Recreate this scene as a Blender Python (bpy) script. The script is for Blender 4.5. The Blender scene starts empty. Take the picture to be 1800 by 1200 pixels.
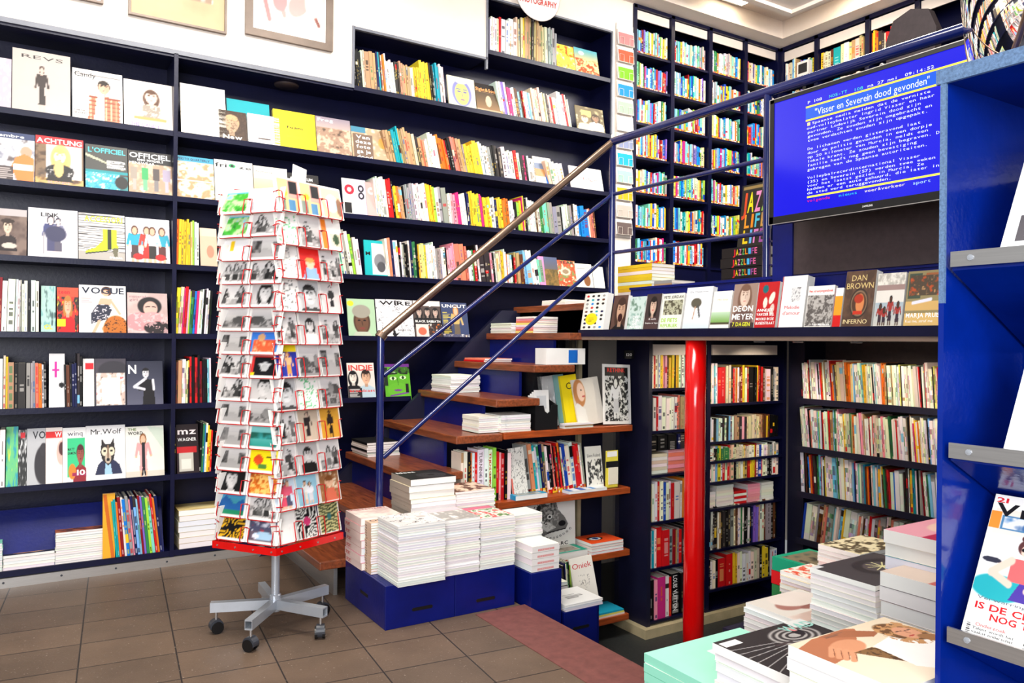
import bpy, math, random
import numpy as np
from mathutils import Vector
rnd = random.Random(7)
SC = bpy.context.scene
COL = SC.collection
# ------------------------------------------------------------------ camera
CH = 1.35; FPX = 1368.0; YAW = math.radians(57.87); ROLL = math.radians(0.54)
cF = np.array([math.cos(YAW), math.sin(YAW), 0]); _R = np.array([math.sin(YAW), -math.cos(YAW), 0]); _U = np.array([0, 0, 1.])
cR = _R*math.cos(ROLL)+_U*math.sin(ROLL); cU = -_R*math.sin(ROLL)+_U*math.cos(ROLL)
def on(px, py, ax, v):
    """where the sight line through a point of the photograph meets the plane ax = v"""
    r = cF+cR*(px-900)/FPX-cU*(py-600)/FPX
    i = 'XYZ'.index(ax); c = np.array([0, 0, CH]); t = (v-c[i])/r[i]
    return c+r*t
def dist(p): return float((np.array(p)-np.array([0, 0, CH]))@cF)
cam = bpy.data.cameras.new('camera'); cam.sensor_width = 36; cam.lens = FPX/1800*36; cam.clip_start = .05
co = bpy.data.objects.new('camera', cam); COL.objects.link(co)
from mathutils import Matrix
M = Matrix(((cR[0], cU[0], -cF[0], 0), (cR[1], cU[1], -cF[1], 0), (cR[2], cU[2], -cF[2], CH), (0, 0, 0, 1)))
co.matrix_world = M; SC.camera = co
# ------------------------------------------------------------------ colours
PAL = dict(w=('white', (.93, .91, .88)), c=('cream', (.86, .79, .68)), g=('grey', (.6, .59, .58)), k=('black', (.035, .03, .04)),
 d=('charcoal', (.2, .17, .17)), n=('navy', (.05, .08, .3)), b=('blue', (.07, .25, .65)), B=('bright blue', (.05, .5, .85)), s=('pale blue', (.5, .75, .88)),
 C=('teal', (.05, .6, .65)), t=('tan', (.72, .58, .42)), o=('orange', (.92, .45, .1)), r=('red', (.8, .08, .1)), R=('crimson', (.55, .04, .1)),
 p=('pink', (.93, .6, .66)), m=('magenta', (.8, .15, .45)), v=('violet', (.5, .4, .75)), y=('yellow', (.93, .76, .16)), Y=('pale yellow', (.95, .88, .5)),
 G=('green', (.18, .48, .28)), l=('lime', (.6, .8, .25)), e=('mint', (.5, .82, .7)), u=('brown', (.38, .2, .12)), a=('salmon', (.9, .5, .4)))
def L(c):
    c = np.asarray(c, float); return np.where(c <= .04045, c/12.92, ((c+.055)/1.055)**2.4)
# ------------------------------------------------------------------ materials
def newmat(n):
    m = bpy.data.materials.new(n); m.use_nodes = True; nt = m.node_tree
    return m, nt, nt.nodes['Principled BSDF']
def mix_rgb(nt, fac, a, b, typ='MIX'):
    x = nt.nodes.new('ShaderNodeMix'); x.data_type = 'RGBA'; x.blend_type = typ
    for s, v in ((x.inputs[0], fac), (x.inputs[6], a), (x.inputs[7], b)):
        if hasattr(v, 'is_linked') or isinstance(v, bpy.types.NodeSocket): nt.links.new(v, s)
        elif isinstance(v, (int, float)): s.default_value = v
        else: s.default_value = (*v, 1)
    return x.outputs[2]
def noise(nt, scale, detail=3, rough=.6, coord='Object', stretch=None):
    tc = nt.nodes.new('ShaderNodeTexCoord'); n = nt.nodes.new('ShaderNodeTexNoise'); n.inputs['Scale'].default_value = scale
    n.inputs['Detail'].default_value = detail; n.inputs['Roughness'].default_value = rough
    o = tc.outputs[coord]
    if stretch:
        mp = nt.nodes.new('ShaderNodeMapping'); mp.inputs['Scale'].default_value = stretch; nt.links.new(o, mp.inputs[0]); o = mp.outputs[0]
    nt.links.new(o, n.inputs['Vector']); return n.outputs['Fac']
def ramp(nt, fac, stops):
    r = nt.nodes.new('ShaderNodeValToRGB'); nt.links.new(fac, r.inputs[0])
    while len(r.color_ramp.elements) < len(stops): r.color_ramp.elements.new(.5)
    for e, (p, c) in zip(r.color_ramp.elements, stops): e.position = p; e.color = (*c, 1) if not isinstance(c, float) else (c, c, c, 1)
    return r.outputs[0]
def bump(nt, b, fac, s=.2, d=.01):
    n = nt.nodes.new('ShaderNodeBump'); n.inputs['Strength'].default_value = s; n.inputs['Distance'].default_value = d
    nt.links.new(fac, n.inputs['Height']); nt.links.new(n.outputs[0], b.inputs['Normal'])
def colmat(n, rough, spec=.5, coat=0, grime=.06):
    m, nt, b = newmat(n); a = nt.nodes.new('ShaderNodeAttribute'); a.attribute_name = 'Col'
    f = ramp(nt, noise(nt, 9), [(.3, 1-grime), (.7, 1.)])
    nt.links.new(mix_rgb(nt, 1., a.outputs['Color'], f, 'MULTIPLY'), b.inputs['Base Color'])
    b.inputs['Roughness'].default_value = rough; b.inputs['Specular IOR Level'].default_value = spec; b.inputs['Coat Weight'].default_value = coat
    b.inputs['Coat Roughness'].default_value = .15
    return m
def solid(n, srgb, rough=.5, metal=0, spec=.5, coat=0, var=.12, scale=12, bmp=0, stretch=None):
    m, nt, b = newmat(n); c = L(srgb)
    f = noise(nt, scale, 4, .6, 'Object', stretch)
    nt.links.new(ramp(nt, f, [(.3, tuple(c*(1-var))), (.7, tuple(np.minimum(c*(1+var), 1)))]), b.inputs['Base Color'])
    b.inputs['Roughness'].default_value = rough; b.inputs['Metallic'].default_value = metal
    b.inputs['Specular IOR Level'].default_value = spec; b.inputs['Coat Weight'].default_value = coat; b.inputs['Coat Roughness'].default_value = .08
    if bmp: bump(nt, b, f, bmp)
    return m
MT = {}
MT['print'] = colmat('printed_paper', .45, .3)
MT['matte'] = colmat('matte_paper', .7, .25)
MT['gloss'] = colmat('glossy_print', .42, .3)
def bluepaint(n, c, rough, wear=True):
    m, nt, b = newmat(n); c = L(c)
    f = noise(nt, 6); base = ramp(nt, f, [(.3, tuple(c*.8)), (.7, tuple(c*1.15))])
    if wear:
        w = ramp(nt, noise(nt, 45, 6, .75), [(.73, 0.), (.76, 1.)])
        base = mix_rgb(nt, w, base, (.25, .3, .45))
    nt.links.new(base, b.inputs['Base Color']); b.inputs['Roughness'].default_value = rough; b.inputs['Specular IOR Level'].default_value = .5 if not wear else .32
    bump(nt, b, noise(nt, 60, 2), .05)
    return m
MT['navy'] = bluepaint('navy_shelf_paint', (.028, .036, .17), .36)
MT['blue'] = bluepaint('royal_blue_paint', (.02, .07, .38), .32)
MT['unit'] = bluepaint('glossy_blue_laminate', (.01, .13, .50), .16, False)
MT['dark'] = solid('near_black_navy', (.05, .05, .16), .5)
MT['edge'] = solid('speckled_steel_blue', (.35, .45, .58), .4, var=.35, scale=260)
MT['white'] = solid('white_wall_paint', (.93, .88, .83), .7, var=.02)
MT['ceil'] = solid('ceiling_paint', (.88, .83, .79), .6, var=.02)
MT['greyedge'] = solid('grey_painted_edge', (.45, .46, .5), .4)
MT['brown'] = solid('dark_brown_board', (.22, .17, .18), .55, var=.2, scale=30)
MT['wood'] = solid('worn_red_brown_wood', (.50, .25, .13), .38, var=.45, scale=5, stretch=(14, 1.5, 14), bmp=.1, coat=.2)
MT['woodx'] = solid('orange_brown_wood_edge', (.62, .27, .10), .4, var=.35, scale=5, stretch=(1.5, 14, 14), bmp=.1)
MT['beige'] = solid('beige_plinth', (.72, .66, .52), .6)
MT['alu'] = solid('brushed_aluminium', (.78, .77, .76), .32, .85, var=.08, scale=8, stretch=(1, 1, 40))
MT['silver'] = solid('silver_paint', (.72, .74, .77), .3, .5, var=.05)
MT['steel'] = solid('brushed_warm_steel', (.62, .52, .45), .28, .9, var=.12, scale=8)
MT['rail'] = solid('blue_gloss_enamel', (.05, .10, .34), .15, 0, .6, .6, var=.1)
MT['red'] = solid('red_gloss_enamel', (.82, .03, .03), .18, 0, .5, .5, var=.06)
MT['redwire'] = solid('red_plastic_coated_wire', (.74, .02, .06), .35)
MT['black'] = solid('black_plastic', (.05, .05, .06), .35)
MT['rubber'] = solid('grey_black_plastic', (.2, .21, .24), .4)
MT['maroon'] = solid('worn_maroon_paint', (.45, .26, .24), .6, var=.2, scale=22, bmp=.1)
MT['basefloor'] = solid('dark_green_grey_floor', (.17, .18, .18), .5, var=.3, scale=60)
MT['frame'] = solid('bronze_picture_frame', (.42, .36, .32), .4, .2)
MT['bceil'] = solid('shiny_taupe_ceiling', (.5, .42, .37), .22, .2, var=.08)
MT['grey'] = solid('grey_plastic', (.5, .54, .6), .4)
m, nt, b = newmat('clear_acrylic'); b.inputs['Base Color'].default_value = (.95, .97, 1, 1); b.inputs['Roughness'].default_value = .03
b.inputs['Transmission Weight'].default_value = 1; b.inputs['IOR'].default_value = 1.1; b.inputs['Alpha'].default_value = .35; MT['acrylic'] = m
m, nt, b = newmat('mirror_silvering'); b.inputs['Base Color'].default_value = (.95, .93, .92, 1); b.inputs['Metallic'].default_value = 1; b.inputs['Roughness'].default_value = .02; MT['mirror'] = m
# paving tiles of the shop floor
m, nt, b = newmat('brown_concrete_tiles'); tc = nt.nodes.new('ShaderNodeTexCoord'); mp = nt.nodes.new('ShaderNodeMapping')
mp.inputs['Rotation'].default_value = (0, 0, math.radians(5.2)); mp.inputs['Location'].default_value = (.13, .08, 0)
br = nt.nodes.new('ShaderNodeTexBrick'); nt.links.new(tc.outputs['Object'], mp.inputs[0]); nt.links.new(mp.outputs[0], br.inputs['Vector'])
br.offset = 0; br.inputs['Scale'].default_value = 1; br.inputs['Brick Width'].default_value = .37; br.inputs['Row Height'].default_value = .285
br.inputs['Mortar Size'].default_value = .0035; br.inputs['Mortar Smooth'].default_value = .2
br.inputs['Color1'].default_value = (*L((.35, .285, .235)), 1); br.inputs['Color2'].default_value = (*L((.40, .325, .265)), 1); br.inputs['Mortar'].default_value = (*L((.14, .11, .1)), 1)
sp = ramp(nt, noise(nt, 90, 2, .5), [(.68, 0.), (.74, 1.)]); bl = ramp(nt, noise(nt, 4, 5), [(.3, .82), (.7, 1.12)])
base = mix_rgb(nt, 1., br.outputs['Color'], bl, 'MULTIPLY'); base = mix_rgb(nt, sp, base, tuple(L((.6, .55, .5))))
nt.links.new(base, b.inputs['Base Color']); b.inputs['Roughness'].default_value = .5; bump(nt, b, noise(nt, 120, 3), .25, .004); MT['floor'] = m
def emit(n, srgb, s):
    m, nt, b = newmat(n); b.inputs['Base Color'].default_value = (0, 0, 0, 1); b.inputs['Emission Color'].default_value = (*L(srgb), 1); b.inputs['Emission Strength'].default_value = s; b.inputs['Roughness'].default_value = .08
    return m
MT['lamp'] = emit('lit_lamp', (1, .93, .8), 12)
m, nt, b = newmat('lit_screen'); a = nt.nodes.new('ShaderNodeAttribute'); a.attribute_name = 'Col'; b.inputs['Base Color'].default_value = (.01, .01, .02, 1)
nt.links.new(a.outputs['Color'], b.inputs['Emission Color']); b.inputs['Emission Strength'].default_value = 1.0; b.inputs['Roughness'].default_value = .12; MT['screen'] = m
# ------------------------------------------------------------------ glyphs of the built-in font
CHARS = 'ABCDEFGHIJKLMNOPQRSTUVWXYZabcdefghijklmnopqrstuvwxyz0123456789.,:&\'"-()+!/'
GL = {}
def load_glyphs():
    objs = []
    for bold in (0, 1):
        for c in CHARS:
            cu = bpy.data.curves.new('glyph', 'FONT'); cu.body = c; cu.size = 1; cu.resolution_u = 2; cu.fill_mode = 'FRONT'
            if bold: cu.offset = .022
            o = bpy.data.objects.new('glyph', cu); COL.objects.link(o); objs.append((c, bold, o))
    dg = bpy.context.evaluated_depsgraph_get(); dg.update()
    for c, bold, o in objs:
        me = bpy.data.meshes.new_from_object(o.evaluated_get(dg))
        v = np.array([tuple(x.co)[:2] for x in me.vertices]).reshape(-1, 2); f = [tuple(p.vertices) for p in me.polygons]
        GL[c, bold] = (v, f, v[:, 0].min() if len(v) else 0, v[:, 0].max() if len(v) else .3)
        bpy.data.meshes.remove(me)
    for c, bold, o in objs:
        cu = o.data; bpy.data.objects.remove(o); bpy.data.curves.remove(cu)
load_glyphs()
def text_geo(s, bold=0, mono=False):
    V = []; Fc = []; x = 0
    for ch in s:
        if ch == ' ' or (ch, bold) not in GL:
            x += .62 if mono else .3; continue
        v, f, a, b2 = GL[ch, bold]; w = b2-a
        if mono:
            sc = min(.52/w, 1.25); off = x+.05+(.52-w*sc)/2
        else: sc = 1; off = x
        n = sum(len(q) for q in V); vv = v.copy(); vv[:, 0] = (vv[:, 0]-a)*sc+off; V.append(vv); Fc += [tuple(i+n for i in t) for t in f]
        x += .62 if mono else w+.07
    return (np.concatenate(V) if V else np.zeros((0, 2))), Fc, max(x-(0 if mono else .07), .01)
# ------------------------------------------------------------------ mesh builder with a colour per corner
class MB:
    def __init__(s): s.v = []; s.n = 0; s.f = []; s.c = []; s.sm = []
    def add(s, v, faces, col, smooth=False):
        v = np.asarray(v, float).reshape(-1, 3); s.v.append(v); o = s.n; s.n += len(v); col = np.asarray(col, float)
        for f in faces:
            s.f.append(tuple(i+o for i in f)); s.sm.append(smooth)
            if col.ndim == 1: s.c.extend([col]*len(f))
            else: s.c.extend([col[i] for i in f])
        return s
    def box(s, x0, x1, y0, y1, z0, z1, col=(.5, .5, .5), T=None):
        v = np.array([(x, y, z) for z in (z0, z1) for y in (y0, y1) for x in (x0, x1)], float)
        if T is not None: v = np.array([tuple(T@Vector(p)) for p in v])
        return s.add(v, [(0, 2, 3, 1), (4, 5, 7, 6), (0, 1, 5, 4), (2, 6, 7, 3), (0, 4, 6, 2), (1, 3, 7, 5)], col)
    def prism(s, pts, ax, a0, a1, col=(.5, .5, .5)):
        """outline pts (2D) swept along axis ax from a0 to a1"""
        n = len(pts); v = []
        for a in (a0, a1):
            for p, q in pts: v.append((a, p, q) if ax == 0 else (p, a, q) if ax == 1 else (p, q, a))
        return s.add(v, [tuple(range(n))[::-1], tuple(range(n, 2*n))]+[(i, (i+1) % n, n+(i+1) % n, n+i) for i in range(n)], col)
    def tube(s, pts, r, col=(.5, .5, .5), n=10, cap=True):
        pts = [Vector(p) for p in pts]; v = []; N = len(pts); rr = r if isinstance(r, (list, tuple)) else [r]*N
        up = None
        for i, p in enumerate(pts):
            d = (pts[min(i+1, N-1)]-pts[max(i-1, 0)]).normalized()
            if up is None: up = Vector((0, 0, 1)) if abs(d.z) < .9 else Vector((1, 0, 0))
            a = d.cross(up).normalized(); up = a.cross(d).normalized()
            for k in range(n):
                t = 2*math.pi*k/n; v.append(tuple(p+(a*math.cos(t)+up*math.sin(t))*rr[i]))
        f = [(i*n+k, i*n+(k+1) % n, (i+1)*n+(k+1) % n, (i+1)*n+k) for i in range(N-1) for k in range(n)]
        s.add(v, f, col, True)
        if cap: s.add(v[:n], [tuple(range(n))], col); s.add(v[-n:], [tuple(range(n))[::-1]], col)
        return s
    def lathe(s, c, prof, col=(.5, .5, .5), n=20, ax='Z'):
        v = []
        for r, h in prof:
            for k in range(n):
                t = 2*math.pi*k/n; a, b_ = r*math.cos(t), r*math.sin(t)
                q = (a, b_, h) if ax == 'Z' else (h, a, b_) if ax == 'X' else (a, h, b_)
                v.append((c[0]+q[0], c[1]+q[1], c[2]+q[2]))
        N = len(prof)
        return s.add(v, [(i*n+k, i*n+(k+1) % n, (i+1)*n+(k+1) % n, (i+1)*n+k) for i in range(N-1) for k in range(n)]+[tuple(range(n))[::-1], tuple(range((N-1)*n, N*n))], col, N > 4)
    def grid(s, o, u, v, img):
        ny, nx = img.shape[:2]; a = np.linspace(0, 1, nx); b_ = np.linspace(0, 1, ny)
        P = np.asarray(o, float)+a[None, :, None]*np.asarray(u, float)+b_[:, None, None]*np.asarray(v, float)
        i = np.arange((ny-1)*(nx-1)); r, c = i//(nx-1), i % (nx-1); q = r*nx+c
        F = np.stack([q, q+1, q+nx+1, q+nx], 1)
        s.v.append(P.reshape(-1, 3)); C = L(img).reshape(-1, 3); F2 = F+s.n; s.n += nx*ny
        s.f.extend(map(tuple, F2.tolist())); s.sm.extend([False]*len(F)); s.c.extend(C[F.reshape(-1)])
        return s
    def text(s, t, o, u, v, w, h, col, bold=1, mono=False, fit=True):
        """lettering from o along unit u, up unit v; w = full width, h = cap height"""
        V, Fc, W = text_geo(t, bold, mono)
        if not len(V): return s
        sx = w/W if fit else h/.7; sy = h/.73
        o, u, v = (np.asarray(q, float) for q in (o, u, v))
        return s.add(o+V[:, :1]*sx*u+V[:, 1:]*sy*v, Fc, L(col))
    def build(s, name, mat, parent=None, loc=None, rot=None, bevel=0):
        me = bpy.data.meshes.new(name); V = np.concatenate(s.v) if s.v else np.zeros((0, 3))
        me.from_pydata(V.tolist(), [], s.f); at = me.color_attributes.new('Col', 'FLOAT_COLOR', 'CORNER')
        C = np.ones((len(s.c), 4), np.float32); C[:, :3] = np.array(s.c, np.float32); at.data.foreach_set('color', C.ravel())
        me.polygons.foreach_set('use_smooth', s.sm); me.materials.append(MT[mat] if isinstance(mat, str) else mat); me.update()
        o = bpy.data.objects.new(name, me); COL.objects.link(o)
        if parent is not None: o.parent = parent
        if loc is not None: o.location = loc
        if rot is not None: o.rotation_euler = rot
        if bevel:
            bv = o.modifiers.new('bevel', 'BEVEL'); bv.width = bevel; bv.segments = 2; bv.limit_method = 'ANGLE'
        return o
def tag(o, label=None, cat=None, group=None, kind=None):
    if label: o['label'] = label
    if cat: o['category'] = cat
    if group: o['group'] = group
    if kind: o['kind'] = kind
    return o
def thing(name, loc, rot, label, cat, group=None):
    o = bpy.data.objects.new(name, None); COL.objects.link(o); o.location = loc; o.rotation_euler = rot; o.empty_display_size = .05
    return tag(o, label, cat, group)
def bx(name, mat, x0, x1, y0, y1, z0, z1, parent=None, bevel=0): return MB().box(x0, x1, y0, y1, z0, z1).build(name, mat, parent, bevel=bevel)
def struct(name, mat, *a): return tag(bx(name, mat, *a), kind='structure')
ORD = 'first second third fourth fifth sixth seventh eighth ninth tenth eleventh twelfth thirteenth fourteenth fifteenth sixteenth seventeenth eighteenth nineteenth twentieth'.split()
def ordw(n):
    if n <= 20: return ORD[n-1]
    if n >= 100: return 'hundred-and-'+ordw(n-100) if n > 100 else 'hundredth'
    t = ['', '', 'twenty', 'thirty', 'forty', 'fifty', 'sixty', 'seventy', 'eighty', 'ninety'][n//10]
    if n % 10: return t+'-'+ORD[n % 10-1]
    return t[:-1]+'ieth'
# ------------------------------------------------------------------ painter for printed covers
class Art:
    def __init__(s, nx=40, ny=54, bg=(.9, .88, .85)):
        s.nx, s.ny = nx, ny; s.X, s.Y = np.meshgrid(np.linspace(0, 1, nx), np.linspace(0, 1, ny)); s.a = np.zeros((ny, nx, 3))+np.array(bg, float)
        s.asp = ny/nx
    def put(s, m, c, al=1.):
        m = (m*al)[..., None]; s.a = s.a*(1-m)+np.asarray(c, float)*m; return s
    def rect(s, x0, y0, x1, y1, c, al=1.): return s.put(((s.X >= x0) & (s.X <= x1) & (s.Y >= y0) & (s.Y <= y1)).astype(float), c, al)
    def ell(s, cx, cy, rx, ry, c, rot=0, al=1., soft=.12):
        x, y = s.X-cx, (s.Y-cy); t = math.radians(rot); x, y = x*math.cos(t)+y*math.sin(t), -x*math.sin(t)+y*math.cos(t)
        d = np.sqrt((x/rx)**2+(y/ry)**2); return s.put(np.clip((1-d)/soft+.5, 0, 1), c, al)
    def poly(s, pts, c, al=1.):
        m = np.zeros(s.X.shape, bool); n = len(pts)
        for i in range(n):
            (x0, y0), (x1, y1) = pts[i], pts[(i+1) % n]
            if y0 == y1: continue
            k = ((s.Y < y0) != (s.Y < y1)) & (s.X < (x1-x0)*(s.Y-y0)/(y1-y0)+x0); m ^= k
        return s.put(m.astype(float), c, al)
    def line(s, x0, y0, x1, y1, w, c, al=1.):
        dx, dy = x1-x0, y1-y0; l = dx*dx+dy*dy+1e-9; t = np.clip(((s.X-x0)*dx+(s.Y-y0)*dy)/l, 0, 1)
        d = np.hypot(s.X-x0-t*dx, s.Y-y0-t*dy); return s.put(np.clip((w-d)/(w*.4)+.5, 0, 1), c, al)
    def grad(s, c0, c1, y0=0, y1=1):
        t = np.clip((s.Y-y0)/(y1-y0), 0, 1); m = ((s.Y >= y0) & (s.Y <= y1)).astype(float)[..., None]
        s.a = s.a*(1-m)+m*((1-t)[..., None]*np.asarray(c0, float)+t[..., None]*np.asarray(c1, float)); return s
    def field(s, seed, n=6, oct=3):
        r = np.random.RandomState(seed); out = np.zeros(s.X.shape); w = 1.; tot = 0
        for k in range(oct):
            g = r.rand(int(n*s.asp)+2, n+2); x = s.X*n; y = s.Y*n*s.asp; xi = x.astype(int); yi = np.minimum(y.astype(int), g.shape[0]-2); fx = x-xi; fy = np.clip(y-yi, 0, 1)
            xi = np.minimum(xi, n); fx = fx*fx*(3-2*fx); fy = fy*fy*(3-2*fy)
            out += w*((g[yi, xi]*(1-fx)+g[yi, xi+1]*fx)*(1-fy)+(g[yi+1, xi]*(1-fx)+g[yi+1, xi+1]*fx)*fy); tot += w; w *= .6; n *= 2
        return out/tot
    def blobs(s, seed, cols, n=6, box=(0, 0, 1, 1)):
        f = s.field(seed, n); lo, hi = f.min(), f.max(); f = (f-lo)/(hi-lo+1e-6)*(len(cols)-1); k = np.minimum(f.astype(int), len(cols)-2); t = np.clip((f-k-.3)/.4, 0, 1)[..., None]; cc = np.array(cols, float)
        im = cc[k]*(1-t)+cc[k+1]*t; m = ((s.X >= box[0]) & (s.X <= box[2]) & (s.Y >= box[1]) & (s.Y <= box[3])).astype(float)[..., None]
        s.a = s.a*(1-m)+im*m; return s
    def lines(s, x0, y0, x1, y1, n, c, seed=1):
        r = random.Random(seed); h = (y1-y0)/n
        for i in range(n): s.rect(x0, y0+i*h, x0+(x1-x0)*(.55+.45*r.random()), y0+i*h+h*.5, c, .75)
        return s
    def figure(s, cx, y0, y1, top, bottom, skin=(.87, .68, .56), hair=(.2, .12, .08), w=1.):
        h = y1-y0; q = s.asp; f = w
        s.line(cx-.04*f, y0, cx-.035*f, y0+h*.45, .028*f, skin); s.line(cx+.05*f, y0, cx+.035*f, y0+h*.45, .028*f, skin)
        s.poly([(cx-.075*f, y0+h*.12), (cx+.085*f, y0+h*.12), (cx+.065*f, y0+h*.52), (cx-.065*f, y0+h*.52)], bottom)
        s.poly([(cx-.07*f, y0+h*.48), (cx+.07*f, y0+h*.48), (cx+.11*f, y0+h*.8), (cx-.11*f, y0+h*.8)], top)
        s.line(cx-.1*f, y0+h*.78, cx-.14*f, y0+h*.5, .025*f, top); s.line(cx+.1*f, y0+h*.78, cx+.15*f, y0+h*.52, .025*f, top)
        s.ell(cx-.14*f, y0+h*.46, .025*f, .02, skin); s.ell(cx+.155*f, y0+h*.48, .025*f, .02, skin)
        s.ell(cx, y0+h*.9, .07*f, .085*f/q*1.4, hair); s.ell(cx, y0+h*.885, .048*f, .065*f/q*1.4, skin); s.rect(cx-.02*f, y0+h*.78, cx+.02*f, y0+h*.83, skin); return s
    def bust(s, cx, cy, r, skin=(.87, .68, .56), hair=(.2, .12, .08), cloth=(.2, .2, .3), lip=(.7, .25, .25), long=True):
        q = 1/s.asp*1.25; R = r*q
        if long: s.ell(cx, cy-R*.35, r*1.45, R*1.75, hair)
        s.poly([(cx-r*2.3, cy-R*4.5), (cx+r*2.3, cy-R*4.5), (cx+r*2.0, cy-R*2.0), (cx+r*.7, cy-R*1.45), (cx-r*.7, cy-R*1.45), (cx-r*2.0, cy-R*2.0)], cloth)
        s.rect(cx-r*.42, cy-R*1.7, cx+r*.42, cy-R*.6, np.array(skin)*.85); s.ell(cx, cy+R*.28, r*1.18, R*1.15, hair); s.ell(cx, cy, r, R*1.2, skin)
        s.ell(cx, cy+R*.95, r*.95, R*.4, hair)
        for d in (-1, 1):
            s.ell(cx+d*r*.42, cy+R*.18, r*.19, R*.08, np.array(hair)*.5+np.array(skin)*.3); s.line(cx+d*r*.22, cy+R*.42, cx+d*r*.62, cy+R*.42, r*.06, hair)
        s.line(cx+r*.02, cy+R*.15, cx+r*.08, cy-R*.25, r*.06, np.array(skin)*.8); s.ell(cx, cy-R*.58, r*.28, R*.09, np.array(lip)*.7+np.array(skin)*.3); s.ell(cx+r*.55, cy-R*.1, r*.4, R*.7, np.array(skin)*.86, al=.5); return s
    def bw(s, seed):
        r = random.Random(seed); k = r.random()
        g = lambda v: (v, v*.98, v*.97)
        if k < .3:
            s.grad(g(.45), g(.92)); y = .35+.3*r.random(); s.blobs(seed, [g(.15), g(.3), g(.6), g(.4)], 9, (0, .12, 1, y)); s.rect(0, 0, 1, .13, g(.55)); s.ell(.2+.6*r.random(), y, .22, .16, g(.28)); s.ell(.1+.8*r.random(), y+.02, .12, .2, g(.5))
        elif k < .62:
            s.grad(g(.6+.2*r.random()), g(.85+.1*r.random())); s.blobs(seed, [g(.3), g(.6), g(.8)], 7, (0, 0, 1, .25+.2*r.random()))
            for i in range(r.randint(2, 5)): s.figure(.12+.76*r.random(), .1, .6+.2*r.random(), g(.1+.6*r.random()), g(.1+.3*r.random()), g(.75), g(.1), 1.1)
        elif k < .8:
            s.a[:] = g(r.choice([.06, .75, .4])); s.bust(.5, .58, .17, g(.8), g(.12), g(r.choice([.08, .85])), g(.4), r.random() < .5)
        else:
            s.grad(g(.5), g(.92)); s.poly([(0, 0), (1, 0), (.55, .5), (.45, .5)], g(.62)); s.blobs(seed, [g(.2), g(.5)], 8, (0, .3, .35, .8)); s.blobs(seed+1, [g(.25), g(.55)], 8, (.7, .3, 1, .7))
        return s
    def photo(s, seed, cols, n=6): return s.blobs(seed, cols, n)
D = math.radians
# ------------------------------------------------------------------ books and magazines
WHITE = (.93, .92, .9)
def shades(c, r, a=.08): return tuple(min(1, max(0, v*(1-a+2*a*r.random()))) for v in c)
def cover_thing(name, label, cat, loc, rot, w, h, t, art, texts=(), group=None, mat='gloss', spine=None, parts=True, parent=None):
    """a magazine or book: x = width, -y = front cover, z = height"""
    img = art.a if isinstance(art, Art) else art
    sp = L(spine if spine is not None else img[:, 0].mean(0))
    m = MB().grid((0, 0, 0), (w, 0, 0), (0, 0, h), np.clip(img, 0, 1))
    m.add([(0, 0, 0), (w, 0, 0), (w, 0, h), (0, 0, h), (0, .0007, 0), (w, .0007, 0), (w, .0007, h), (0, .0007, h)], [(0, 4, 5, 1), (1, 5, 6, 2), (2, 6, 7, 3), (4, 7, 6, 5)], L((.9, .9, .88)))
    m.box(-.0006, 0, 0, t, 0, h, sp).box(0, w, t-.0007, t, 0, h, L(img.mean((0, 1))))
    for tx in texts:
        s, x0, y0, x1, ch, c = tx[:6]; bold = tx[6] if len(tx) > 6 else 1
        m.text(s, (x0*w, -.0004, y0*h), (1, 0, 0), (0, 0, 1), (x1-x0)*w, ch*h, c, bold)
    if not parts:
        m.box(.0004, w-.001, .0008, t-.0008, .001, h-.001, L(WHITE)); return tag(m.build(name, mat, None, loc, rot), label, cat, group)
    root = thing(name, loc, rot, label, cat, group)
    m.build('cover', mat, root); MB().box(.0004, w-.001, .0008, t-.0008, .001, h-.001, L(WHITE)).build('pages', 'matte', root)
    return root
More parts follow.
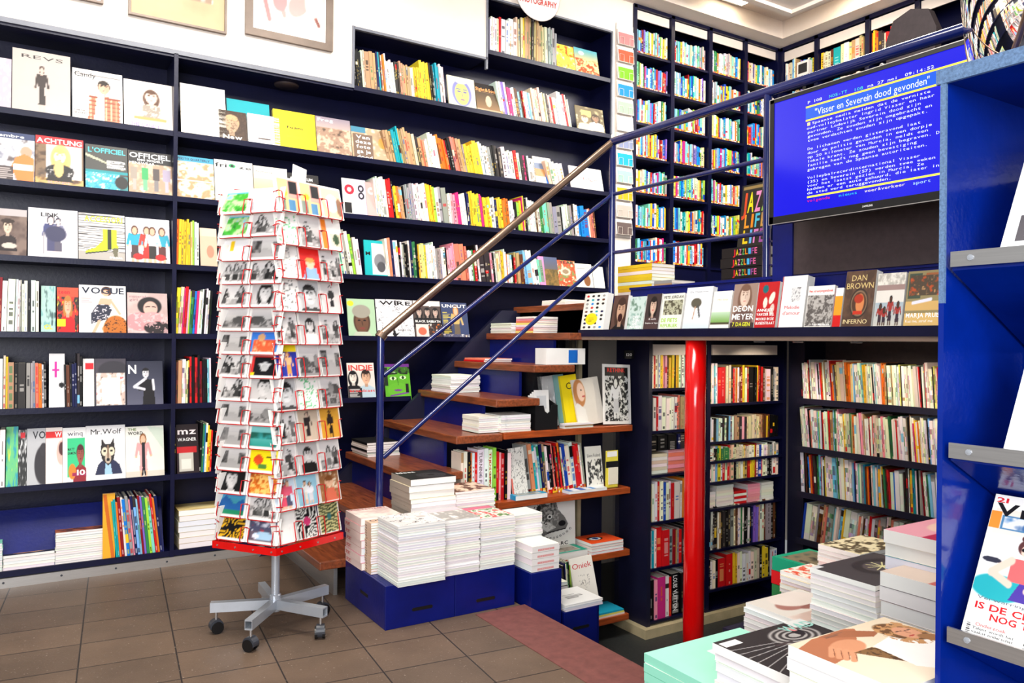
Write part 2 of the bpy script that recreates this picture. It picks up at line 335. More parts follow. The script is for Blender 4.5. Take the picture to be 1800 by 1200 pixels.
def spine_geo(m, t, h, d, col, r, T=None, style=0, ns=26, txt=None):
    """a closed book seen from its spine (at y = 0)"""
    col = np.array(col); dk = col*.45; lt = 1-(1-col)*.35; ink = np.array(PAL[r.choice('kkknrbGuo')][1]) if col.mean() > .45 else np.array(PAL[r.choice('wwwyYc')][1])
    im = np.zeros((ns, 4, 3)); hl = r.random() < .5; pz = r.random() < .6; sl = None; tw = r.choice([.1, .2, .28, .36])
    rows = [col]*ns
    a, b_ = sorted((r.uniform(.1, .5), r.uniform(.5, .92)))
    patch = np.array(PAL[r.choice('wkroybCGmsc' if style == 1 else 'wkgctrsdyw')][1]) if r.random() < (.15, .5, .4)[style] else None
    pa = r.randint(0, ns-4); pl = r.randint(2, 6)
    V = []; Fc = []; C = []
    xs = [0, (.5-tw)*t, (.5+tw)*t, t] if style < 2 else [0, .33*t, .66*t, t]; zs = [h*i/ns for i in range(ns+1)]
    for i in range(ns):
        f = i/ns; base = rows[i]
        if patch is not None and pa <= i < pa+pl: base = patch
        if style == 1 and i < 3: base = np.array(PAL[r.choice('oyrw')][1]) if style == 1 else base
        mid = base
        if a < f < b_ and r.random() < .6: mid = base*.45+ink*.55
        if i in (1, 2) and hl: mid = base*.4+ink*.6
        tri = [base, mid, base]
        if style == 2:
            if i % 3 == 0: sl = [np.clip(col*r.uniform(.55, 1.12)+np.array([r.uniform(-.12, .1) for _ in '123']), 0, 1) for _ in '123']
            tri = [sl[q] if .12 < f < .8 and pz else base for q in range(3)]
        for j in range(3):
            n = len(V); V += [(xs[j], 0, zs[i]), (xs[j+1], 0, zs[i]), (xs[j+1], 0, zs[i+1]), (xs[j], 0, zs[i+1])]; Fc.append((n, n+1, n+2, n+3)); cc = L(tri[j]); C += [cc]*4
    c = L(col*.96)
    V2 = [(0, 0, 0), (t, 0, 0), (t, d, 0), (0, d, 0), (0, 0, h), (t, 0, h), (t, d, h), (0, d, h)]
    n = len(V); V += V2; C += [c]*8
    Fc += [(n, n+3, n+7, n+4)[::-1], (n+1, n+2, n+6, n+5)]
    i_ = min(.0015, t*.15); n = len(V); pw = L((.9, .87, .8))
    V += [(i_, 0.001, .001), (t-i_, 0.001, .001), (t-i_, d-.002, .001), (i_, d-.002, .001), (i_, .001, h-.002), (t-i_, .001, h-.002), (t-i_, d-.002, h-.002), (i_, d-.002, h-.002)]; C += [pw]*8
    Fc += [(n, n+3, n+2, n+1), (n+4, n+5, n+6, n+7), (n+2, n+3, n+7, n+6)]
    V = np.array(V, float)
    if T is not None: V = np.array([tuple(T@Vector(p)) for p in V])
    m.add(V, Fc, np.array(C))
    if txt:
        s, c2 = txt; m.text(s, (t*.24, -.0006, h*.95), (0, 0, -1), (1, 0, 0), h*.85, t*.5, c2)
    return m
def expand(spec):
    out = []
    for tok in spec.split():
        ch = tok[0]; rest = tok[1:]; wide = rest.endswith('*'); rest = rest.rstrip('*')
        out += [(ch, 2.2 if wide else 1.)]*(int(rest) if rest else 1)
    return out
def run(name, cat, noun, group, where, spec, p0, p1, axis, d=.2, h=.27, hv=.12, lean=0., lv=3., style=0, mat='print', seed=1, texts={}, keep=1.):
    """a row of spines from p0 to p1 (world points on the shelf), facing -Y (axis A) or -X (axis C)"""
    r = random.Random(seed*77+5); items = expand(spec); p0 = Vector(p0); p1 = Vector(p1); Ln = (p1-p0).length; dr = (p1-p0).normalized()
    cat = {'journal': 'journal', 'interiors_magazine': 'interiors magazine', 'art_book': 'art book', 'hardback_book': 'hardback'}.get(name, cat); rz = math.atan2(dr.y, dr.x); ws = [w*r.uniform(.6, 1.4) for c, w in items]; k = Ln*.965/sum(ws)
    s = 0; lean *= 1.35; a = lean; out = []; hh = h
    for i, ((c, w), ww) in enumerate(zip(items, ws)):
        t = ww*k
        if i % 5 == 0: a = lean+r.uniform(-lv, lv)*.5; hh = h*r.uniform(1-hv, 1+hv*.6)
        bh = hh*r.uniform(.945, 1.04); nm, col = PAL[c]; col = shades(col, r)
        th = 'thick' if t > 1.25*k*1.0 else 'thin' if t < .8*k else ''
        tl = 'tall' if bh > h*1.05 else 'short' if bh < h*.93 else ''
        for q in ((tl, th), (th,), ()):
            lab = ' '.join(x for x in (*q, nm, noun) if x)+f', {ordw(i+1)} {where}'
            if len(lab.replace('-', 'x').split()) <= 16: break
        pos = p0+dr*(s+bh*math.sin(D(max(a, 0)))*0)
        out.append(dict(name=name, cat=cat, lab=lab, group=group, t=t*.9*math.cos(D(abs(a))), h=bh, d=d*r.uniform(.9, 1.), col=col, a=a, rz=rz, pos=pos+Vector((-dr.y, dr.x, 0))*r.uniform(0, .012), style=style, mat=mat, seed=r.random(), txt=texts.get(i)))
        s += t
    return out
def place(items):
    for b in items:
        m = spine_geo(MB(), b['t'], b['h'], b['d'], b['col'], random.Random(b['seed']), style=b['style'], txt=b['txt'])
        px = b['pos']+Vector((0, 0, 0))
        o = m.build(b['name'], b['mat'], None, px, (0, -D(b['a']), b['rz'])); tag(o, b['lab'], b['cat'], b['group'])
def place_mass(items, name, label, cat):
    if not items: return
    m = MB()
    for b in items:
        T = Matrix.Translation(b['pos'])@Matrix.Rotation(b['rz'], 4, 'Z')@Matrix.Rotation(-D(b['a']), 4, 'Y')
        spine_geo(m, b['t'], b['h'], b['d'], b['col'], random.Random(b['seed']), T, b['style'])
    tag(m.build(name, items[0]['mat']), label, cat, None, 'stuff')
def stack(name, cat, where, x, y, z0, w, l, ts, rz=0, cols='w', spine='S', label_c=None, group=None, jit=.004, seed=1, top=None, toplabel=None, skip_top=False, spinecol=None, sptxt=None, th_name='magazine'):
    """a pile on z0: x,y = corner (min x, max y side given by rz=0: x..x+w, y-l..y); returns the top height"""
    cat = {'magazine': 'stacked magazine', 'book': 'stacked book'}[cat]; r = random.Random(seed*31+3); z = z0; n = len(ts)
    for i, t in enumerate(ts):
        jx, jy = r.uniform(-jit, jit), r.uniform(-jit, jit); ang = rz+r.uniform(-1, 1)*(.6 if jit > .003 else .2)
        c = PAL[cols[i % len(cols)]]; col = shades(c[1], r, .04)
        last = i == n-1
        T = Matrix.Rotation(D(ang), 4, 'Z')@Vector((0, -l, 0)); loc = (x+jx+T.x, y+jy+T.y, z+t)
        if last and top is not None:
            art, texts = top
            cover_thing(name, toplabel, cat, loc, (D(-90), 0, D(ang)), w, l, t*.97, art, texts, group, 'gloss', spine=spinecol if spine != 'N' else (.92, .91, .89))
        else:
            m = MB(); cc = L(col); tt = t*.96
            m.box(0, w, 0, .0006, 0, l, cc).box(0, w, tt-.0006, tt, 0, l, cc)
            m.box(.0008, w-.001, .0006, tt-.0006, .001, l-.001, L(shades((.9, .89, .88), r, .03)))
            sc = L(spinecol) if spinecol is not None else cc
            if spine == 'W': m.box(-.0005, .0004, 0, tt, 0, l, sc)
            if spine == 'S': m.box(0, w, 0, tt, -.0004, .0006, sc)
            if sptxt:
                if spine == 'W': m.text(sptxt[0], (-.0009, tt*.8, l*.95), (0, 0, -1), (0, -1, 0), l*.3, tt*.5, sptxt[1])
                else: m.text(sptxt[0], (w*.2, tt*.8, -.0009), (1, 0, 0), (0, -1, 0), w*.6, tt*.5, sptxt[1])
            lb = f'{label_c or c[0]+" "+th_name}, '+(f'{ordw(n-i)} down in {where}' if n-i > 1 else f'uppermost of {where}')
            tag(m.build(name, 'matte', None, loc, (D(-90), 0, D(ang))), lb, cat, group)
        z += t
    return z
# ================================================================== the setting
def wallpiece(m, x0, x1, z0, z1, y0=4.985, y1=4.998): m.box(x0, x1, y0, y1, z0, z1)
m = MB(); [wallpiece(m, *a) for a in ((-2.6, 1.855, 3.06, 5.2), (1.855, 2.885, 3.44, 5.2), (2.885, 4.075, 3.9, 5.2), (4.075, 4.30, 1.55, 4.2))]
m.box(-2.6, 6.6, 5.30, 5.36, -.6, 5.2); tag(m.build('wall_back', 'white'), kind='structure')
struct('wall_side', 'white', 6.45, 6.5, -2, 5.36, -.6, 5.2)
m = MB().box(-3, 2.17, -2, 3.95, -.6, 0).box(-3, 3.0, 3.95, 5.3, -.6, 0); tag(m.build('floor', 'floor'), kind='structure')
struct('floor_basement', 'basefloor', 2.17, 5.4, -2, 5.3, -.7, -.57)
struct('trim_1', 'maroon', 1.90, 2.19, -2, 3.34, -.02, .003)
m = MB()
for i in range(2): m.box(2.17+.22*i, 2.39+.22*i, 2.9, 3.88, -.57, -.19*(i+1))
tag(m.build('floor_steps', 'dark'), kind='structure')
m = MB().box(3.16, 6.45, -1, 5.3, 1.40, 1.6); tag(m.build('floor_mezzanine', 'dark'), kind='structure')
struct('ceiling_basement', 'bceil', 2.99, 5.4, .5, 3.95, 1.375, 1.398)
# ceiling over the mezzanine with its sunken trough
m = MB(); zc = 4.185
m.box(-2.6, 6.45, 4.80, 5.0, zc, 5.2).box(5.95, 6.45, -2, 4.8, zc, 5.2)
m.box(-2.6, 5.95, 4.40, 4.8, zc+.16, 5.2).box(5.55, 5.95, -2, 4.4, zc+.16, 5.2)
m.box(4.45, 5.55, -2, 4.40, zc+.01, 5.2)
tag(m.build('ceiling', 'ceil'), kind='structure')
struct('trim_2', 'ceil', 4.2, 5.57, 4.36, 4.42, zc-.02, zc+.03); struct('trim_3', 'ceil', 5.52, 5.57, -2, 4.36, zc-.02, zc+.03)
for i, (a, b_) in enumerate((((4.95, 4.48), (5.35, 4.76)), ((5.62, 3.75), (5.86, 4.2)))):
    root = thing('trough_light', (a[0], a[1], zc+.14), (0, 0, 0), ['recessed white light fitting in the ceiling trough above the travel shelves', 'recessed white light fitting in the ceiling trough beyond the handrail'][i], 'light')
    w, l = b_[0]-a[0], b_[1]-a[1]
    MB().box(0, w, 0, l, 0, .02).build('housing', 'silver', root); MB().box(.03, w-.03, .03, l-.03, -.008, -.001).build('diffuser', 'lamp', root)
# ------------------------------------------------------------------ fitted bookcases
def bookcase(label, name='wall_bookcase'): return thing(name, (0, 0, 0), (0, 0, 0), label, 'bookcase')
YA = 4.99; SZ = [.083, .535, .956, 1.373, 1.785, 2.19, 2.575]
bc = bookcase('long navy wall bookcase filled with fashion and art magazines')
MB().box(-2.2, 1.86, 5.26, 5.29, 0, 3.06).box(1.86, 4.07, 5.26, 5.29, 0, 3.9).build('back_panel', 'navy', bc)
for z in SZ:
    x1 = 4.068 if z > 1.7 else 2.80 if z > 1.3 else 2.30 if z > .9 else 1.30
    th = .022
    MB().box(-2.2, x1, YA, 5.26, z-th, z).box(-2.2, x1, YA-.006, YA+.004, z-th-.004, z+.006).build('shelf', 'navy', bc)
    if z < 1.8: continue
for z, x0 in ((3.05, 1.86), (3.505, 2.89)): MB().box(x0, 4.068, YA, 5.26, z-.022, z).box(x0, 4.068, YA-.006, YA+.004, z-.026, z+.006).build('shelf', 'navy', bc)
bx('upright', 'navy', .745, .768, YA-.012, 5.26, .05, 3.04, bc); bx('upright', 'navy', 4.06, 4.078, YA, 5.28, 1.6, 3.9, bc)
bx('upright', 'dark', 1.30, 1.32, YA+.02, 5.26, 0, .95, bc)
m = MB().box(-2.2, 1.86, YA-.012, YA+.01, 3.035, 3.062).box(1.845, 1.862, YA-.014, YA+.01, 3.035, 3.45).box(1.86, 2.89, YA-.014, YA+.01, 3.43, 3.448).box(2.878, 2.892, YA-.014, YA+.01, 3.36, 3.9).box(2.89, 4.07, YA-.014, YA+.01, 3.888, 3.902).box(4.066, 4.08, YA-.014, YA+.01, 3.06, 3.9)
m.build('front_edging', 'greyedge', bc); bx('cap', 'navy', -2.2, 1.86, YA, 5.28, 3.02, 3.035, bc)
MB().box(1.86, 2.89, 5.0, 5.26, 3.432, 3.445).box(2.880, 2.888, 5.0, 5.26, 3.432, 3.9).box(2.89, 4.07, 5.0, 5.26, 3.89, 3.9).box(1.848, 1.858, 5.0, 5.26, 3.05, 3.44).build('lining', 'navy', bc)
bx('plinth', 'dark', -2.2, 1.30, 5.0, 5.2, 0, .06, bc); bx('kick_rail', 'alu', -2.2, 1.30, 4.976, 4.998, .0, .052, bc)
for i in range(7): MB().lathe((-.35+i*.27, 4.974, .03), [(.001, 0), (.006, .0), (.006, .003)], (.1, .1, .1), 8, 'Y').build('screw', 'rubber', bc)
m = MB().lathe((1.45, 5.12, 3.008), [(.001, .0), (.075, .0), (.08, .01), (.055, .012), (.05, .004), (.001, .004)], (.3, .28, .27), 24)
tag(m.build('recessed_speaker', 'brown'), 'round dark recessed speaker under the cap of the magazine bookcase', 'speaker')
# travel bookcase on the mezzanine
tb = bookcase('tall navy mezzanine bookcase packed with travel guides')
BX = [4.315, 4.745, 5.205, 5.665, 6.125]; BZ = [3.79, 3.50, 3.205, 2.917, 2.615, 2.32, 2.032]
bx('back_panel', 'navy', 4.3, 6.2, 5.25, 5.28, 1.6, 4.18, tb)
for x in BX: bx('upright', 'navy', x-.02, x+.02, 4.975, 5.25, 1.6, 4.18, tb)
bx('top_rail', 'navy', 4.3, 6.13, 4.975, 5.25, 4.155, 4.185, tb)
for z in BZ: bx('shelf', 'navy', 4.33, 6.11, 4.985, 5.25, z-.02, z, tb)
bx('cupboard_front', 'navy', 4.33, 6.11, 5.0, 5.02, 1.6, 2.01, tb)
for a, b_ in zip(BX, BX[1:]): bx('header_panel', 'ceil', a+.025, b_-.025, 5.0, 5.01, 4.075, 4.15, tb)
cb = bookcase('navy bookcase along the far mezzanine wall behind the television')
CY = [4.96, 4.57, 4.06, 3.62, 3.1]
bx('back_panel', 'navy', 6.40, 6.43, 2.5, 5.0, 1.6, 4.18, cb)
for y in CY: bx('upright', 'navy', 6.13, 6.40, y-.02, y+.02, 1.6, 4.18, cb)
bx('top_rail', 'navy', 6.13, 6.4, 2.5, 4.97, 4.15, 4.185, cb)
for z in (3.79, 3.5, 3.205, 2.917, 2.6, 2.3): bx('shelf', 'navy', 6.14, 6.4, 2.5, 4.95, z-.02, z, cb)
for a, b_ in zip(CY, CY[1:]): bx('header_panel', 'ceil', 6.15, 6.16, b_+.025, a-.025, 4.05, 4.14, cb)
# basement bookcases
bb = bookcase('dark navy basement bookcase of art books beside the red column')
YB = 3.83; B1 = [1.05, .77, .48, .17, -.135, -.48]; B2 = [.93, .665, .53, .385, .2, -.088, -.36, -.5]
bx('end_panel', 'dark', 3.465, 3.495, YB, 4.16, -.51, 1.372, bb); bx('upright', 'navy', 4.0, 4.035, YB, 4.14, -.51, 1.372, bb)
bx('upright', 'navy', 4.79, 4.83, YB, 4.14, -.51, 1.372, bb); bx('back_panel', 'dark', 3.495, 4.83, 4.14, 4.16, -.51, 1.372, bb)
for z in B1: bx('shelf', 'navy', 3.495, 4.0, YB, 4.14, z-.018, z, bb)
for z in B2: bx('shelf', 'navy', 4.035, 4.79, YB, 4.14, z-.018, z, bb)
bx('header_panel', 'ceil', 3.50, 3.99, YB-.002, YB+.01, 1.27, 1.34, bb); bx('header_panel', 'ceil', 4.045, 4.72, YB-.002, YB+.01, 1.27, 1.34, bb)
bx('plinth', 'beige', 3.42, 4.85, YB-.04, 4.18, -.57, -.51, bb)
rb = bookcase('black basement bookcase of interiors magazines under the mezzanine')
bx('back_panel', 'brown', 5.08, 5.1, .8, 3.9, -.5, 1.372, rb); RZ = [.955, .61, .285, -.05, -.4]
for z in RZ: MB().box(4.74, 5.08, .8, 3.66, z-.03, z).box(4.735, 4.745, .8, 3.66, z-.034, z+.008).build('shelf', 'dark', rb)
bx('end_panel', 'dark', 4.84, 5.1, 3.68, 3.82, -.57, 1.372, rb)
# red column
m = MB().lathe((3.03, 2.985, 0), [(.055, -.57), (.055, -.1), (.055, .5), (.055, 1.0), (.055, 1.40)], (.8, 0, 0), 32)
tag(m.build('column_red', 'red'), 'glossy red round steel column carrying the mezzanine edge', 'column', kind='thing')
# mezzanine parapet with display ledge
pp = thing('display_ledge', (3.0, 0, 1.4), (0, 0, 0), 'navy display ledge along the mezzanine edge holding paperbacks', 'ledge')
MB().box(.12, .145, .6, 3.62, .02, .275).build('back_board', 'blue', pp); MB().box(-.03, .12, .6, 3.9, .0, .024).box(-.04, -.028, .6, 3.93, -.015, .027).build('tray', 'navy', pp)
MB().box(-.035, .0, .6, 3.93, -.035, -.012).build('lower_lip', 'bceil', pp); MB().box(.11, .16, .6, 3.62, .268, .282).build('top_rail', 'blue', pp)
# ------------------------------------------------------------------ staircase
st = thing('staircase', (1.2, 3.9, 0), (0, 0, 0), 'open staircase with worn red-brown wooden treads and blue risers', 'staircase')
def TX(k): return 1.82+.262*(k-3)
for k in range(1, 9):
    x = TX(k); z = .2*k+.008
    MB().prism([(x, 3.9), (x+.31, 3.9), (x+.31, 4.97), (x, 4.97)], 2, z-.045, z).build('tread', 'wood', st, (-1.2, -3.9, 0), bevel=.006)
    if k < 8: MB().box(TX(k+1)+.03, TX(k+1)+.05, 4.11, 4.97, z, z+.155).build('riser', 'blue', st, (-1.2, -3.9, 0))
MB().prism([(1.25, .0), (1.6, .0), (3.3, 1.35), (3.3, 1.58), (3.0, 1.58)], 1, 4.92, 4.96).build('stringer', 'dark', st, (-1.2, -3.9, 0))
sk = MB().box(1.40, 1.42, 3.98, 4.99, 0, .155).build('toe_board', 'alu', st, (-1.2, -3.9, 0))
# handrail
hr = thing('handrail', (1.62, 3.9, .2), (0, 0, 0), 'blue tubular stair railing with a bare steel grip', 'handrail')
o_ = (-1.62, -3.9, -.2)
PA = Vector((1.62, 3.9, 1.375)); PB = Vector((3.2, 3.9, 2.64)); 
MB().tube([(1.62, 3.9, .6-.2), PA], .02, n=16).build('post', 'rail', hr, o_); MB().tube([(3.2, 3.9, 1.6), (3.2, 3.9, 2.62)], .021, n=16).build('post', 'rail', hr, o_)
MB().tube([(3.2, 2.667, 1.6), (3.2, 2.667, 2.63)], .021, n=16).build('post', 'rail', hr, o_)
MB().tube([PA, PA+(PB-PA)*.03, PB], .022, n=16).build('grip', 'steel', hr, o_)
MB().tube([PA+Vector((-.006, 0, -.012)), PA+Vector((.012, 0, .012))], .03, n=16).build('elbow', 'steel', hr, o_)
MB().tube([PB, (3.2, 3.88, 2.64), (3.2, 1.2, 2.62)], .026, n=16).build('top_rail', 'rail', hr, o_)
for a, b_ in (((1.64, 3.9, 1.16), (3.2, 3.9, 2.30)), ((1.64, 3.9, .72), (3.2, 3.9, 1.93))): MB().tube([a, b_], .0125).build('rail', 'rail', hr, o_)
for z in (2.30, 1.925): MB().tube([(3.2, 3.9, z), (3.2, 2.667, z-.01)], .012).build('rail', 'rail', hr, o_)
# shelving under the free side of the stairs
us = thing('stair_shelf', (2.3, 3.9, 0), (0, 0, 0), 'orange-brown wooden shelves built under the open side of the stairs', 'shelf')
uo = (-2.3, -3.9, 0)
for x0, x1, z in ((2.40, 3.385, .812), (2.36, 3.372, .405), (2.75, 3.372, 0.0), (3.06, 3.37, -.42)):
    MB().box(x0, x1, 3.895, 4.29, z-.04, z).build('board', 'woodx', us, uo, bevel=.003)
MB().box(2.2, 3.46, 4.30, 4.32, -.57, .76).build('back_panel', 'dark', us, uo)
MB().box(3.20, 3.23, 4.24, 4.27, -.4, .36).box(3.20, 3.23, 4.24, 4.27, .41, .77).box(3.20, 3.23, 4.24, 4.27, .82, 1.37).build('post', 'beige', us, uo)
for x, z0, z1 in ((3.355, -.42, .365), (3.355, .41, .77), (2.66, 1.02, 1.17), (2.42, .82, .97), (2.93, 1.22, 1.37)):
    MB().box(x, x+.004, 3.90, 4.10, z0, z1).build('acrylic_side', 'acrylic', us, uo)
MB().box(1.9, 2.15, 4.1, 4.12, .21, .60).build('cream_panel', 'beige', us, uo)
def proj(p):
    d = np.array(p, float)-np.array([0, 0, CH]); z = d@cF; return 900+FPX*(d@cR)/z, 600-FPX*(d@cU)/z
def XA(px, z, Y=YA):
    y = 600
    for _ in range(4):
        q = on(px, y, 'Y', Y); y = proj((q[0], Y, z))[1]
    return q[0]
def YX(px, z, X):
    y = 600
    for _ in range(4):
        q = on(px, y, 'X', X); y = proj((X, q[1], z))[1]
    return q[1]
GR = lambda v: (v, v*.98, v*.96)
SK = (.86, .68, .56)
DARK = (.1, .08, .1)
# ------------------------------------------------------------------ face-out magazines on the wall
def mA(label, px0, px1, z, h, art, texts=(), group='magazines shown face out on the wall shelves', t=.008, lean=13, Y=YA+.012, spine=None, noun='magazine', gap=.002):
    x0, x1 = XA(px0, z+h*.3, Y+.02)+gap/2, XA(px1, z+h*.3, Y+.02)-gap/2
    return cover_thing(noun, label, 'magazine', (x0, Y, z), (-D(lean), 0, 0), x1-x0, h, t, art, texts, group, spine=spine)
def A(bg=(.92, .9, .87), nx=40, ny=52): return Art(nx, ny, bg)
zA = SZ[6]; zB = SZ[5]; zC = SZ[4]; zD = SZ[3]; zE = SZ[2]; zF = SZ[1]; zG = SZ[0]
BLK = (.08, .07, .09); WH = (.97, .96, .95)
mA('pale mauve magazine half out of the picture, on the top wall shelf', -30, 20, zA, .30, A((.8, .76, .8)).blobs(3, [(.82, .78, .8), (.75, .68, .72), (.86, .84, .86)], 4), [('A', .55, .78, .95, .13, WH)])
mA('tall greige magazine with a small dark standing figure, top wall shelf', 21, 124, zA, .375, A((.76, .71, .68), 46, 60).figure(.5, .05, .78, (.22, .18, .17), (.18, .15, .15), (.8, .7, .65), (.2, .15, .14), .75), [('REVS', .15, .87, .87, .06, (.25, .24, .24), 0)])
a = A((.93, .9, .87)); a.rect(.03, .02, .05, .9, BLK, .6).rect(.03, .9, .97, .91, BLK, .6).bust(.62, .68, .11, SK, (.15, .1, .08), (.72, .38, .25), long=False)
a.poly([(.3, .02), (.95, .02), (.92, .5), (.35, .5)], (.75, .45, .32))
for i in range(6): a.line(.36+i*.1, .05, .36+i*.1, .5, .012, (.9, .75, .6)).line(.32, .08+i*.08, .95, .08+i*.08, .012, (.55, .25, .18))
a.poly([(.42, .02), (.62, .02), (.62, .55), (.5, .55)], (.95, .92, .9))
mA('white magazine with a figure in a rust plaid shirt, top wall shelf', 127, 216, zA, .315, a, [('Candy', .04, .85, .46, .1, BLK, 0), ('CHLOE', .04, .17, .25, .03, BLK), ('SEVIGNY', .04, .12, .28, .03, BLK)])
a = A((.95, .9, .86)); a.bust(.55, .68, .12, (.92, .82, .76), (.35, .22, .15), (.85, .78, .68)); a.rect(.2, .18, .85, .24, (.8, .6, .35)); a.blobs(8, [(.9, .85, .8), (.6, .55, .5), (.95, .9, .85)], 14, (.38, .25, .72, .5))
mA('white magazine with a figure in a patterned blouse beside the upright, top wall shelf', 218, 305, zA, .30, a, [('THE CANDY', .12, .04, .72, .07, (.55, .45, .75))])
a = A((.96, .94, .9)); a.rect(0, .72, 1, 1, (.78, .77, .78)); a.blobs(5, [(.97, .95, .92), (.9, .85, .78), (.98, .97, .95)], 4, (0, 0, 1, .6)); a.rect(0, .6, .6, .64, (.6, .55, .5), .5).rect(.0, .42, .45, .45, (.65, .58, .5), .5)
mA('large white and grey magazine just past the upright, top wall shelf', 318, 398, zA, .335, a)
a = A((.05, .62, .66)); a.blobs(7, [(.3, .25, .25), (.5, .42, .4), (.2, .17, .18)], 5, (0, 0, 1, .55)); a.rect(.08, .6, .28, .68, WH)
mA('teal book behind the portrait paperbacks, top wall shelf', 400, 476, zA, .30, a, Y=YA+.06, noun='art_book')
a = A((.25, .18, .14)); a.bust(.45, .55, .24, (.72, .6, .48), (.75, .62, .45), (.3, .22, .16), (.5, .35, .28), False); a.put(((a.field(3, 16) > .58)*1.), (.35, .26, .2), .45)
mA('small dark brown book with a gold-dusted portrait, top wall shelf', 385, 434, zA, .20, a, [('New', .12, .06, .82, .14, WH)], t=.02)
a = A((.97, .96, .96)); a.bust(.5, .55, .27, (.97, .93, .9), (.75, .72, .72), (.96, .95, .95), (.8, .55, .55), False); a.line(.32, .2, .68, .2, .02, (.2, .1, .1))
mA('white book with a bleached face and thin choker, top wall shelf', 436, 492, zA, .205, a, t=.03)
mA('thick plain yellow magazine with small black lettering, top wall shelf', 482, 556, zA, .265, A((.95, .84, .08)).lines(.3, .28, .75, .42, 6, (.75, .62, .1)).ell(.68, .83, .1, .06, (.88, .76, .1)), [('foam', .3, .54, .68, .07, (.2, .15, .05))], t=.03, spine=(.9, .75, .1))
a = A((.6, .5, .42)); a.blobs(12, [(.35, .28, .24), (.62, .5, .42), (.8, .7, .6), (.5, .42, .42)], 7, (0, 0, 1, .75)); a.grad((.7, .62, .6), (.55, .5, .55), .72, 1)
mA('brown photographic magazine between the yellow one and the cream one, top wall shelf', 557, 618, zA, .265, a, [('Frog', .05, .88, .5, .08, WH)])
a = A((.82, .72, .6)); a.blobs(14, [(.85, .75, .62), (.7, .6, .48), (.9, .82, .7)], 5); a.rect(.05, .0, .58, .8, (.45, .36, .3)); a.rect(0, .84, .4, 1, (.25, .5, .6)); a.ell(.85, .6, .12, .16, (.9, .6, .3))
mA('cream book with a brown title block and blue corner, top wall shelf', 619, 683, zA-.015, .25, a, [('Van', .12, .66, .5, .1, WH), ('deze', .1, .52, .52, .1, WH), ('foto', .12, .38, .5, .1, WH), ('ga je', .12, .24, .5, .1, WH), ('dood', .12, .08, .54, .1, WH)], t=.012)
# second row
a = A((.5, .5, .55)); a.blobs(21, [(.55, .55, .6), (.8, .8, .82), (.4, .36, .36)], 5); a.rect(0, .87, 1, 1, (.2, .25, .4)); a.ell(.8, .62, .14, .12, (.8, .6, .5)); a.poly([(.45, .3), (.55, .5), (.75, .58), (1, .5), (1, 0), (.6, 0)], (.9, .5, .25)); a.rect(.5, .25, .95, .36, WH); a.rect(0, 0, .5, .3, (.3, .26, .26)); a.lines(.05, .05, .55, .28, 6, (.85, .8, .78))
mA('magazine with an orange-shirted figure and navy masthead, second wall shelf down', -15, 61, zB, .285, a, [('vembre', .02, .9, .75, .06, WH)])
a = A((.45, .36, .28)); a.rect(0, .83, 1, 1, (.75, .1, .14)); a.rect(.2, .1, .97, .83, (.88, .86, .84)); a.blobs(22, [(.3, .22, .16), (.5, .4, .3), (.25, .2, .18)], 6, (0, 0, .22, .83)); a.blobs(23, [(.5, .35, .2), (.75, .65, .4), (.35, .25, .2)], 7, (0, 0, 1, .15))
a.ell(.52, .55, .22, .3, (.88, .76, .45)); a.bust(.5, .6, .12, (.95, .85, .78), (.88, .74, .4), (.1, .08, .09)); a.ell(.5, .3, .3, .14, BLK); a.blobs(24, [BLK, BLK, (.9, .88, .85)], 20, (.25, .2, .78, .38)); a.ell(.48, .35, .1, .18, (.9, .78, .48))
mA('magazine with a blonde figure under a red masthead band, second wall shelf down', 62, 147, zB, .29, a, [('ACHTUNG', .02, .86, .97, .1, WH), ('BLONDE', .25, .04, .72, .05, (.95, .6, .6))])
a = A((.25, .25, .24)); a.rect(0, .0, 1, .35, (.2, .5, .52)); a.blobs(31, [(.9, .9, .9), (.15, .6, .7), (.3, .7, .75), (.95, .95, .95), (.2, .3, .35)], 12, (0, 0, .8, .4)); a.ell(.85, .2, .16, .14, (.1, .1, .1)); a.poly([(0, .8), (.9, .5), (.9, .47), (0, .74)], (.7, .7, .6)); a.rect(0, .38, 1, .45, (.05, .55, .58)); a.lines(.5, .52, .95, .72, 6, WH)
mA('dark teal runway magazine beside the red-banded one, second wall shelf down', 150, 225, zB, .275, a, [("L'OFFICIEL", .06, .83, .95, .11, (.3, .8, .85)), ('FALL-WINTER', .5, .62, .95, .05, WH), ('COLLECTIONS', .5, .5, .95, .05, WH)])
a = A((.78, .68, .58)); a.rect(0, .72, 1, 1, BLK); a.blobs(33, [(.85, .75, .62), (.7, .58, .48), (.92, .86, .78)], 6, (0, 0, 1, .72))
for i, c in enumerate([(.6, .55, .5), (.2, .62, .35), (.3, .26, .26), (.65, .6, .68)]): a.poly([(.04+i*.25, .35), (.2+i*.25, .35), (.2+i*.25, .62), (.04+i*.25, .62)], c); a.rect(.08+i*.25, .08, .17+i*.25, .35, np.array(c)*.6+.3)
mA('menswear magazine with clothes rails under a black masthead, second wall shelf down', 226, 303, zB, .27, a, [('OFFICIEL', .02, .84, .97, .12, WH), ('1000 MODELS', .2, .77, .8, .05, WH), ('MENSWEAR', .02, .69, .6, .06, WH, 0)])
a = A((.88, .78, .64)); a.blobs(35, [(.93, .84, .7), (.7, .56, .4), (.96, .9, .78), (.6, .45, .3)], 5, (0, 0, 1, .86)); a.rect(0, .88, 1, 1, (.2, .58, .7)); a.rect(0, .42, 1, .45, WH)
mA('sepia photography quarterly with a turquoise top band, second wall shelf down', 309, 377, zB, .275, a, [('PHOTO QUARTERLY', .06, .91, .9, .05, (.1, .15, .3))])
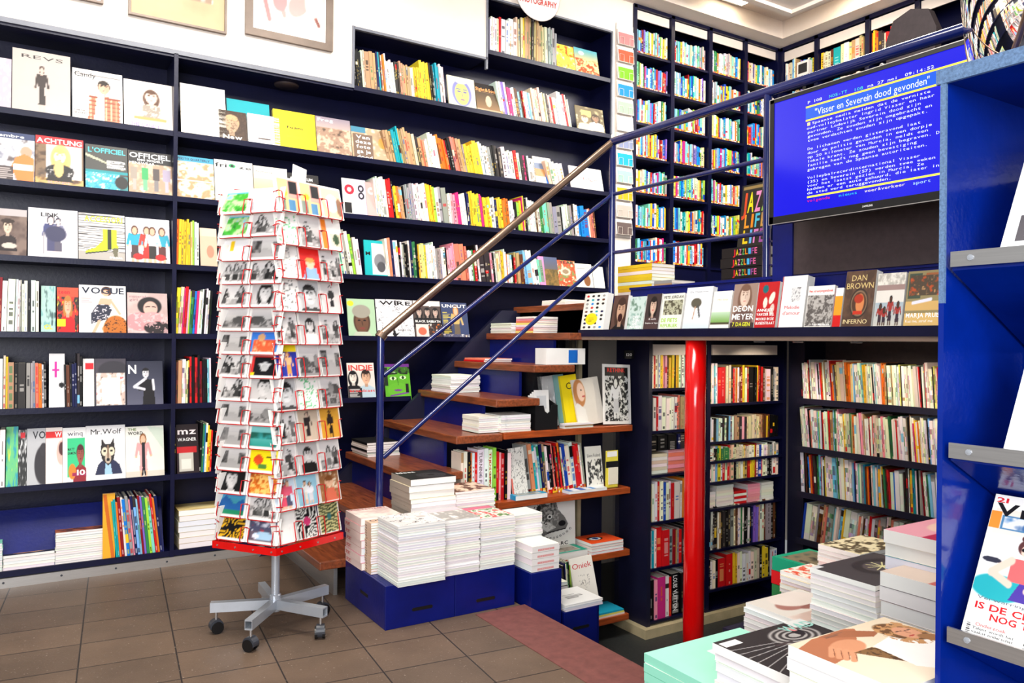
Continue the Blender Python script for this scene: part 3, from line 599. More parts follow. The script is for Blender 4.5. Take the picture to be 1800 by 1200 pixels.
a = A((.96, .95, .93)); a.ell(.5, .72, .4, .1, (.85, .84, .82)); a.ell(.46, .88, .09, .05, (.1, .6, .35)); a.ell(.46, .88, .04, .03, BLK)
mA('white magazine with a green eye in its masthead, second wall shelf down', 378, 446, zB, .28, a, [('fri', .02, .83, .32, .1, BLK), ('ze', .62, .83, .97, .07, BLK)])
a = A((.92, .88, .8)); a.grad((.7, .55, .38), (.95, .85, .65), 0, .7); a.rect(.2, .3, .8, .45, (.75, .6, .4)); a.rect(0, .72, 1, 1, (.9, .88, .83))
mA('cream landscape magazine beside the spinner top, second wall shelf down', 447, 507, zB, .27, a, [('Aesthetica', .05, .84, .55, .05, (.4, .38, .35), 0)])
a = A((.12, .11, .12)); a.blobs(37, [(.14, .12, .12), (.3, .25, .22), (.08, .07, .08)], 5, (0, 0, 1, .8))
mA('black art magazine just behind the postcard spinner top, second wall shelf down', 508, 562, zB, .25, a, [('ARTFORUM', .05, .82, .8, .08, WH)])
mA('black and white magazine with a red ring, by the lilac one, third row', 603, 628, zB, .26, A((.93, .92, .9)).ell(.5, .7, .35, .14, (.85, .1, .2)).ell(.5, .7, .15, .06, WH).rect(.1, .05, .6, .35, BLK), t=.006)
mA('lilac magazine with a black looped numeral, third row', 627, 645, zB, .26, A((.8, .75, .86)).ell(.5, .75, .3, .1, BLK).ell(.5, .75, .16, .05, (.8, .75, .86)).ell(.5, .55, .3, .1, BLK).ell(.5, .55, .16, .05, (.8, .75, .86)), t=.006)
mA('salmon pink magazine with a pale looped numeral, third row', 644, 664, zB, .25, A((.94, .66, .64)).ell(.5, .75, .3, .1, WH).ell(.5, .75, .16, .05, (.94, .66, .64)), t=.006)
# third row
a = A((.42, .36, .34)); a.blobs(41, [(.35, .28, .26), (.5, .42, .38)], 3); a.rect(0, .85, 1, 1, (.72, .68, .68)); a.bust(.45, .62, .12, (.85, .75, .66), (.2, .13, .1), (.16, .12, .13), (.6, .35, .3), False); a.ell(.45, .74, .2, .05, (.2, .14, .12)); a.ell(.5, .22, .22, .06, (.8, .75, .7))
mA('brown magazine with a hatted figure in a dark coat, third wall shelf down', -15, 47, zC, .27, a)
a = A((.87, .85, .87)); a.figure(.45, .05, .85, (.25, .27, .45), (.28, .28, .42), (.9, .82, .8), (.12, .12, .2), 1.1); a.figure(.6, .05, .83, (.5, .5, .6), (.35, .33, .4), (.9, .82, .8), (.12, .12, .2), .9); a.ell(.55, .5, .22, .16, (.22, .22, .34)); a.line(.3, .1, .3, .5, .015, (.6, .58, .6))
mA('pale lavender magazine with two dark-haired figures embracing, third wall shelf down', 49, 137, zC, .29, a, [('LINK', .25, .84, .62, .08, BLK)])
a = A((.88, .86, .85), 60, 78)
for i in range(26): a.line(-.1, .1+i*.036+.02*math.sin(i*1.7), 1.1, .02+i*.04+.03*math.sin(i*2.3), .006, (.2, .18, .18))
a.rect(0, 0, 1, .2, (.68, .65, .62)); a.rect(.52, .4, .82, .68, (.72, .82, .1)); a.poly([(.52, .44), (.82, .4), (.86, .3), (.55, .22), (.15, .14), (.14, .2), (.35, .28)], (.72, .82, .1)); a.rect(.62, .25, .7, .68, (.12, .14, .08)); a.poly([(.72, .28), (.86, .3), (.83, .1), (.76, .1)], (.4, .38, .3)); a.line(.15, .15, .6, .22, .012, BLK)
mA('striped magazine with a big lime ankle boot, third wall shelf down', 138, 220, zC, .285, a, [('ACCESSORI', .12, .83, .95, .12, (.75, .85, .1)), ('SPECIAL', .66, .07, .95, .04, WH)])
a = A((.88, .87, .9), 60, 78); a.rect(0, 0, 1, .8, (.82, .8, .84))
for cx, c1, c2 in ((.2, (.1, .62, .72), (.3, .2, .2)), (.82, (.1, .62, .72), (.35, .15, .15)), (.47, (.85, .2, .15), (.75, .15, .12)), (.6, (.93, .9, .9), (.14, .12, .12))): a.figure(cx, .02, .8, c1, c2, SK, (.35, .2, .12), 1.15)
a.ell(.28, .15, .12, .07, (.75, .12, .12)); a.ell(.78, .15, .12, .07, (.75, .12, .12))
mA('magazine with runway models in turquoise and red, third wall shelf down', 221, 299, zC, .28, a, [('COLLEZIONI', .08, .83, .96, .12, (.95, .95, .96))])
# fourth row
a = A((.95, .94, .93), 60, 78); a.ell(.58, .88, .12, .1, (.3, .16, .1)); a.ell(.56, .84, .07, .07, SK); a.poly([(.38, .58), (.66, .58), (.7, .72), (.45, .74)], SK); a.line(.66, .7, .86, .42, .03, SK); a.poly([(.25, .2), (.6, .3), (.7, .5), (.62, .6), (.38, .6), (.25, .42)], (.16, .17, .24)); a.put((a.field(9, 26) > .66)*((a.X > .25) & (a.X < .7) & (a.Y > .22) & (a.Y < .6)), (.85, .82, .85)); a.line(.3, .02, .42, .25, .035, SK); a.line(.5, .1, .72, .3, .035, SK)
a.ell(.78, .08, .28, .3, (.72, .4, .12)); a.put((a.field(10, 24) > .62)*((a.X-.78)**2/.078+(a.Y-.08)**2/.09 < 1), (.3, .15, .06)); a.lines(.05, .55, .3, .75, 5, (.75, .6, .6))
mA('white fashion magazine with a seated model in a dark spotted skirt, fourth wall shelf down', 139, 222, zD, .285, a, [('VOGUE', .05, .83, .96, .13, (.1, .13, .22))], t=.02)
a = A((.78, .68, .66), 60, 78); a.blobs(52, [(.8, .7, .68), (.74, .62, .6)], 3); a.ell(.55, .68, .3, .22, (.1, .08, .1)); a.ell(.57, .62, .18, .18, (.85, .68, .62)); a.line(.45, .66, .55, .67, .012, BLK); a.line(.62, .67, .7, .66, .012, BLK); a.ell(.3, .3, .34, .22, (.85, .55, .56)); a.ell(.6, .38, .28, .16, (.9, .6, .6)); a.ell(.75, .15, .35, .16, (.15, .12, .13)); a.put((a.field(3, 14) > .6)*(a.Y < .5), (.95, .75, .75), .7)
mA('dusty pink magazine with a face behind pink smoke, fourth wall shelf down', 224, 295, zD, .25, a, [('material', .05, .88, .45, .06, (.6, .45, .48), 0), ('girl', .05, .8, .25, .06, (.6, .45, .48), 0)])
a = A((.85, .3, .2)); a.blobs(54, [(.9, .75, .15), (.85, .2, .15), (.2, .15, .15), (.95, .85, .3)], 7, (0, 0, 1, .8)); a.bust(.5, .6, .16, SK, (.7, .45, .2), (.8, .1, .12)); a.rect(.0, .15, .4, .3, (.95, .85, .1))
mA('red and yellow teen magazine turned slightly outwards, fourth wall shelf down', 100, 138, zD, .265, a, [('teen', .05, .86, .6, .09, (.85, .1, .15))], t=.02)
a = A((.5, .68, .68)); a.blobs(55, [(.45, .66, .66), (.65, .78, .75), (.3, .4, .4)], 4)
mA('pale teal magazine beside the teen magazine, fourth wall shelf down', 72, 98, zD, .27, a, [('GL', .2, .08, .8, .1, (.9, .85, .2))], t=.03)
# fifth row
mA('white magazine with a magenta monogram running down it, fifth wall shelf down', 86, 114, zE, .31, A((.94, .93, .93)).rect(.35, .55, .5, .85, (.8, .15, .6)).rect(.2, .68, .65, .72, (.8, .15, .6)).ell(.8, .42, .18, .05, BLK), t=.016)
mA('white magazine with a red square, fifth wall shelf down', 146, 166, zE, .28, A((.92, .91, .9)).rect(.2, .78, .95, .92, (.85, .1, .15)), t=.02)
a = A((.28, .26, .3)); a.ell(.6, .75, .5, .2, (.2, .19, .22)); a.rect(.05, .05, .95, .7, (.82, .45, .4)); a.blobs(61, [(.85, .3, .3), (.93, .9, .88), (.8, .7, .65), (.3, .25, .25)], 9, (.05, .02, .95, .7)); a.rect(.22, .05, .8, .6, (.93, .91, .86))
mA('dark magazine with a cream card framed in red flowers, fifth wall shelf down', 167, 222, zE, .28, a)
a = A((.2, .21, .28), 60, 78); a.grad((.35, .35, .42), (.16, .17, .24)); a.bust(.52, .72, .09, (.85, .84, .86), BLK, BLK, (.5, .3, .3), False); a.poly([(.42, .0), (.78, .0), (.74, .45), (.68, .58), (.5, .58), (.46, .4)], BLK); a.line(.48, .58, .2, .42, .035, (.8, .79, .82)); a.line(.2, .42, .48, .36, .03, (.8, .79, .82)); a.line(.72, .56, .74, .36, .035, (.85, .84, .86))
mA('dark blue-grey magazine with a woman in black and a white initial, fifth wall shelf down', 223, 287, zE, .265, a, [('N', .04, .72, .26, .2, WH)])
# sixth row
a = A((.15, .6, .68)); a.poly([(0, .9), (.6, .4), (1, .2), (1, 0), (0, 0)], (.55, .7, .2)); a.blobs(65, [(.15, .6, .68), (.4, .75, .5), (.8, .85, .3)], 4)
mA('turquoise and green magazine by the picture edge, sixth wall shelf down', 10, 32, zF, .33, a, t=.02)
mA('white magazine with black heart lettering, sixth wall shelf down', 31, 47, zF, .31, A((.9, .9, .9)).blobs(66, [(.9, .9, .9), (.15, .15, .15), (.9, .9, .9)], 5).rect(.3, .85, .8, .95, (.8, .1, .15)), t=.02)
a = A((.72, .72, .73)); a.ell(.9, .35, .5, .35, (.18, .16, .18)); a.ell(.9, .62, .2, .12, (.2, .18, .2))
mA('grey fashion magazine with half its letters hidden, sixth wall shelf down', 47, 80, zF, .315, a, [('VO', .3, .82, 1.0, .13, (.2, .2, .22))], t=.03)
a = A((.93, .88, .85)); a.rect(.0, .82, .98, .94, (.85, .12, .12)); a.ell(.95, .55, .3, .22, (.88, .7, .65)); a.ell(.98, .62, .2, .12, (.3, .15, .15))
mA('white magazine with a red title bar and cropped face, sixth wall shelf down', 80, 110, zF, .315, a, [('W', .55, .83, .95, .09, WH)], t=.03)
a = A((.92, .91, .9), 50, 66); a.rect(.2, .1, .95, .8, (.2, .75, .5)); a.bust(.75, .5, .14, (.6, .3, .25), (.3, .1, .12), (.55, .1, .15), (.4, .1, .1), False); a.ell(.4, .2, .16, .14, (.9, .5, .15)); a.rect(.4, .12, 1, .18, (.6, .12, .3))
mA('magazine with a green panel and a red-lit man, sixth wall shelf down', 110, 152, zF, .31, a, [('winq', .2, .85, .85, .09, (.25, .2, .3), 0), ('MATT', .22, .58, .5, .05, BLK), ('EAMON', .22, .51, .56, .05, BLK), ('10', .6, .13, .95, .1, WH)], t=.03)
a = A((.9, .89, .89), 64, 84); a.poly([(.22, .1), (.3, .28), (.44, .38), (.68, .38), (.84, .28), (.92, .1)], (.14, .16, .28)); a.poly([(.46, .1), (.5, .36), (.6, .36), (.66, .1)], (.6, .75, .85)); a.poly([(.36, .5), (.4, .38), (.56, .26), (.7, .38), (.74, .52), (.7, .76), (.62, .66), (.48, .66), (.4, .76)], (.15, .13, .13)); a.ell(.47, .52, .08, .08, (.85, .8, .7)); a.ell(.64, .52, .08, .08, (.85, .8, .7)); a.ell(.47, .53, .035, .02, BLK); a.ell(.64, .53, .035, .02, BLK); a.ell(.555, .4, .08, .1, (.75, .68, .6)); a.ell(.555, .37, .045, .03, BLK); a.line(.555, .42, .555, .62, .02, (.5, .4, .32))
mA('white magazine with a wolf head in a navy suit, sixth wall shelf down', 151, 221, zF, .315, a, [('Mr.Wolf', .12, .84, .9, .1, (.12, .1, .12), 0)], t=.025)
a = A((.87, .86, .82), 60, 78); a.poly([(.55, 1), (1, .95), (1, .5)], (.78, .82, .76)); a.rect(0, 0, 1, .12, (.8, .77, .72)); a.figure(.45, .05, .82, (.85, .6, .6), (.88, .62, .62), SK, (.55, .35, .2), 1.3); a.rect(.42, .2, .5, .68, (.12, .12, .14)); a.line(.42, .05, .45, .2, .02, BLK); a.line(.5, .05, .47, .2, .02, BLK)
mA('pale magazine with a figure in a long pink coat, sixth wall shelf down', 221, 289, zF, .30, a, [('THE', .06, .92, .28, .05, (.35, .45, .15)), ('WORD', .06, .84, .45, .06, (.1, .1, .1))])
a = A((.12, .06, .08), 50, 66); a.rect(0, .42, .9, .55, (.7, .1, .12)); a.rect(.1, .05, .75, .42, (.7, .68, .64)); a.rect(.2, .1, .65, .3, (.82, .8, .76))
mA('black and crimson music magazine on the shelf past the upright', 311, 350, zF, .30, a, [('mz', .05, .8, .9, .13, (.9, .85, .85)), ('WAGNER', .05, .66, .9, .07, WH, 0)], t=.02)
# stair-side display, two staggered ledges
a = A((.68, .8, .66), 60, 78); a.ell(.5, .42, .3, .32, (.3, .2, .16)); a.ell(.5, .4, .24, .27, (.42, .29, .22)); a.ell(.5, .68, .33, .17, (.62, .6, .55)); a.poly([(.1, 0), (.9, 0), (.75, .16), (.25, .16)], (.75, .78, .7)); a.ell(.4, .45, .05, .02, BLK); a.ell(.6, .45, .05, .02, BLK); a.ell(.5, .25, .1, .03, (.5, .25, .22)); a.line(.5, .42, .52, .34, .02, (.3, .2, .16)); a.ell(.12, .88, .12, .07, (.95, .88, .2))
mA('green magazine with a turbaned face beside the stair foot post', 612, 661, zD-.01, .275, a, group='magazines on the ledges beside the stairs')
a = A((.9, .89, .9), 60, 78); a.put((np.abs(a.field(5, 5)-.5) < .012), (.3, .3, .32)); a.poly([(.4, .1), (.44, .3), (.5, .12), (.6, .16), (.5, .06), (.46, .0)], BLK)
mA('white line-drawing magazine behind the steel grip of the handrail', 663, 728, zD-.01, .28, a, [('WIRE', .1, .86, .95, .1, BLK), ('BABBLE ON', .55, .2, .9, .04, (.3, .3, .3))], group='magazines on the ledges beside the stairs')
a = A((.35, .28, .26), 60, 78); a.rect(0, .85, 1, 1, (.85, .82, .8)); a.rect(0, .4, 1, .86, (.3, .25, .24))
for cx in (.2, .5, .8): a.bust(cx, .7, .09, (.75, .65, .6), BLK, BLK)
a.rect(0, .4, 1, .52, BLK); a.rect(.05, .02, .5, .38, (.85, .8, .78)); a.blobs(71, [(.85, .45, .2), (.2, .15, .15), (.9, .88, .85)], 10, (.5, 0, 1, .4)); a.ell(.27, .2, .15, .1, (.8, .4, .3))
mA('music magazine with three long-haired men over a black title band', 729, 777, zD-.01, .28, a, [('MOJO', .04, .88, .96, .1, WH), ('BLACK SABBATH', .04, .43, .96, .06, WH)], group='magazines on the ledges beside the stairs')
a = A((.2, .25, .4), 60, 78); a.figure(.55, 0, .85, (.75, .65, .4), (.4, .35, .3), SK, (.8, .5, .2), 1.5); a.rect(0, .15, .35, .4, (.15, .15, .2)); a.lines(.04, .15, .35, .75, 14, (.95, .85, .3)); a.blobs(73, [(.9, .8, .7), (.3, .3, .4), (.85, .85, .85)], 9, (.0, 0, 1, .14))
mA('blue music magazine with a man in a pale jacket at the ledge end', 778, 824, zD-.01, .275, a, [('UNCUT', .04, .86, .96, .09, WH)], group='magazines on the ledges beside the stairs')
a = A((.85, .83, .8), 60, 78); a.rect(0, .75, 1, 1, (.9, .85, .82)); a.bust(.2, .62, .13, (.9, .86, .82), BLK, BLK, (.6, .3, .3)); a.bust(.68, .62, .15, SK, (.18, .12, .1), (.7, .78, .82), (.7, .4, .35), False); a.rect(0, 0, .5, .35, (.15, .14, .15)); a.lines(.05, .05, .45, .33, 8, WH); a.rect(0, 0, 1, .04, (.85, .2, .2))
mA('white magazine with two faces and a red masthead on the lower ledge', 612, 660, zE-.02, .265, a, [('INDIE', .05, .8, .95, .15, (.82, .3, .28)), ('broadcast', .05, .24, .98, .07, (.85, .25, .25))], group='magazines on the ledges beside the stairs')
a = A((.35, .65, .15), 60, 78); a.rect(0, .92, 1, 1, (.4, .15, .5)); a.ell(.33, .6, .13, .05, (.8, .9, .7)); a.ell(.72, .62, .13, .05, (.8, .9, .7)); a.ell(.33, .6, .05, .045, (.1, .2, .1)); a.ell(.72, .62, .05, .045, (.1, .2, .1)); a.line(.5, .6, .52, .42, .015, (.2, .42, .1)); a.rect(0, .4, .12, .9, (.1, .15, .1)); a.ell(.5, .28, .4, .2, (.42, .72, .2), al=.4); a.line(.2, .72, .5, .74, .02, BLK); a.line(.62, .74, .9, .73, .02, BLK); a.ell(.5, .27, .16, .03, (.45, .25, .5)); a.blobs(75, [(.1, .1, .1), (.2, .4, .1), (.8, .8, .8)], 8, (.3, .75, 1, .92)); a.line(.2, .12, .9, .2, .02, (.45, .25, .55)); a.rect(.8, .2, .93, .45, BLK)
mA('bright green magazine with two staring eyes on the lower ledge', 677, 722, zE-.02, .255, a, group='magazines on the ledges beside the stairs')
# ------------------------------------------------------------------ spine rows on the wall
IT = []
def rA(px0, px1, z, spec, where, h, lean, seed, noun='magazine spine', name='magazine', group=None, d=.2, Y=YA+.01, hv=.12, texts={}, style=0):
    IT.extend(run(name, 'magazine', noun, group, where, spec, (XA(px0, z, Y), Y, z), (XA(px1, z, Y), Y, z), 'A', d, h, hv, lean, 3, style, 'print', seed, texts))
J = 'journal'
rA(862, 984, 3.505, 'w4 c1 r1 w4* c2 k1 c1 y1 t5 d1 g1 t6 c3 g5', 'from the divider, topmost shelf of the wall bookcase', .30, 1, 1, 'journal spine', J, 'journals on the topmost wall shelf', hv=.2)
mA('small yellow and orange patterned book, topmost wall shelf', 978, 1010, 3.505, .215, A((.93, .6, .25)).blobs(81, [(.9, .35, .12), (.96, .85, .3), (.95, .9, .8)], 5), t=.015, lean=12)
a = A((.93, .8, .6)); a.grad((.9, .75, .5), (.35, .68, .75), .5, 1); a.ell(.3, .82, .12, .08, (.8, .88, .88)); a.blobs(82, [(.92, .5, .2), (.95, .85, .6), (.85, .3, .15), (.9, .7, .5)], 7, (0, 0, 1, .6))
mA('square book with a sky-blue and orange map cover, topmost wall shelf', 1011, 1052, 3.505, .225, a, t=.02, lean=12)
rA(626, 790, 3.05, 'k4 c2 t3* n1 C1 d1 c1 o1 w6 d3 t3 t3 c2 y4 y3 y3 k1 k2 C3 w3', 'from the cabinet end, upper shelf beside the stairs', .255, 5, 2, 'journal spine', J, 'journals on the upper shelf beside the stairs', hv=.14)
a = A((.85, .84, .74), 60, 70); a.ell(.5, .48, .36, .44, (.5, .5, .72)); a.ell(.5, .45, .26, .36, (.8, .8, .45)); a.ell(.5, .88, .22, .1, (.93, .92, .88)); a.ell(.4, .52, .07, .03, (.45, .42, .6)); a.ell(.62, .52, .07, .03, (.45, .42, .6)); a.line(.5, .5, .53, .36, .012, (.5, .45, .55)); a.ell(.51, .26, .08, .025, (.55, .4, .55)); a.line(.3, .6, .46, .6, .012, (.4, .4, .6)); a.line(.56, .6, .7, .6, .012, (.4, .4, .6))
mA('magazine with a drawn lime face and lavender hair, upper shelf beside the stairs', 788, 836, 3.05, .24, a, t=.012, lean=12)
a = A((.5, .4, .3)); a.rect(0, .72, 1, 1, (.13, .1, .1)); a.grad((.55, .42, .28), (.3, .25, .2), .1, .7); a.ell(.5, .4, .12, .2, (.8, .72, .6)); a.rect(0, 0, 1, .1, (.7, .62, .5))
mA('dark brown film magazine, upper shelf beside the stairs', 837, 880, 3.05, .225, a, [('Sight&Sound', .0, .74, .98, .12, (.95, .65, .4))], t=.012, lean=12)
rA(882, 1010, 3.05, 'w2 v2 w1 m2 w2 u2 s1 u1 r1 w3 s1 w1 t1 c5 c3 d1 c2 r1 w4 w2 r1 w2', 'past the brown film magazine, upper shelf beside the stairs', .245, 9, 3, 'journal spine', J, 'journals on the upper shelf beside the stairs', hv=.16)
a = A((.7, .63, .5)); a.blobs(84, [(.72, .66, .5), (.45, .4, .3), (.85, .8, .65)], 4); a.rect(.2, .6, .55, .85, (.85, .78, .45)); a.bust(.3, .5, .12, (.85, .8, .7), (.5, .42, .3), (.8, .75, .65)); a.bust(.7, .6, .12, (.6, .48, .38), (.3, .25, .2), (.93, .9, .85))
mA('sepia magazine with a couple in white, end of the upper shelf beside the stairs', 1013, 1062, 3.05, .215, a, t=.008, lean=12)
rA(685, 880, SZ[6]-.02, 't2 t1 C3 t6 c2 d1 t1 a2 w4 w2 o2 o2 r1 k2 a2 t2 g1 y3 y4 w4 g2', 'from the brown-labelled book, first shelf below the upper stair shelf', .255, 10, 4, 'journal spine', J, 'journals level with the handrail top', hv=.14)
rA(868, 938, SZ[6]-.02, 'k2 d2 w2 w2 r1 w1 d1 m1 k1 w1', 'past the yellow run, first shelf below the upper stair shelf', .25, 8, 5, 'journal spine', J, 'journals level with the handrail top', hv=.12)
mA('white magazine with black lettering among the journals above the grip', 914, 942, SZ[6]-.02, .225, A((.85, .84, .8)).blobs(88, [(.85, .83, .8), (.5, .47, .44)], 6, (0, 0, 1, .5)), [('SOU', .05, .78, .8, .1, BLK)], t=.008, lean=14)
mA('white magazine with a mountain photograph and blue corner above the grip', 940, 972, SZ[6]-.02, .25, A((.93, .91, .87)).rect(0, .35, .75, .75, (.75, .55, .35)).rect(0, .6, .75, .8, (.45, .5, .6)).rect(.6, 0, 1, .6, (.15, .4, .75)), t=.008, lean=14)
rA(968, 1000, SZ[6]-.02, 'c2* w3*', 'before the white signature book, shelf above the grip', .225, 12, 6, 'journal spine', J)
mA('plain white square book with a red handwritten scrawl at the shelf end', 1003, 1060, SZ[6]-.02, .22, A((.93, .91, .89)).line(.2, .52, .4, .62, .008, (.85, .15, .15)).line(.4, .62, .42, .5, .008, (.85, .15, .15)).line(.42, .5, .6, .58, .008, (.85, .15, .15)).line(.6, .58, .62, .48, .008, (.85, .15, .15)).line(.62, .48, .85, .56, .008, (.85, .15, .15)), t=.01, lean=14, noun='art_book')
rA(664, 1062, SZ[5]-.01, 'w6 r3 k1 y2 o1 t2 k1 g6 w6 y3 l1 w1* g2* w2 p3 m2 w3 n2 y5 y1 m2 y4 w2 n1 y3 o3 w2 k2 l2 y1 m1 y1 k2 w6 u1 w2 G2 e3 g4* k1 w4 g3 d1 w2 B3* w1 a3 u1', 'from the pink magazine, shelf crossed by the handrail', .27, 6, 7, 'journal spine', J, 'journals on the shelf crossed by the handrail', hv=.12)
rA(603, 640, zC-.01, 'e1 w1 g1 w1 l1 w2', 'behind the spinner, shelf just over the stairs', .285, 7, 8, 'journal spine', J)
a = A((.05, .68, .7), 50, 60); a.rect(.32, .1, .98, .92, (.85, .86, .86)); a.ell(.65, .45, .25, .2, (.5, .5, .52)); a.ell(.7, .3, .18, .14, (.3, .3, .32))
mA('teal magazine with a grey photograph of an animal, shelf just over the stairs', 641, 682, zC-.01, .265, a, [('M', .05, .6, .25, .1, BLK)], t=.01, lean=10)
rA(683, 948, zC-.01, 'w1 a1 n1 w2 k1 w1 g1 k2 w1 n1 G2 k1 y1 Y3 y1 w6 g3 w2 k1 p3 p2 a2* a1 w3 G1 r1 k1 w1 d3* p1 k1 w1 c3 y2 w2 o1 w2 k1 r1 t3 u2 s2 w3', 'from the teal magazine, shelf just over the stairs', .265, 5, 9, 'journal spine', J, 'journals just over the stairs', hv=.15)
rA(930, 962, zC-.01, 's1* w2* e1 g1', 'before the pink-edged magazine, shelf just over the stairs', .235, 9, 10, 'journal spine', J)
a = A((.5, .4, .25)); a.grad((.5, .38, .2), (.3, .35, .5)); a.rect(0, 0, .3, 1, (.9, .55, .75)); a.blobs(91, [(.55, .42, .2), (.35, .3, .15)], 8, (.3, 0, 1, .6))
mA('earth-toned magazine with a pink edge, shelf just over the stairs', 948, 982, zC-.01, .25, a, t=.012, lean=12)
a = A((.72, .62, .4), 50, 60); a.blobs(92, [(.8, .7, .5), (.5, .55, .3), (.85, .3, .15), (.9, .85, .7), (.4, .3, .2)], 8); a.ell(.6, .6, .2, .14, (.85, .8, .7)); a.ell(.6, .6, .12, .08, (.6, .5, .38))
mA('magazine crowded with flowers and vegetables, shelf just over the stairs', 968, 1014, zC-.01, .235, a, [('YEAR', .4, .88, .95, .1, BLK)], t=.01, lean=14)
mA('white magazine with pencil lettering and a brown drawing, shelf just over the stairs', 1013, 1042, zC-.01, .215, A((.92, .91, .88)).ell(.65, .35, .2, .22, (.55, .35, .2)).lines(.1, .8, .9, .9, 2, (.6, .6, .6)), t=.006, lean=12)
mA('blank white magazine back against the cabinet end, shelf just over the stairs', 1043, 1062, zC-.01, .2, A((.93, .92, .9)), t=.006, lean=12)
# left bay spines
rA(308, 352, zC, 'o1 y5 Y1 l1 w2', 'just past the upright, third shelf down', .27, 0, 11, 'book spine', 'art_book', 'yellow set past the upright', hv=.04)
mA('beige magazine with a small portrait, third shelf down past the upright', 352, 382, zC, .25, A((.82, .68, .58)).ell(.6, .4, .22, .16, (.7, .5, .4)).rect(0, .8, 1, 1, (.85, .75, .66)))
rA(-25, 72, zD, 't1 k1 n1 w1 B1 R1 w2* w2 g1 w2 k1 w1* w1', 'from the picture edge, fourth shelf down', .295, 0, 12, hv=.06, group='spines on the fourth wall shelf')
rA(306, 372, zD, 'y1* c1* m1 r1 p1 l1 G1* B1 m1 w3 k1 w2 k1', 'just past the upright, fourth shelf down', .275, -3, 13, style=2, hv=.05, group='spines on the fourth wall shelf')
rA(-25, 86, zE, 'd1 w2* c1 y1 t1* k1 d1* g1* g2 a1 o1 w1 k1', 'from the picture edge, fifth shelf down', .28, 0, 14, style=0, group='spines on the fifth wall shelf')
rA(114, 146, zE, 'k1 u1* k1 n2 d1 k1', 'between the two white magazines, fifth shelf down', .285, 0, 15, group='spines on the fifth wall shelf')
rA(306, 374, zE, 'k1 u1 t1* w1* c1 k1 r1 k1 r1 k1 R1 k1* s1 w1', 'just past the upright, fifth shelf down', .27, 0, 16, style=2, group='spines on the fifth wall shelf')
rA(-25, 10, zF, 'w1 n1* w1', 'from the picture edge, sixth shelf down', .31, 0, 17)
rA(302, 311, zF, 'k2', 'just past the upright, sixth shelf down', .3, 0, 18)
rA(350, 372, zF, 'k1 G1 B1 w1 y2 r1', 'past the crimson music magazine, sixth shelf down', .3, -2, 19)
rA(204, 290, zG, 'C1 C1 o1 R1 w1 B1 g1 p1 n1 s1 s1 R1 v1 G1 l1 e1 r1 o1 n1', 'from the tall yellow book, bottom wall shelf', .34, 4, 20, 'paperback spine', 'design_book', 'numbered series on the bottom wall shelf', hv=.01, texts={i: ('SERIES', (.95, .95, .95)) for i in ()})
# bottom wall shelf piles
mA('tall orange-yellow book with a black spine beside the colourful series', 180, 202, zG, .37, A((.9, .65, .15)).poly([(0, 1), (.3, 1), (1, 0), (.7, 0)], (.8, .4, .1)), t=.03, lean=4, noun='design_book')
MB().prism([(0, 0), (.02, 0), (.17, .30), (.15, .30)], 0, -.0, 1.27).build('inclined_panel', 'blue', bc, (-.55, 5.02, .083))
nx_ = .0
z_ = stack('pile_magazine', 'magazine', 'the low pile, bottom wall shelf', XA(5, .2), 5.22, zG, XA(97, .2)-XA(5, .2), .2, [.016]*5, 0, 'w', 'W', 'thick white-paged magazine', 'low pile on the bottom wall shelf', .002, 41,
   top=(Art(44, 40, (.12, .14, .2)).ell(.6, .35, .35, .22, (.85, .65, .45)).ell(.4, .25, .25, .12, (.8, .55, .35)).blobs(5, [(.1, .12, .2), (.14, .18, .28)], 4, (0, .6, 1, 1)), [('EVERZINE', .05, .85, .95, .1, WH)]), toplabel='dark navy magazine with golden hands topping the low pile, bottom wall shelf')
stack('pile_magazine', 'magazine', 'the tallest pile on the bottom wall shelf', XA(98, .2), 5.22, zG, XA(192, .2)-XA(98, .2), .2, [.0125]*14, 0, 'w', 'W', 'white-paged magazine', 'tall pile on the bottom wall shelf', .002, 42,
   top=(Art(44, 40, (.3, .2, .15)).blobs(6, [(.2, .13, .1), (.35, .2, .14), (.6, .32, .18), (.75, .5, .35)], 4), []), toplabel='brown magazine topping the tallest pile, bottom wall shelf')
stack('pile_magazine', 'magazine', 'the pile behind the spinner, bottom wall shelf', .80, 5.22, zG, .44, .21, [.033]*7, 0, 'c', 'W', 'thick beige volume', 'thick volumes behind the spinner', .004, 43, th_name='volume',
   top=(Art(30, 24, (.88, .78, .55)).blobs(9, [(.93, .85, .62), (.8, .68, .42)], 4), []), toplabel='pale gold volume topping the pile behind the spinner')
stack('pile_magazine', 'magazine', 'the cropped pile at the picture edge', XA(-50, .2), 5.2, zG, XA(4, .2)-XA(-50, .2), .2, [.013]*12, 0, 'we', 'W', 'pale magazine', 'cropped pile on the bottom wall shelf', .002, 44)
place(IT); IT = []
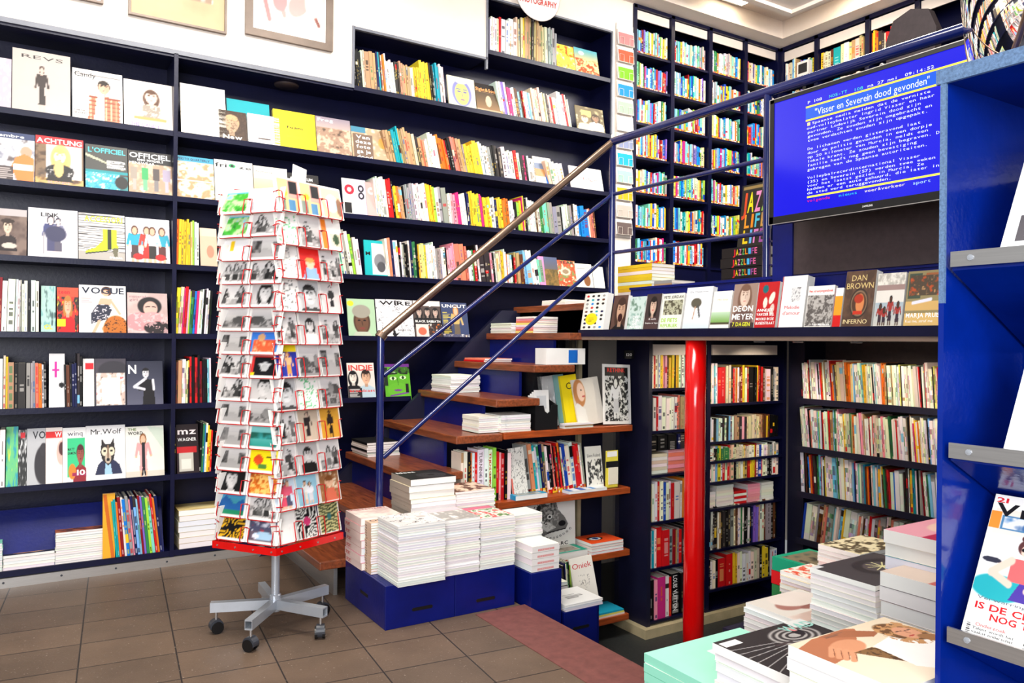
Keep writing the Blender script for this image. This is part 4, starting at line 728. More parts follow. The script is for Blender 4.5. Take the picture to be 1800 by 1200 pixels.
# ------------------------------------------------------------------ travel guides
TP = 'wwwwwccssBBbCCoryyYGlmvsgReeyw'
def tspec(r, n): return ' '.join(r.choice(TP)+'1' for _ in range(n))
tg = []
rr = random.Random(5); bayw = ['first', 'second', 'third', 'fourth']; shw = ['top', 'second', 'third', 'fourth', 'fifth', 'sixth', 'bottom']
for s_, z in enumerate(BZ):
    for b_ in range(4):
        x0, x1 = BX[b_]+.024, BX[b_+1]-.024
        if s_ == 6 and b_ > 1: continue
        if s_ == 6: pass
        n = 21 if b_ < 3 else 19
        if b_ == 3 and s_ >= 3: n = 12; x1 = x0+.28
        tg += run('travel_guide', 'travel guide', 'travel guide', 'travel guides on the mezzanine', f'in the {bayw[b_]} bay from the envelopes, {shw[s_]} shelf', tspec(rr, n), (x0, 5.0, z), (x1, 5.0, z), 'A', .15, .205, .12, 0, 2, 1, 'print', 200+s_*5+b_)
tg.sort(key=lambda b: dist(b['pos'])); place(tg[:300]); place_mass(tg[300:], 'travel_guide_rows', 'rows of further small bright travel guides in the deeper bays of the mezzanine bookcase', 'travel guides')
ct = []
for s_, z in enumerate((3.79, 3.5)):
    for b_ in range(3 if s_ == 0 else 2):
        sp_ = ['w2 c3 s2 w1 t3 k1 v1 R1 B2 w2 G1 e1 y1', 'y1 c3 u1 C1* c1* w1* Y1 t1* c1* t2', 'o1 y1 o2 d2* c1 r4 c2 y2* g1 t1 y2 w3 o1'][b_]
        ct += run('hardback_book', 'book', 'hardback spine', 'books on the far mezzanine wall', f'in {bayw[b_]} bay past the corner, {["top", "second"][s_]} far shelf', sp_, (6.15, CY[b_]-.03, z), (6.15, CY[b_+1]+.03, z), 'C', .2, .235, .12, 0, 2, 0, 'print', 300+s_*5+b_)
place(ct)
# ------------------------------------------------------------------ basement
bi = []
def rB(bay, z, spec, where, h, seed, px=None, lean=0, style=0, txt={}, hv=.1, d=.2):
    x0, x1 = (3.50, 3.995) if bay == 1 else (4.04, 4.785)
    if px: x0, x1 = XA(px[0], z+.1, YB), XA(px[1], z+.1, YB)
    bi.extend(run('art_book', 'book', 'art book spine', 'art books in the basement', where, spec, (x0, YB+.01, z), (x1, YB+.01, z), 'A', d, h, hv, lean, 1.5, style, 'print', seed, txt))
W1 = 'from the dark panel beside the red column, '
rB(1, 1.05, 'w1 r1 w2 y1 p2 u1 y2 k1 y2 w5 c1 t1 w3 k1 w1', W1+'top shelf', .23, 401); rB(1, .77, 'k1 w1 r1 w3* w3 a2 t3 w3 c1 g1 s1 k1 w1', W1+'second shelf', .235, 402)
rB(1, .48+.155, 'k3* n1 d2* k2 w1', 'on the piled books, third basement shelf', .11, 403, d=.12); rB(1, .17, 'y1 w2 r1 w1 b1 w2 r1 w1* w1 o1 G1 w1 C1 k2 w1 e1 w1', W1+'fourth shelf', .25, 404)
rB(1, -.135, 'w1 C1 w1 r2* g1 R1 t1 g1 r1 d1 k1 r1 w1 u1 a1 o2', W1+'fifth shelf', .25, 405); rB(1, -.48, 'k1* p1 m1* w1 r1 k1* k1 w1 g1 w1 k1 w2', W1+'bottom shelf', .29, 406, txt={5: ('LOUIS VUITTON', (.95, .95, .95))})
W2 = 'from the divider behind the red column, '
rB(2, .93, 'c2 w1 s1 w1 r2* c2 d1 r1 c1 o1 w1 u1 R1 y1 w1 r1 k2* y1 r1 k1 r1 u1 c1 w1* k1 g1 w2', W2+'top shelf', .27, 411)
rB(2, .665, 'w2 d1 s1 w2 d1 w1 d1 s1 g1 w1 t2 d1 p1 d1 c6 t2 u2 y1 u1 k4', W2+'second shelf', .165, 412, style=2, hv=.02, d=.14); rB(2, .53, 'w2 k2 G6 c9 w8 g5', W2+'third shelf', .085, 413, hv=.03, d=.1)
rB(2, .385, 'w3 s1 y1 w1 r1 w1 r1 c1 k2 c2 w1 y1 t1 r1 y2 R1 w1 b1 r1 w2 k2 w3', W2+'fourth shelf', .235, 414); rB(2, -.088, 'k1 w1 d1 k2 w1 t1 k1 d1* k1 d1 g1* w1 u1 w2 G1 w1 k2 w1 k1 n1 v2 t1 w2 u1* g1* k1 u1 k1', W2+'sixth shelf', .28, 415)
rB(2, -.36, 'k1 w2 k1 r2* y2 w4 w2 c2 k1 y2 k1 w2', W2+'seventh shelf', .22, 416)
place(bi)
stack('piled_book', 'book', 'the pile beside the end panel, third basement shelf', 3.50, 4.06, .48, .16, .2, [.022]*6, 0, 'wc', 'S', 'white softcover', 'flat books on the third basement shelf', .003, 51)
stack('piled_book', 'book', 'the pile behind the red column', 3.67, 4.06, .48, .18, .2, [.026]*6, 0, 'ap', 'S', 'pale pink softcover', 'flat books on the third basement shelf', .003, 52)
stack('piled_book', 'book', 'the pile by the divider, third basement shelf', 3.86, 4.06, .48, .13, .2, [.022]*6, 0, 'w', 'S', 'white-edged book', 'flat books on the third basement shelf', .003, 53)
for i, (x, w, n, c, cn) in enumerate(((4.05, .07, 6, 'w', 'small white book'), (4.13, .17, 8, 'w', 'white book'), (4.31, .13, 5, 'rw', 'small red and white book'), (4.45, .13, 7, 'p', 'pinkish book'), (4.60, .13, 7, 'w', 'white book'))):
    stack('piled_book', 'book', f'the {ORD[i]} basement pile past the divider', x, 4.06, .2, w, .2, [.0185]*n, 0, c, 'S', cn, 'flat books on the fifth basement shelf', .002, 60+i)
# interiors magazines facing the camera side
ri = []
specs = ['k1 w1 w1 w2* r1 k1 w1 t1 w2* k1 w1* r1 o1 w1 t1 w2* r1* o2 g1 d1 Y1 c2* c1 w1 o2* c1 Y1 w1 s1 r1 w2* s1 y2 c1 k1 w1 Y1 w2',
 'w4 t1 w1* k1 a1 w2* s1 l1 w1 k1 r1 w2 w1* w1 r1 t1* s1 G1 w1 p1 w2* y1 c2* G1 t1 o1 w2* w1 m1 p1 c1 t1 w3 r1 w2',
 'w1* k1 u1 k2 B1 o1 R1 d2 G1 s1* r1 w1 d1 y1 w2* s1* w1 G1 w1 w1* y1 w2* s1 b1 d1 w1 e1 w1 g2 C1 u1 o1 r1 k1 w1',
 'b1 w2* g1 u1* t1 a1 g1* s1 w1 c1 s1 y1 w2* w1 a1 w1 u1 w1 c1 r1 w1']
for i, (z, sp_) in enumerate(zip(RZ, specs)):
    _l = sp_.split(); random.Random(i).shuffle(_l); sp_ += ' '+' '.join(_l)
    ri += run('interiors_magazine', 'magazine', 'interiors magazine spine', 'interiors magazines in the basement', f'from the corner, {ORD[i]} black basement shelf', sp_, (4.76, 3.64, z), (4.76, 2.5, z), 'C', .2, .275, .08, -4 if i == 3 else 3, 3, 2, 'print', 500+i)
ri.sort(key=lambda b: dist(b['pos'])); place(ri[:300]); place_mass(ri[300:], 'interiors_magazine_rows', 'remaining tightly packed interiors magazines deepest in the basement corner', 'interiors magazines')
# ------------------------------------------------------------------ paperbacks on the display ledge
def mC(label, px0, px1, h, art, texts=(), t=.03, lean=10, X=2.985, z=1.425, spine=None, name='paperback'):
    y0, y1 = YX(px0, z+h*.3, X), YX(px1, z+h*.3, X)
    return cover_thing(name, label, 'book', (X, y0-.001, z), (-D(lean), 0, D(-90)), y0-y1-.002, h, t, art, texts, 'books along the display ledge', spine=spine)
a = A((.94, .92, .88), 60, 80)
for i in range(9):
    for j in range(4): a.ell(.15+j*.23, .08+i*.105, .06, .03, PAL['kgCkrngkuBkk'[(i*5+j*3) % 12]][1]) if (i*j) % 4 != 3 or i > 5 else 0
a.ell(.42, .3, .26, .16, (.95, .85, .1)); a.lines(.3, .24, .55, .36, 3, (.5, .45, .1))
mC('white book covered in small coloured icons with a yellow oval, at the stair end', 1020, 1060, .235, a, t=.045, spine=(.93, .91, .88))
a = A((.35, .25, .22)); a.bust(.6, .55, .28, (.75, .6, .5), (.25, .17, .14), BLK, (.4, .15, .12)); a.ell(.6, .35, .16, .12, (.2, .08, .08))
mC('brown paperback with a screaming face', 1072, 1097, .21, a, spine=(.3, .22, .2))
mC('pale green paperback with misty trees', 1101, 1129, .195, A((.6, .72, .68)).blobs(101, [(.55, .68, .64), (.75, .82, .8), (.4, .52, .45)], 5), [('DIT', .3, .34, .7, .08, WH), ('ZIJN', .3, .24, .75, .08, WH), ('DE', .35, .14, .6, .08, WH), ('NAMEN', .2, .04, .9, .08, WH)], t=.04, spine=(.9, .9, .88))
mC('dark paperback with a woman resting her chin', 1130, 1156, .205, A((.25, .2, .2)).bust(.5, .65, .2, (.8, .68, .6), (.12, .1, .1), (.3, .22, .22)), [('Delphine de Vigan', .1, .16, .95, .04, WH, 0), ('& nacht', .3, .27, .8, .05, WH, 0)], spine=(.8, .78, .74))
mC('cream paperback with a crowd and lime lettering', 1158, 1196, .20, A((.9, .9, .85)).blobs(103, [(.85, .86, .75), (.3, .28, .22), (.7, .7, .6), (.5, .5, .4)], 9, (.08, .4, .95, .82)), [('PETE JORDAN', .06, .86, .95, .08, (.25, .25, .25)), ('DE FIETS', .05, .2, .8, .11, (.6, .8, .2)), ('REPUBLIEK', .05, .06, .85, .09, (.6, .8, .2))], spine=(.9, .9, .86))
mC('white paperback with a bent dark figure on pale water', 1199, 1245, .225, A((.9, .91, .92)).grad((.8, .85, .88), (.93, .93, .93), 0, .5).ell(.42, .62, .2, .12, (.35, .33, .28)).line(.5, .55, .6, .3, .03, (.3, .3, .3)).line(.4, .52, .35, .25, .02, (.75, .6, .5)).ell(.7, .45, .12, .15, (.85, .86, .9)), [('De Thuiskomer', .15, .87, .85, .04, (.5, .5, .55), 0)], spine=(.93, .93, .92))
mC('white paperback with a green meadow band', 1247, 1280, .195, A((.93, .92, .88)).grad((.45, .62, .3), (.75, .85, .75), .15, .45).rect(0, .1, 1, .16, (.3, .28, .2)), [('Het dorp', .25, .75, .8, .05, (.75, .7, .55), 0)], spine=(.93, .92, .9))
mC('brown paperback with wind-blown hair and big white lettering', 1282, 1324, .225, A((.6, .5, .45)).bust(.5, .72, .2, (.85, .75, .68), (.45, .33, .27), (.4, .3, .28)).rect(0, 0, 1, .12, (.25, .2, .2)), [('DEON', .05, .38, .9, .13, WH), ('MEYER', .05, .2, .97, .13, WH), ('7 DAGEN', .1, .05, .85, .09, (.85, .85, .2))], spine=(.85, .8, .75))
mC('red paperback with pale leaves and a teal badge', 1325, 1362, .225, A((.72, .1, .12)).ell(.35, .85, .14, .09, (.1, .4, .42)).ell(.7, .65, .16, .1, (.9, .85, .8), 40).ell(.4, .55, .1, .12, (.9, .85, .8)).ell(.75, .4, .1, .13, (.85, .75, .7), -30), [('ANNEJET', .05, .36, .8, .06, WH), ('VAN DER ZIJL', .05, .27, .9, .06, WH), ('MOORD IN DE', .05, .17, .9, .06, WH), ('BLOEDSTRAAT', .05, .08, .95, .06, WH)], spine=(.9, .88, .86))
mC('tall white book with a red side line and red script', 1366, 1410, .245, A((.93, .92, .92)).rect(0, 0, .04, 1, (.7, .1, .15)).blobs(107, [(.2, .2, .22), (.85, .85, .85), (.5, .5, .52)], 14, (.42, .5, .78, .78)), [('Melodie', .2, .36, .8, .07, (.8, .1, .15), 0), ("d'amour", .15, .25, .85, .07, (.8, .1, .15), 0)], t=.05, spine=(.93, .92, .9))
mC('white paperback with a grey village photograph and red title', 1413, 1460, .19, A((.93, .92, .9)).blobs(109, [(.5, .48, .46), (.7, .68, .66), (.35, .33, .32), (.8, .78, .76)], 10, (.02, .02, 1, .78)), [('Het straatjongensboek', .05, .85, .95, .06, (.85, .2, .15)), ('Petr Machacka', .3, .05, .95, .05, WH)], t=.02, spine=(.9, .88, .85))
mC('slim red and yellow paperback tucked beside the thick brown one', 1462, 1476, .175, A((.9, .6, .15)).rect(0, 0, 1, .3, (.8, .1, .1)).rect(0, .8, 1, 1, WH), t=.03, spine=(.75, .1, .12))
a = A((.32, .24, .2), 60, 80); a.blobs(111, [(.3, .22, .18), (.38, .28, .22)], 5); a.ell(.52, .42, .3, .26, (.16, .13, .12)); a.ell(.52, .42, .27, .23, (.55, .45, .35)); a.ell(.52, .42, .24, .2, (.3, .2, .15)); a.ell(.55, .42, .14, .17, (.8, .5, .3)); a.ell(.5, .5, .15, .08, (.65, .2, .12)); a.rect(.35, .22, .65, .28, (.75, .2, .12))
mC('thick dark brown thriller with a medallion and gilt capitals', 1478, 1531, .245, a, [('DAN', .2, .82, .7, .11, (.85, .75, .5), 0), ('BROWN', .05, .68, .95, .11, (.85, .75, .5), 0), ('INFERNO', .05, .06, .85, .08, (.88, .8, .6), 0)], t=.045, spine=(.5, .42, .35))
a = A((.85, .83, .8), 60, 80); a.blobs(113, [(.7, .68, .64), (.9, .88, .84)], 12, (0, .78, 1, 1)); a.rect(0, .68, 1, .78, (.6, .5, .48)); a.grad((.78, .76, .72), (.62, .68, .72), 0, .45)
for cx, hh in ((.2, .35), (.35, .28), (.55, .5), (.82, .38)): a.figure(cx, .04, .06+hh, (.6, .2, .18), (.2, .15, .2), (.3, .2, .15), BLK, .8)
mC('pale paperback with four children on a beach', 1534, 1584, .225, a, spine=(.8, .8, .78))
a = A((.55, .5, .35), 60, 80); a.rect(.05, .5, .4, .95, (.25, .3, .25)); a.rect(.5, .55, .95, .95, (.6, .35, .2)); a.blobs(115, [(.8, .6, .4), (.3, .25, .2), (.7, .3, .15)], 9, (.08, .55, .95, .92)); a.rect(0, .28, 1, .45, (.8, .65, .4)); a.line(.2, .42, .7, .48, .03, (.85, .85, .9)); a.rect(0, 0, 1, .24, (.82, .68, .42))
mC('ochre paperback with a reclining figure by bookshelves, beside the tall blue unit', 1587, 1652, .225, a, [('MARJA PRUIS', .05, .16, .97, .08, WH), ('Kus me, straf me', .05, .07, .8, .05, WH, 0)], spine=(.4, .35, .3))
# ------------------------------------------------------------------ mezzanine odds and ends behind the ledge
def blockstack(x0, y0, w, l, z, ts, cols, label, where, seed, name='piled_book', **k): return stack(name, 'book', where, x0, y0, z, w, l, ts, 0, cols, 'W', label, None, .003, seed, **k)
q0, q1 = YX(1086, 1.8, 3.42), YX(1146, 1.8, 3.42)
struct('trim_4', 'dark', 3.40, 3.72, 2.75, 4.45, 1.6, 1.665)
stack('yellow_book', 'book', 'the pile beside the mezzanine post', 3.42, q0, 1.665, .2, q0-q1, [.022]*9, 0, 'wyy', 'W', 'yellow and white striped book', 'yellow books beside the mezzanine post', .002, 71)
stack('piled_book', 'book', 'the low pile past the yellow books', 3.42, q1-.02, 1.665, .2, .16, [.02]*4, 0, 'gwtg', 'W', 'pale softcover', None, .006, 72)
rainbow = [('J', (.85, .15, .2)), ('A', (.95, .85, .1)), ('Z', (.9, .5, .7)), ('Z', (.4, .75, .4)), ('L', (.95, .55, .1)), ('I', (.3, .7, .9)), ('F', (.6, .3, .6)), ('E', (.9, .4, .6))]
jy0 = YX(1268, 1.8, 3.42); zz = 1.665
for i in range(4):
    m = MB().box(0, .26, -.30, 0, 0, .056, L((.12, .1, .11))).box(.004, .257, -.301, .0, .006, .05, L((.85, .82, .78))).box(-.001, 0, -.3, 0, 0, .056, L((.14, .12, .12)))
    for j, (ch, c) in enumerate(rainbow): m.text(ch, (-.002, -.085-j*.022, .012), (0, -1, 0), (0, 0, 1), .018, .034, c)
    tag(m.build('boxed_book', 'print', None, (3.42+.004*(i % 2), jy0+.003*(i % 3), zz)), f'black book with rainbow spine letters, {ordw(4-i)} from the top of the mezzanine pile', 'book', 'thick rainbow-lettered books on the mezzanine'); zz += .058
a = Art(60, 84, (.16, .15, .13)); a.rect(.03, .92, .97, .97, (.6, .5, .3))
tx = [('J', .04, .55, .2, .33, (.85, .3, .15)), ('A', .24, .55, .46, .33, (.95, .88, .1)), ('Z', .5, .55, .7, .33, (.92, .55, .75)), ('Z', .74, .55, .95, .33, (.6, .8, .3)), ('L', .18, .3, .36, .22, (.95, .6, .15)), ('I', .42, .3, .5, .22, (.95, .55, .1)), ('F', .56, .3, .72, .22, (.3, .75, .85)), ('E', .77, .3, .95, .22, (.8, .6, .3)), ('L', .18, .05, .36, .22, (.95, .8, .1)), ('I', .42, .05, .5, .22, (.4, .7, .9)), ('F', .56, .05, .72, .22, (.85, .5, .75)), ('E', .77, .05, .95, .22, (.6, .3, .6))]
jy = YX(1296, 2.05, 3.44); jy1 = YX(1345, 2.05, 3.44)
cover_thing('boxed_book', 'upright dark book with huge rainbow letters standing on its own pile', 'book', (3.44, jy, zz), (-D(8), 0, D(-90)), jy-jy1, .36, .04, a, tx, 'thick rainbow-lettered books on the mezzanine')
# fire extinguisher sign
fs = thing('fire_sign', (3.22, 2.64, 1.72), (0, 0, 0), 'small red fire extinguisher sign with white symbols at the mezzanine post', 'sign')
m = MB().box(-.003, .003, -.095, .0, 0, .185, L((.95, .93, .9))).box(-.0042, -.003, -.087, -.008, .01, .175, L((.82, .08, .08)))
W_ = L(WH); m.box(-.005, -.0042, -.04, -.018, .025, .125, W_).add([(-.005, -.029+.011*math.cos(t), .125+.014*math.sin(t)) for t in np.linspace(0, 2*math.pi, 16)[:-1]], [tuple(range(15))[::-1]], W_).box(-.005, -.0042, -.036, -.014, .146, .151, W_)
for i in range(4): m.add([(-.005, -.05-.002*i, .03+.03*i), (-.005, -.08, .045+.03*i), (-.005, -.072, .062+.03*i), (-.005, -.056, .05+.03*i)], [(0, 1, 2, 3)], W_)
m.build('sign_plate', 'print', fs); MB().tube([(-.02, .0, .03), (.0, .0, .03)], .004).tube([(-.02, .0, .15), (0, 0, .15)], .004).build('clamp', 'rail', fs)
# postcard strip on the white wall
ps = thing('postcard_strip', (4.20, 4.98, 2.2), (0, 0, 0), 'vertical white wire strip of plain coloured envelopes on the white wall', 'card rack')
MB().box(-.09, .09, -.004, .0, .02, 1.78).build('back_strip', 'ceil', ps)
cs = [('brown', (.4, .34, .33)), ('taupe', (.72, .68, .64)), ('mustard', (.85, .66, .1)), ('mint', (.6, .8, .7)), ('cyan', (.1, .62, .75)), ('slate blue', (.5, .53, .65)), ('pale grey', (.8, .8, .83)), ('sage', (.6, .68, .6)), ('bright blue', (.1, .5, .78)), ('apple green', (.45, .7, .15)), ('brick red', (.78, .35, .24)), ('dusty pink', (.75, .5, .5))]
for i, (n_, c) in enumerate(cs):
    z = 2.24+i*.142; 
    m = MB().box(-.076, .076, -.034, -.0325, z-2.2, z-2.198)
    for k in (-1, 1): m.tube([(k*.075, -.004, z-2.2), (k*.075, -.03, z-2.2), (k*.075, -.034, z-2.2+.06), (k*.03, -.034, z-2.2+.06), (k*.03, -.034, z-2.2)], .0018, n=5)
    m.build('wire_pocket', 'white', ps)
    e = MB().box(-.085, .085, -.012, 0, 0, .125, L((.93, .92, .9))).box(-.08, .08, -.0135, -.012, .0, .1, L(c)); 
    tag(e.build('envelope_pack', 'matte', None, (4.20, 4.962, z), (-D(6), 0, 0)), f'pack of {n_} envelopes on the wall strip', 'envelopes', 'envelope packs on the wall strip')
# ------------------------------------------------------------------ television
tv = thing('television', (2.9, 1.9, 1.9), (0, 0, 0), 'wide flat television with a bright blue text page above the ledge', 'television')
X0 = 2.88; tz0, tz1, ty0, ty1 = 1.893, 2.457, 2.385, 1.39
o_ = (-2.9, -1.9, -1.9)
MB().box(X0+.006, X0+.05, ty1, ty0, tz0, tz1).build('back_shell', 'black', tv, o_, bevel=.004)
m = MB().box(X0-.004, X0+.01, ty1, ty0, tz1-.016, tz1).box(X0-.004, X0+.01, ty1, ty0, tz0, tz0+.032).box(X0-.004, X0+.01, ty0-.022, ty0, tz0, tz1).box(X0-.004, X0+.01, ty1, ty1+.022, tz0, tz1)
MB().text('SAMSUNG', (X0-.0045, 1.919, tz0+.013), (0, -1, 0), (0, 0, 1), .045, .008, (.85, .85, .85)).build('brand_lettering', 'matte', tv, o_); m.build('bezel', 'black', tv, o_)
[setattr(s, 'default_value', s.default_value) for s in ()]
m = MB().box(X0-.005, X0+.0, ty1, ty0, tz0-.003, tz0).box(X0-.005, X0, ty1, ty0, tz1, tz1+.003).box(X0-.005, X0, ty0, ty0+.003, tz0-.003, tz1+.003); m.build('chrome_trim', 'alu', tv, o_)
img = np.zeros((20, 30, 3))+np.array((.03, .02, .80)); gx, gy = np.meshgrid(np.linspace(0, 1, 30), np.linspace(0, 1, 20))
m = MB().grid((X0, ty0-.022, tz0+.032), (0, -(ty0-ty1-.044), 0), (0, 0, tz1-tz0-.048), img)
xt = X0-.0012
def tbox(y0, y1, z0, z1, c): m.add([(xt, y0, z0), (xt, y1, z0), (xt, y1, z1), (xt, y0, z1)], [(0, 1, 2, 3)], L(c))
YL_ = 2.185; YEL = (.98, .9, .3); W_ = (.93, .95, 1)
tbox(YL_+.01, 1.42, 2.376, 2.384, YEL); tbox(YL_+.01, 1.42, 2.318, 2.326, YEL); tbox(YL_+.01, 1.42, 2.327, 2.375, (.08, .35, .85)); tbox(YL_, 1.42, 1.984, 1.992, YEL); tbox(2.187, 2.172, 2.298, 2.312, (.95, .85, .6))
cw = (2.18-1.675)/35
def tline(s, y, z, c=W_, h=.0125, k=1., bold=0): m.text(s, (xt-.0006, y, z), (0, -1, 0), (0, 0, 1), cw*len(s)*k, h, c, bold, mono=True)
tline('P 108', 2.186, 2.393); tline('NOS-TT', 2.08, 2.392, (.3, .85, .75)); tline('108', 1.965, 2.388, (.3, .85, .75)); tline('ma 27 mei', 1.904, 2.388); tline('09:14:52', 1.746, 2.388)
m.text('"Visser en Severein dood gevonden"', (xt-.0006, 2.148, 2.335), (0, -1, 0), (0, 0, 1), .50, .03, W_, 0)
for s, y, z in (('Spaanse media melden dat de vermiste', 2.163, 2.300), ('oud-volleybalster Ingrid Visser en haar', YL_+.005, 2.282), ('partner Lodewijk Severein dood zijn', YL_, 2.264), ('gevonden. Ze zouden zijn omgebracht en', YL_, 2.246), ('twee verdachten zouden zijn opgepakt.', YL_, 2.228),
  ('De lichamen werden gisteravond laat', YL_, 2.192), ('door de politie gevonden in een dorpje', YL_, 2.174), ('op 20 kilometer van Murcia, meldt een', YL_, 2.156), ('lokale krant. Ze zouden zijn begraven. De', YL_, 2.138), ('familie heeft nog geen bevestiging', YL_, 2.120), ('gekregen van de Spaanse autoriteiten.', YL_, 2.102),
  ('Volleybalrecordinternational Visser', YL_, 2.066), ('(35) en Severein (57) werden twee weken', YL_, 2.048), ('voor het laatst gezien in Murcia. Ze', YL_, 2.032), ('hadden er een auto gehuurd, die later in', YL_, 2.016), ('de stad werd teruggevonden.', YL_, 2.000)): tline(s, y, z, h=.0115)
tline('volgende', YL_, 1.966, (.9, .1, .3)); tline('nieuws', 2.03, 1.966, (.2, .75, .85)); tline('weer&verkeer', 1.912, 1.966, (.95, .9, .8)); tline('sport', 1.711, 1.964, (.7, .85, 1))
m.build('screen', 'screen', tv, o_)
MB().box(2.931, 3.099, 1.8, 2.0, 2.1, 2.25).build('wall_bracket', 'black', tv, o_)
# panel and posts behind the television
mb_ = thing('partition', (3.15, 2.0, 1.6), (0, 0, 0), 'dark brown partition panel with a blue post, behind the television', 'panel'); o_ = (-3.15, -2.0, -1.6)
MB().box(3.10, 3.16, .8, 2.425, 1.68, 2.3).build('board', 'brown', mb_, o_); MB().box(3.09, 3.17, 2.425, 2.54, 1.6, 2.44).build('post', 'blue', mb_, o_)
# little things above the television: a desk lamp and a round magnifier lamp, two small screens
dl = thing('desk_lamp', (3.6, 2.0, 2.4), (0, 0, 0), 'black folding desk lamp whose arm shows over the television', 'lamp'); o_ = (-3.6, -2.0, -2.4)
a0, a1, a2 = on(1527, 150, 'X', 3.6), on(1550, 112, 'X', 3.6), on(1585, 128, 'X', 3.6)
MB().tube([(3.6, a0[1], 1.6), a0, a1], .006).tube([a1, a2], .006).build('arm', 'alu', dl, o_); MB().lathe(tuple(a2), [(.02, .03), (.06, -.02), (.07, -.03)], n=18).build('lamp_shade', 'black', dl, o_)
a0 = on(1600, 62, 'X', 3.7); mo = thing('monitor', tuple(a0), (0, 0, 0), 'round-topped grey monitor back standing beyond the television', 'monitor')
MB().prism([(-.12, -.2), (.12, -.2), (.13, .0), (.09, .1), (0, .13), (-.09, .1), (-.13, 0)], 0, 0, .05).build('shell', 'brown', mo); MB().box(.01, .03, -.02, .02, -(a0[2]-1.6), -.2).build('stand', 'black', mo)
a0 = on(1411, 122, 'X', 3.9); mo = thing('card_terminal', tuple(a0), (0, 0, 0), 'small white terminal with a black screen showing over the handrail', 'terminal')
MB().box(0, .03, -.04, .04, -.06, .05).build('case', 'white', mo); MB().box(-.002, 0, -.03, .03, -.02, .035).build('display', 'black', mo); MB().box(.01, .02, -.008, .008, -(a0[2]-1.6), -.06).build('stand', 'black', mo)
# hanging oval sign and framed pictures
m = MB().lathe((0, 0, 0), [(.001, -.004), (.20, -.004), (.205, 0), (.20, .004), (.001, .004)], L((.95, .93, .92)), 40, 'Y')
m.text('PHOTOGRAPHY', (-.165, -.0055, -.09), (1, 0, .05), (0, 0, 1), .34, .045, (.82, .25, .2)); m.text('ART', (-.09, -.0055, -.02), (1, 0, 0), (0, 0, 1), .16, .05, (.82, .25, .2))
q = on(945, 24, 'Y', 4.95); tag(m.build('hanging_sign', 'matte', None, (q[0], 4.95, q[2]+.15), (0, 0, 0)), 'white oval card with red hand lettering hung above the topmost shelf', 'sign')
def picture(label, x0, x1, z0, h, art, inner, fw=.03, inner2=None):
    p = thing('framed_picture', (x0, 4.982, z0), (0, 0, 0), label, 'picture', 'framed pictures on the white wall'); w = x1-x0
    MB().box(0, w, -.025, 0, 0, fw).box(0, w, -.025, 0, h-fw, h).box(0, fw, -.025, 0, fw, h-fw).box(w-fw, w, -.025, 0, fw, h-fw).build('frame', 'frame', p)
    MB().grid((fw, -.010, fw), (w-2*fw, 0, 0), (0, 0, h-2*fw), art.a).build('print', 'gloss', p)
a = Art(60, 70, (.72, .62, .48)); a.blobs(121, [(.75, .65, .5), (.68, .58, .44)], 3); a.blobs(122, [(.9, .88, .85), (.6, .5, .42), (.85, .78, .7)], 8, (.2, .2, .88, 1))
picture('bronze-framed picture with a tan mount, above the patterned blouse magazine', *[on(p[0], p[1], 'Y', 4.982)[0] for p in ((225, 28), (397, 62))], 3.21, .8, a, None, .012)
a = Art(70, 80, (.93, .9, .88)); a.line(.08, .5, .22, .12, .03, (.85, .5, .5)); a.line(.3, .45, .42, .18, .03, (.9, .6, .58)); a.ell(.36, .3, .1, .1, (.88, .55, .55)); a.rect(.5, 0, .98, 1, (.92, .82, .8)); a.ell(.62, .3, .16, .1, (.85, .62, .6), 30); a.line(.68, .42, .9, .15, .02, (.5, .28, .25)); a.ell(.85, .4, .14, .2, (.93, .78, .76), -20)
picture('grey-framed picture with pink hand studies on white', *[on(p[0], p[1], 'Y', 4.982)[0] for p in ((430, 62), (583, 92))], 3.24, .8, a, None, .045)
picture('corner of a thin dark frame at the upper picture edge', *[on(p[0], p[1], 'Y', 4.982)[0] for p in ((60, 0), (181, 11))], 3.235, .7, Art(8, 8, (.93, .92, .9)), None, .012)
# ------------------------------------------------------------------ under and on the stairs
def sx(px, py, Y): return on(px, py, 'Y', Y)[0]
us_ = []
us_ += run('art_book', 'book', 'art book spine', 'tall books under the stairs', 'past the cream panel, lower board under the stairs', 'w1 w1 k1 o1 w1 r1 w1* w1* w1* l1 r1 p1 r1 k1 w1*', (sx(811, 880, 3.95), 3.95, .405), (sx(902, 880, 3.95), 3.95, .405), 'A', .13, .31, .1, 0, 1, 0, 'print', 601, {6: ('TURNING PAGES', (.5, .45, .45)), 8: ('TIJDSCHRIFT', (.75, .1, .12))})
us_ += run('art_book', 'book', 'art book spine', 'tall books under the stairs', 'past the drawing-covered magazine, lower board under the stairs', 'g1* a1* C1 w1 e1 n1 t1 w1 k2 a1 k1 r1 k1 r1 k1 w1 b2 w2* r1* r1 w1 g1', (sx(930, 870, 3.98), 3.98, .405), (sx(1035, 862, 3.98), 3.98, .405), 'A', .13, .31, .08, 6, 2, 1, 'print', 602)
place(us_)
def mU(label, px0, px1, z, h, art, texts=(), Y=3.95, lean=8, tilt=0, t=.008, name='magazine', cat='magazine', mat='gloss', spine=None):
    x0 = XA(px0, z+h*.4, Y); x1 = XA(px1, z+h*.4, Y)
    return cover_thing(name, label, cat, (x0, Y, z), (-D(lean), D(-tilt), 0), x1-x0, h, t, art, texts, 'magazines standing under the stairs', mat, spine)
a = A((.88, .87, .84), 50, 60); a.put((np.abs(a.field(7, 7)-.5) < .02), (.35, .35, .35)); a.rect(0, 0, .1, .4, (.85, .4, .35))
mU('pale magazine with a pencil drawing, lower board under the stairs', 903, 930, .405, .3, a, tilt=4)
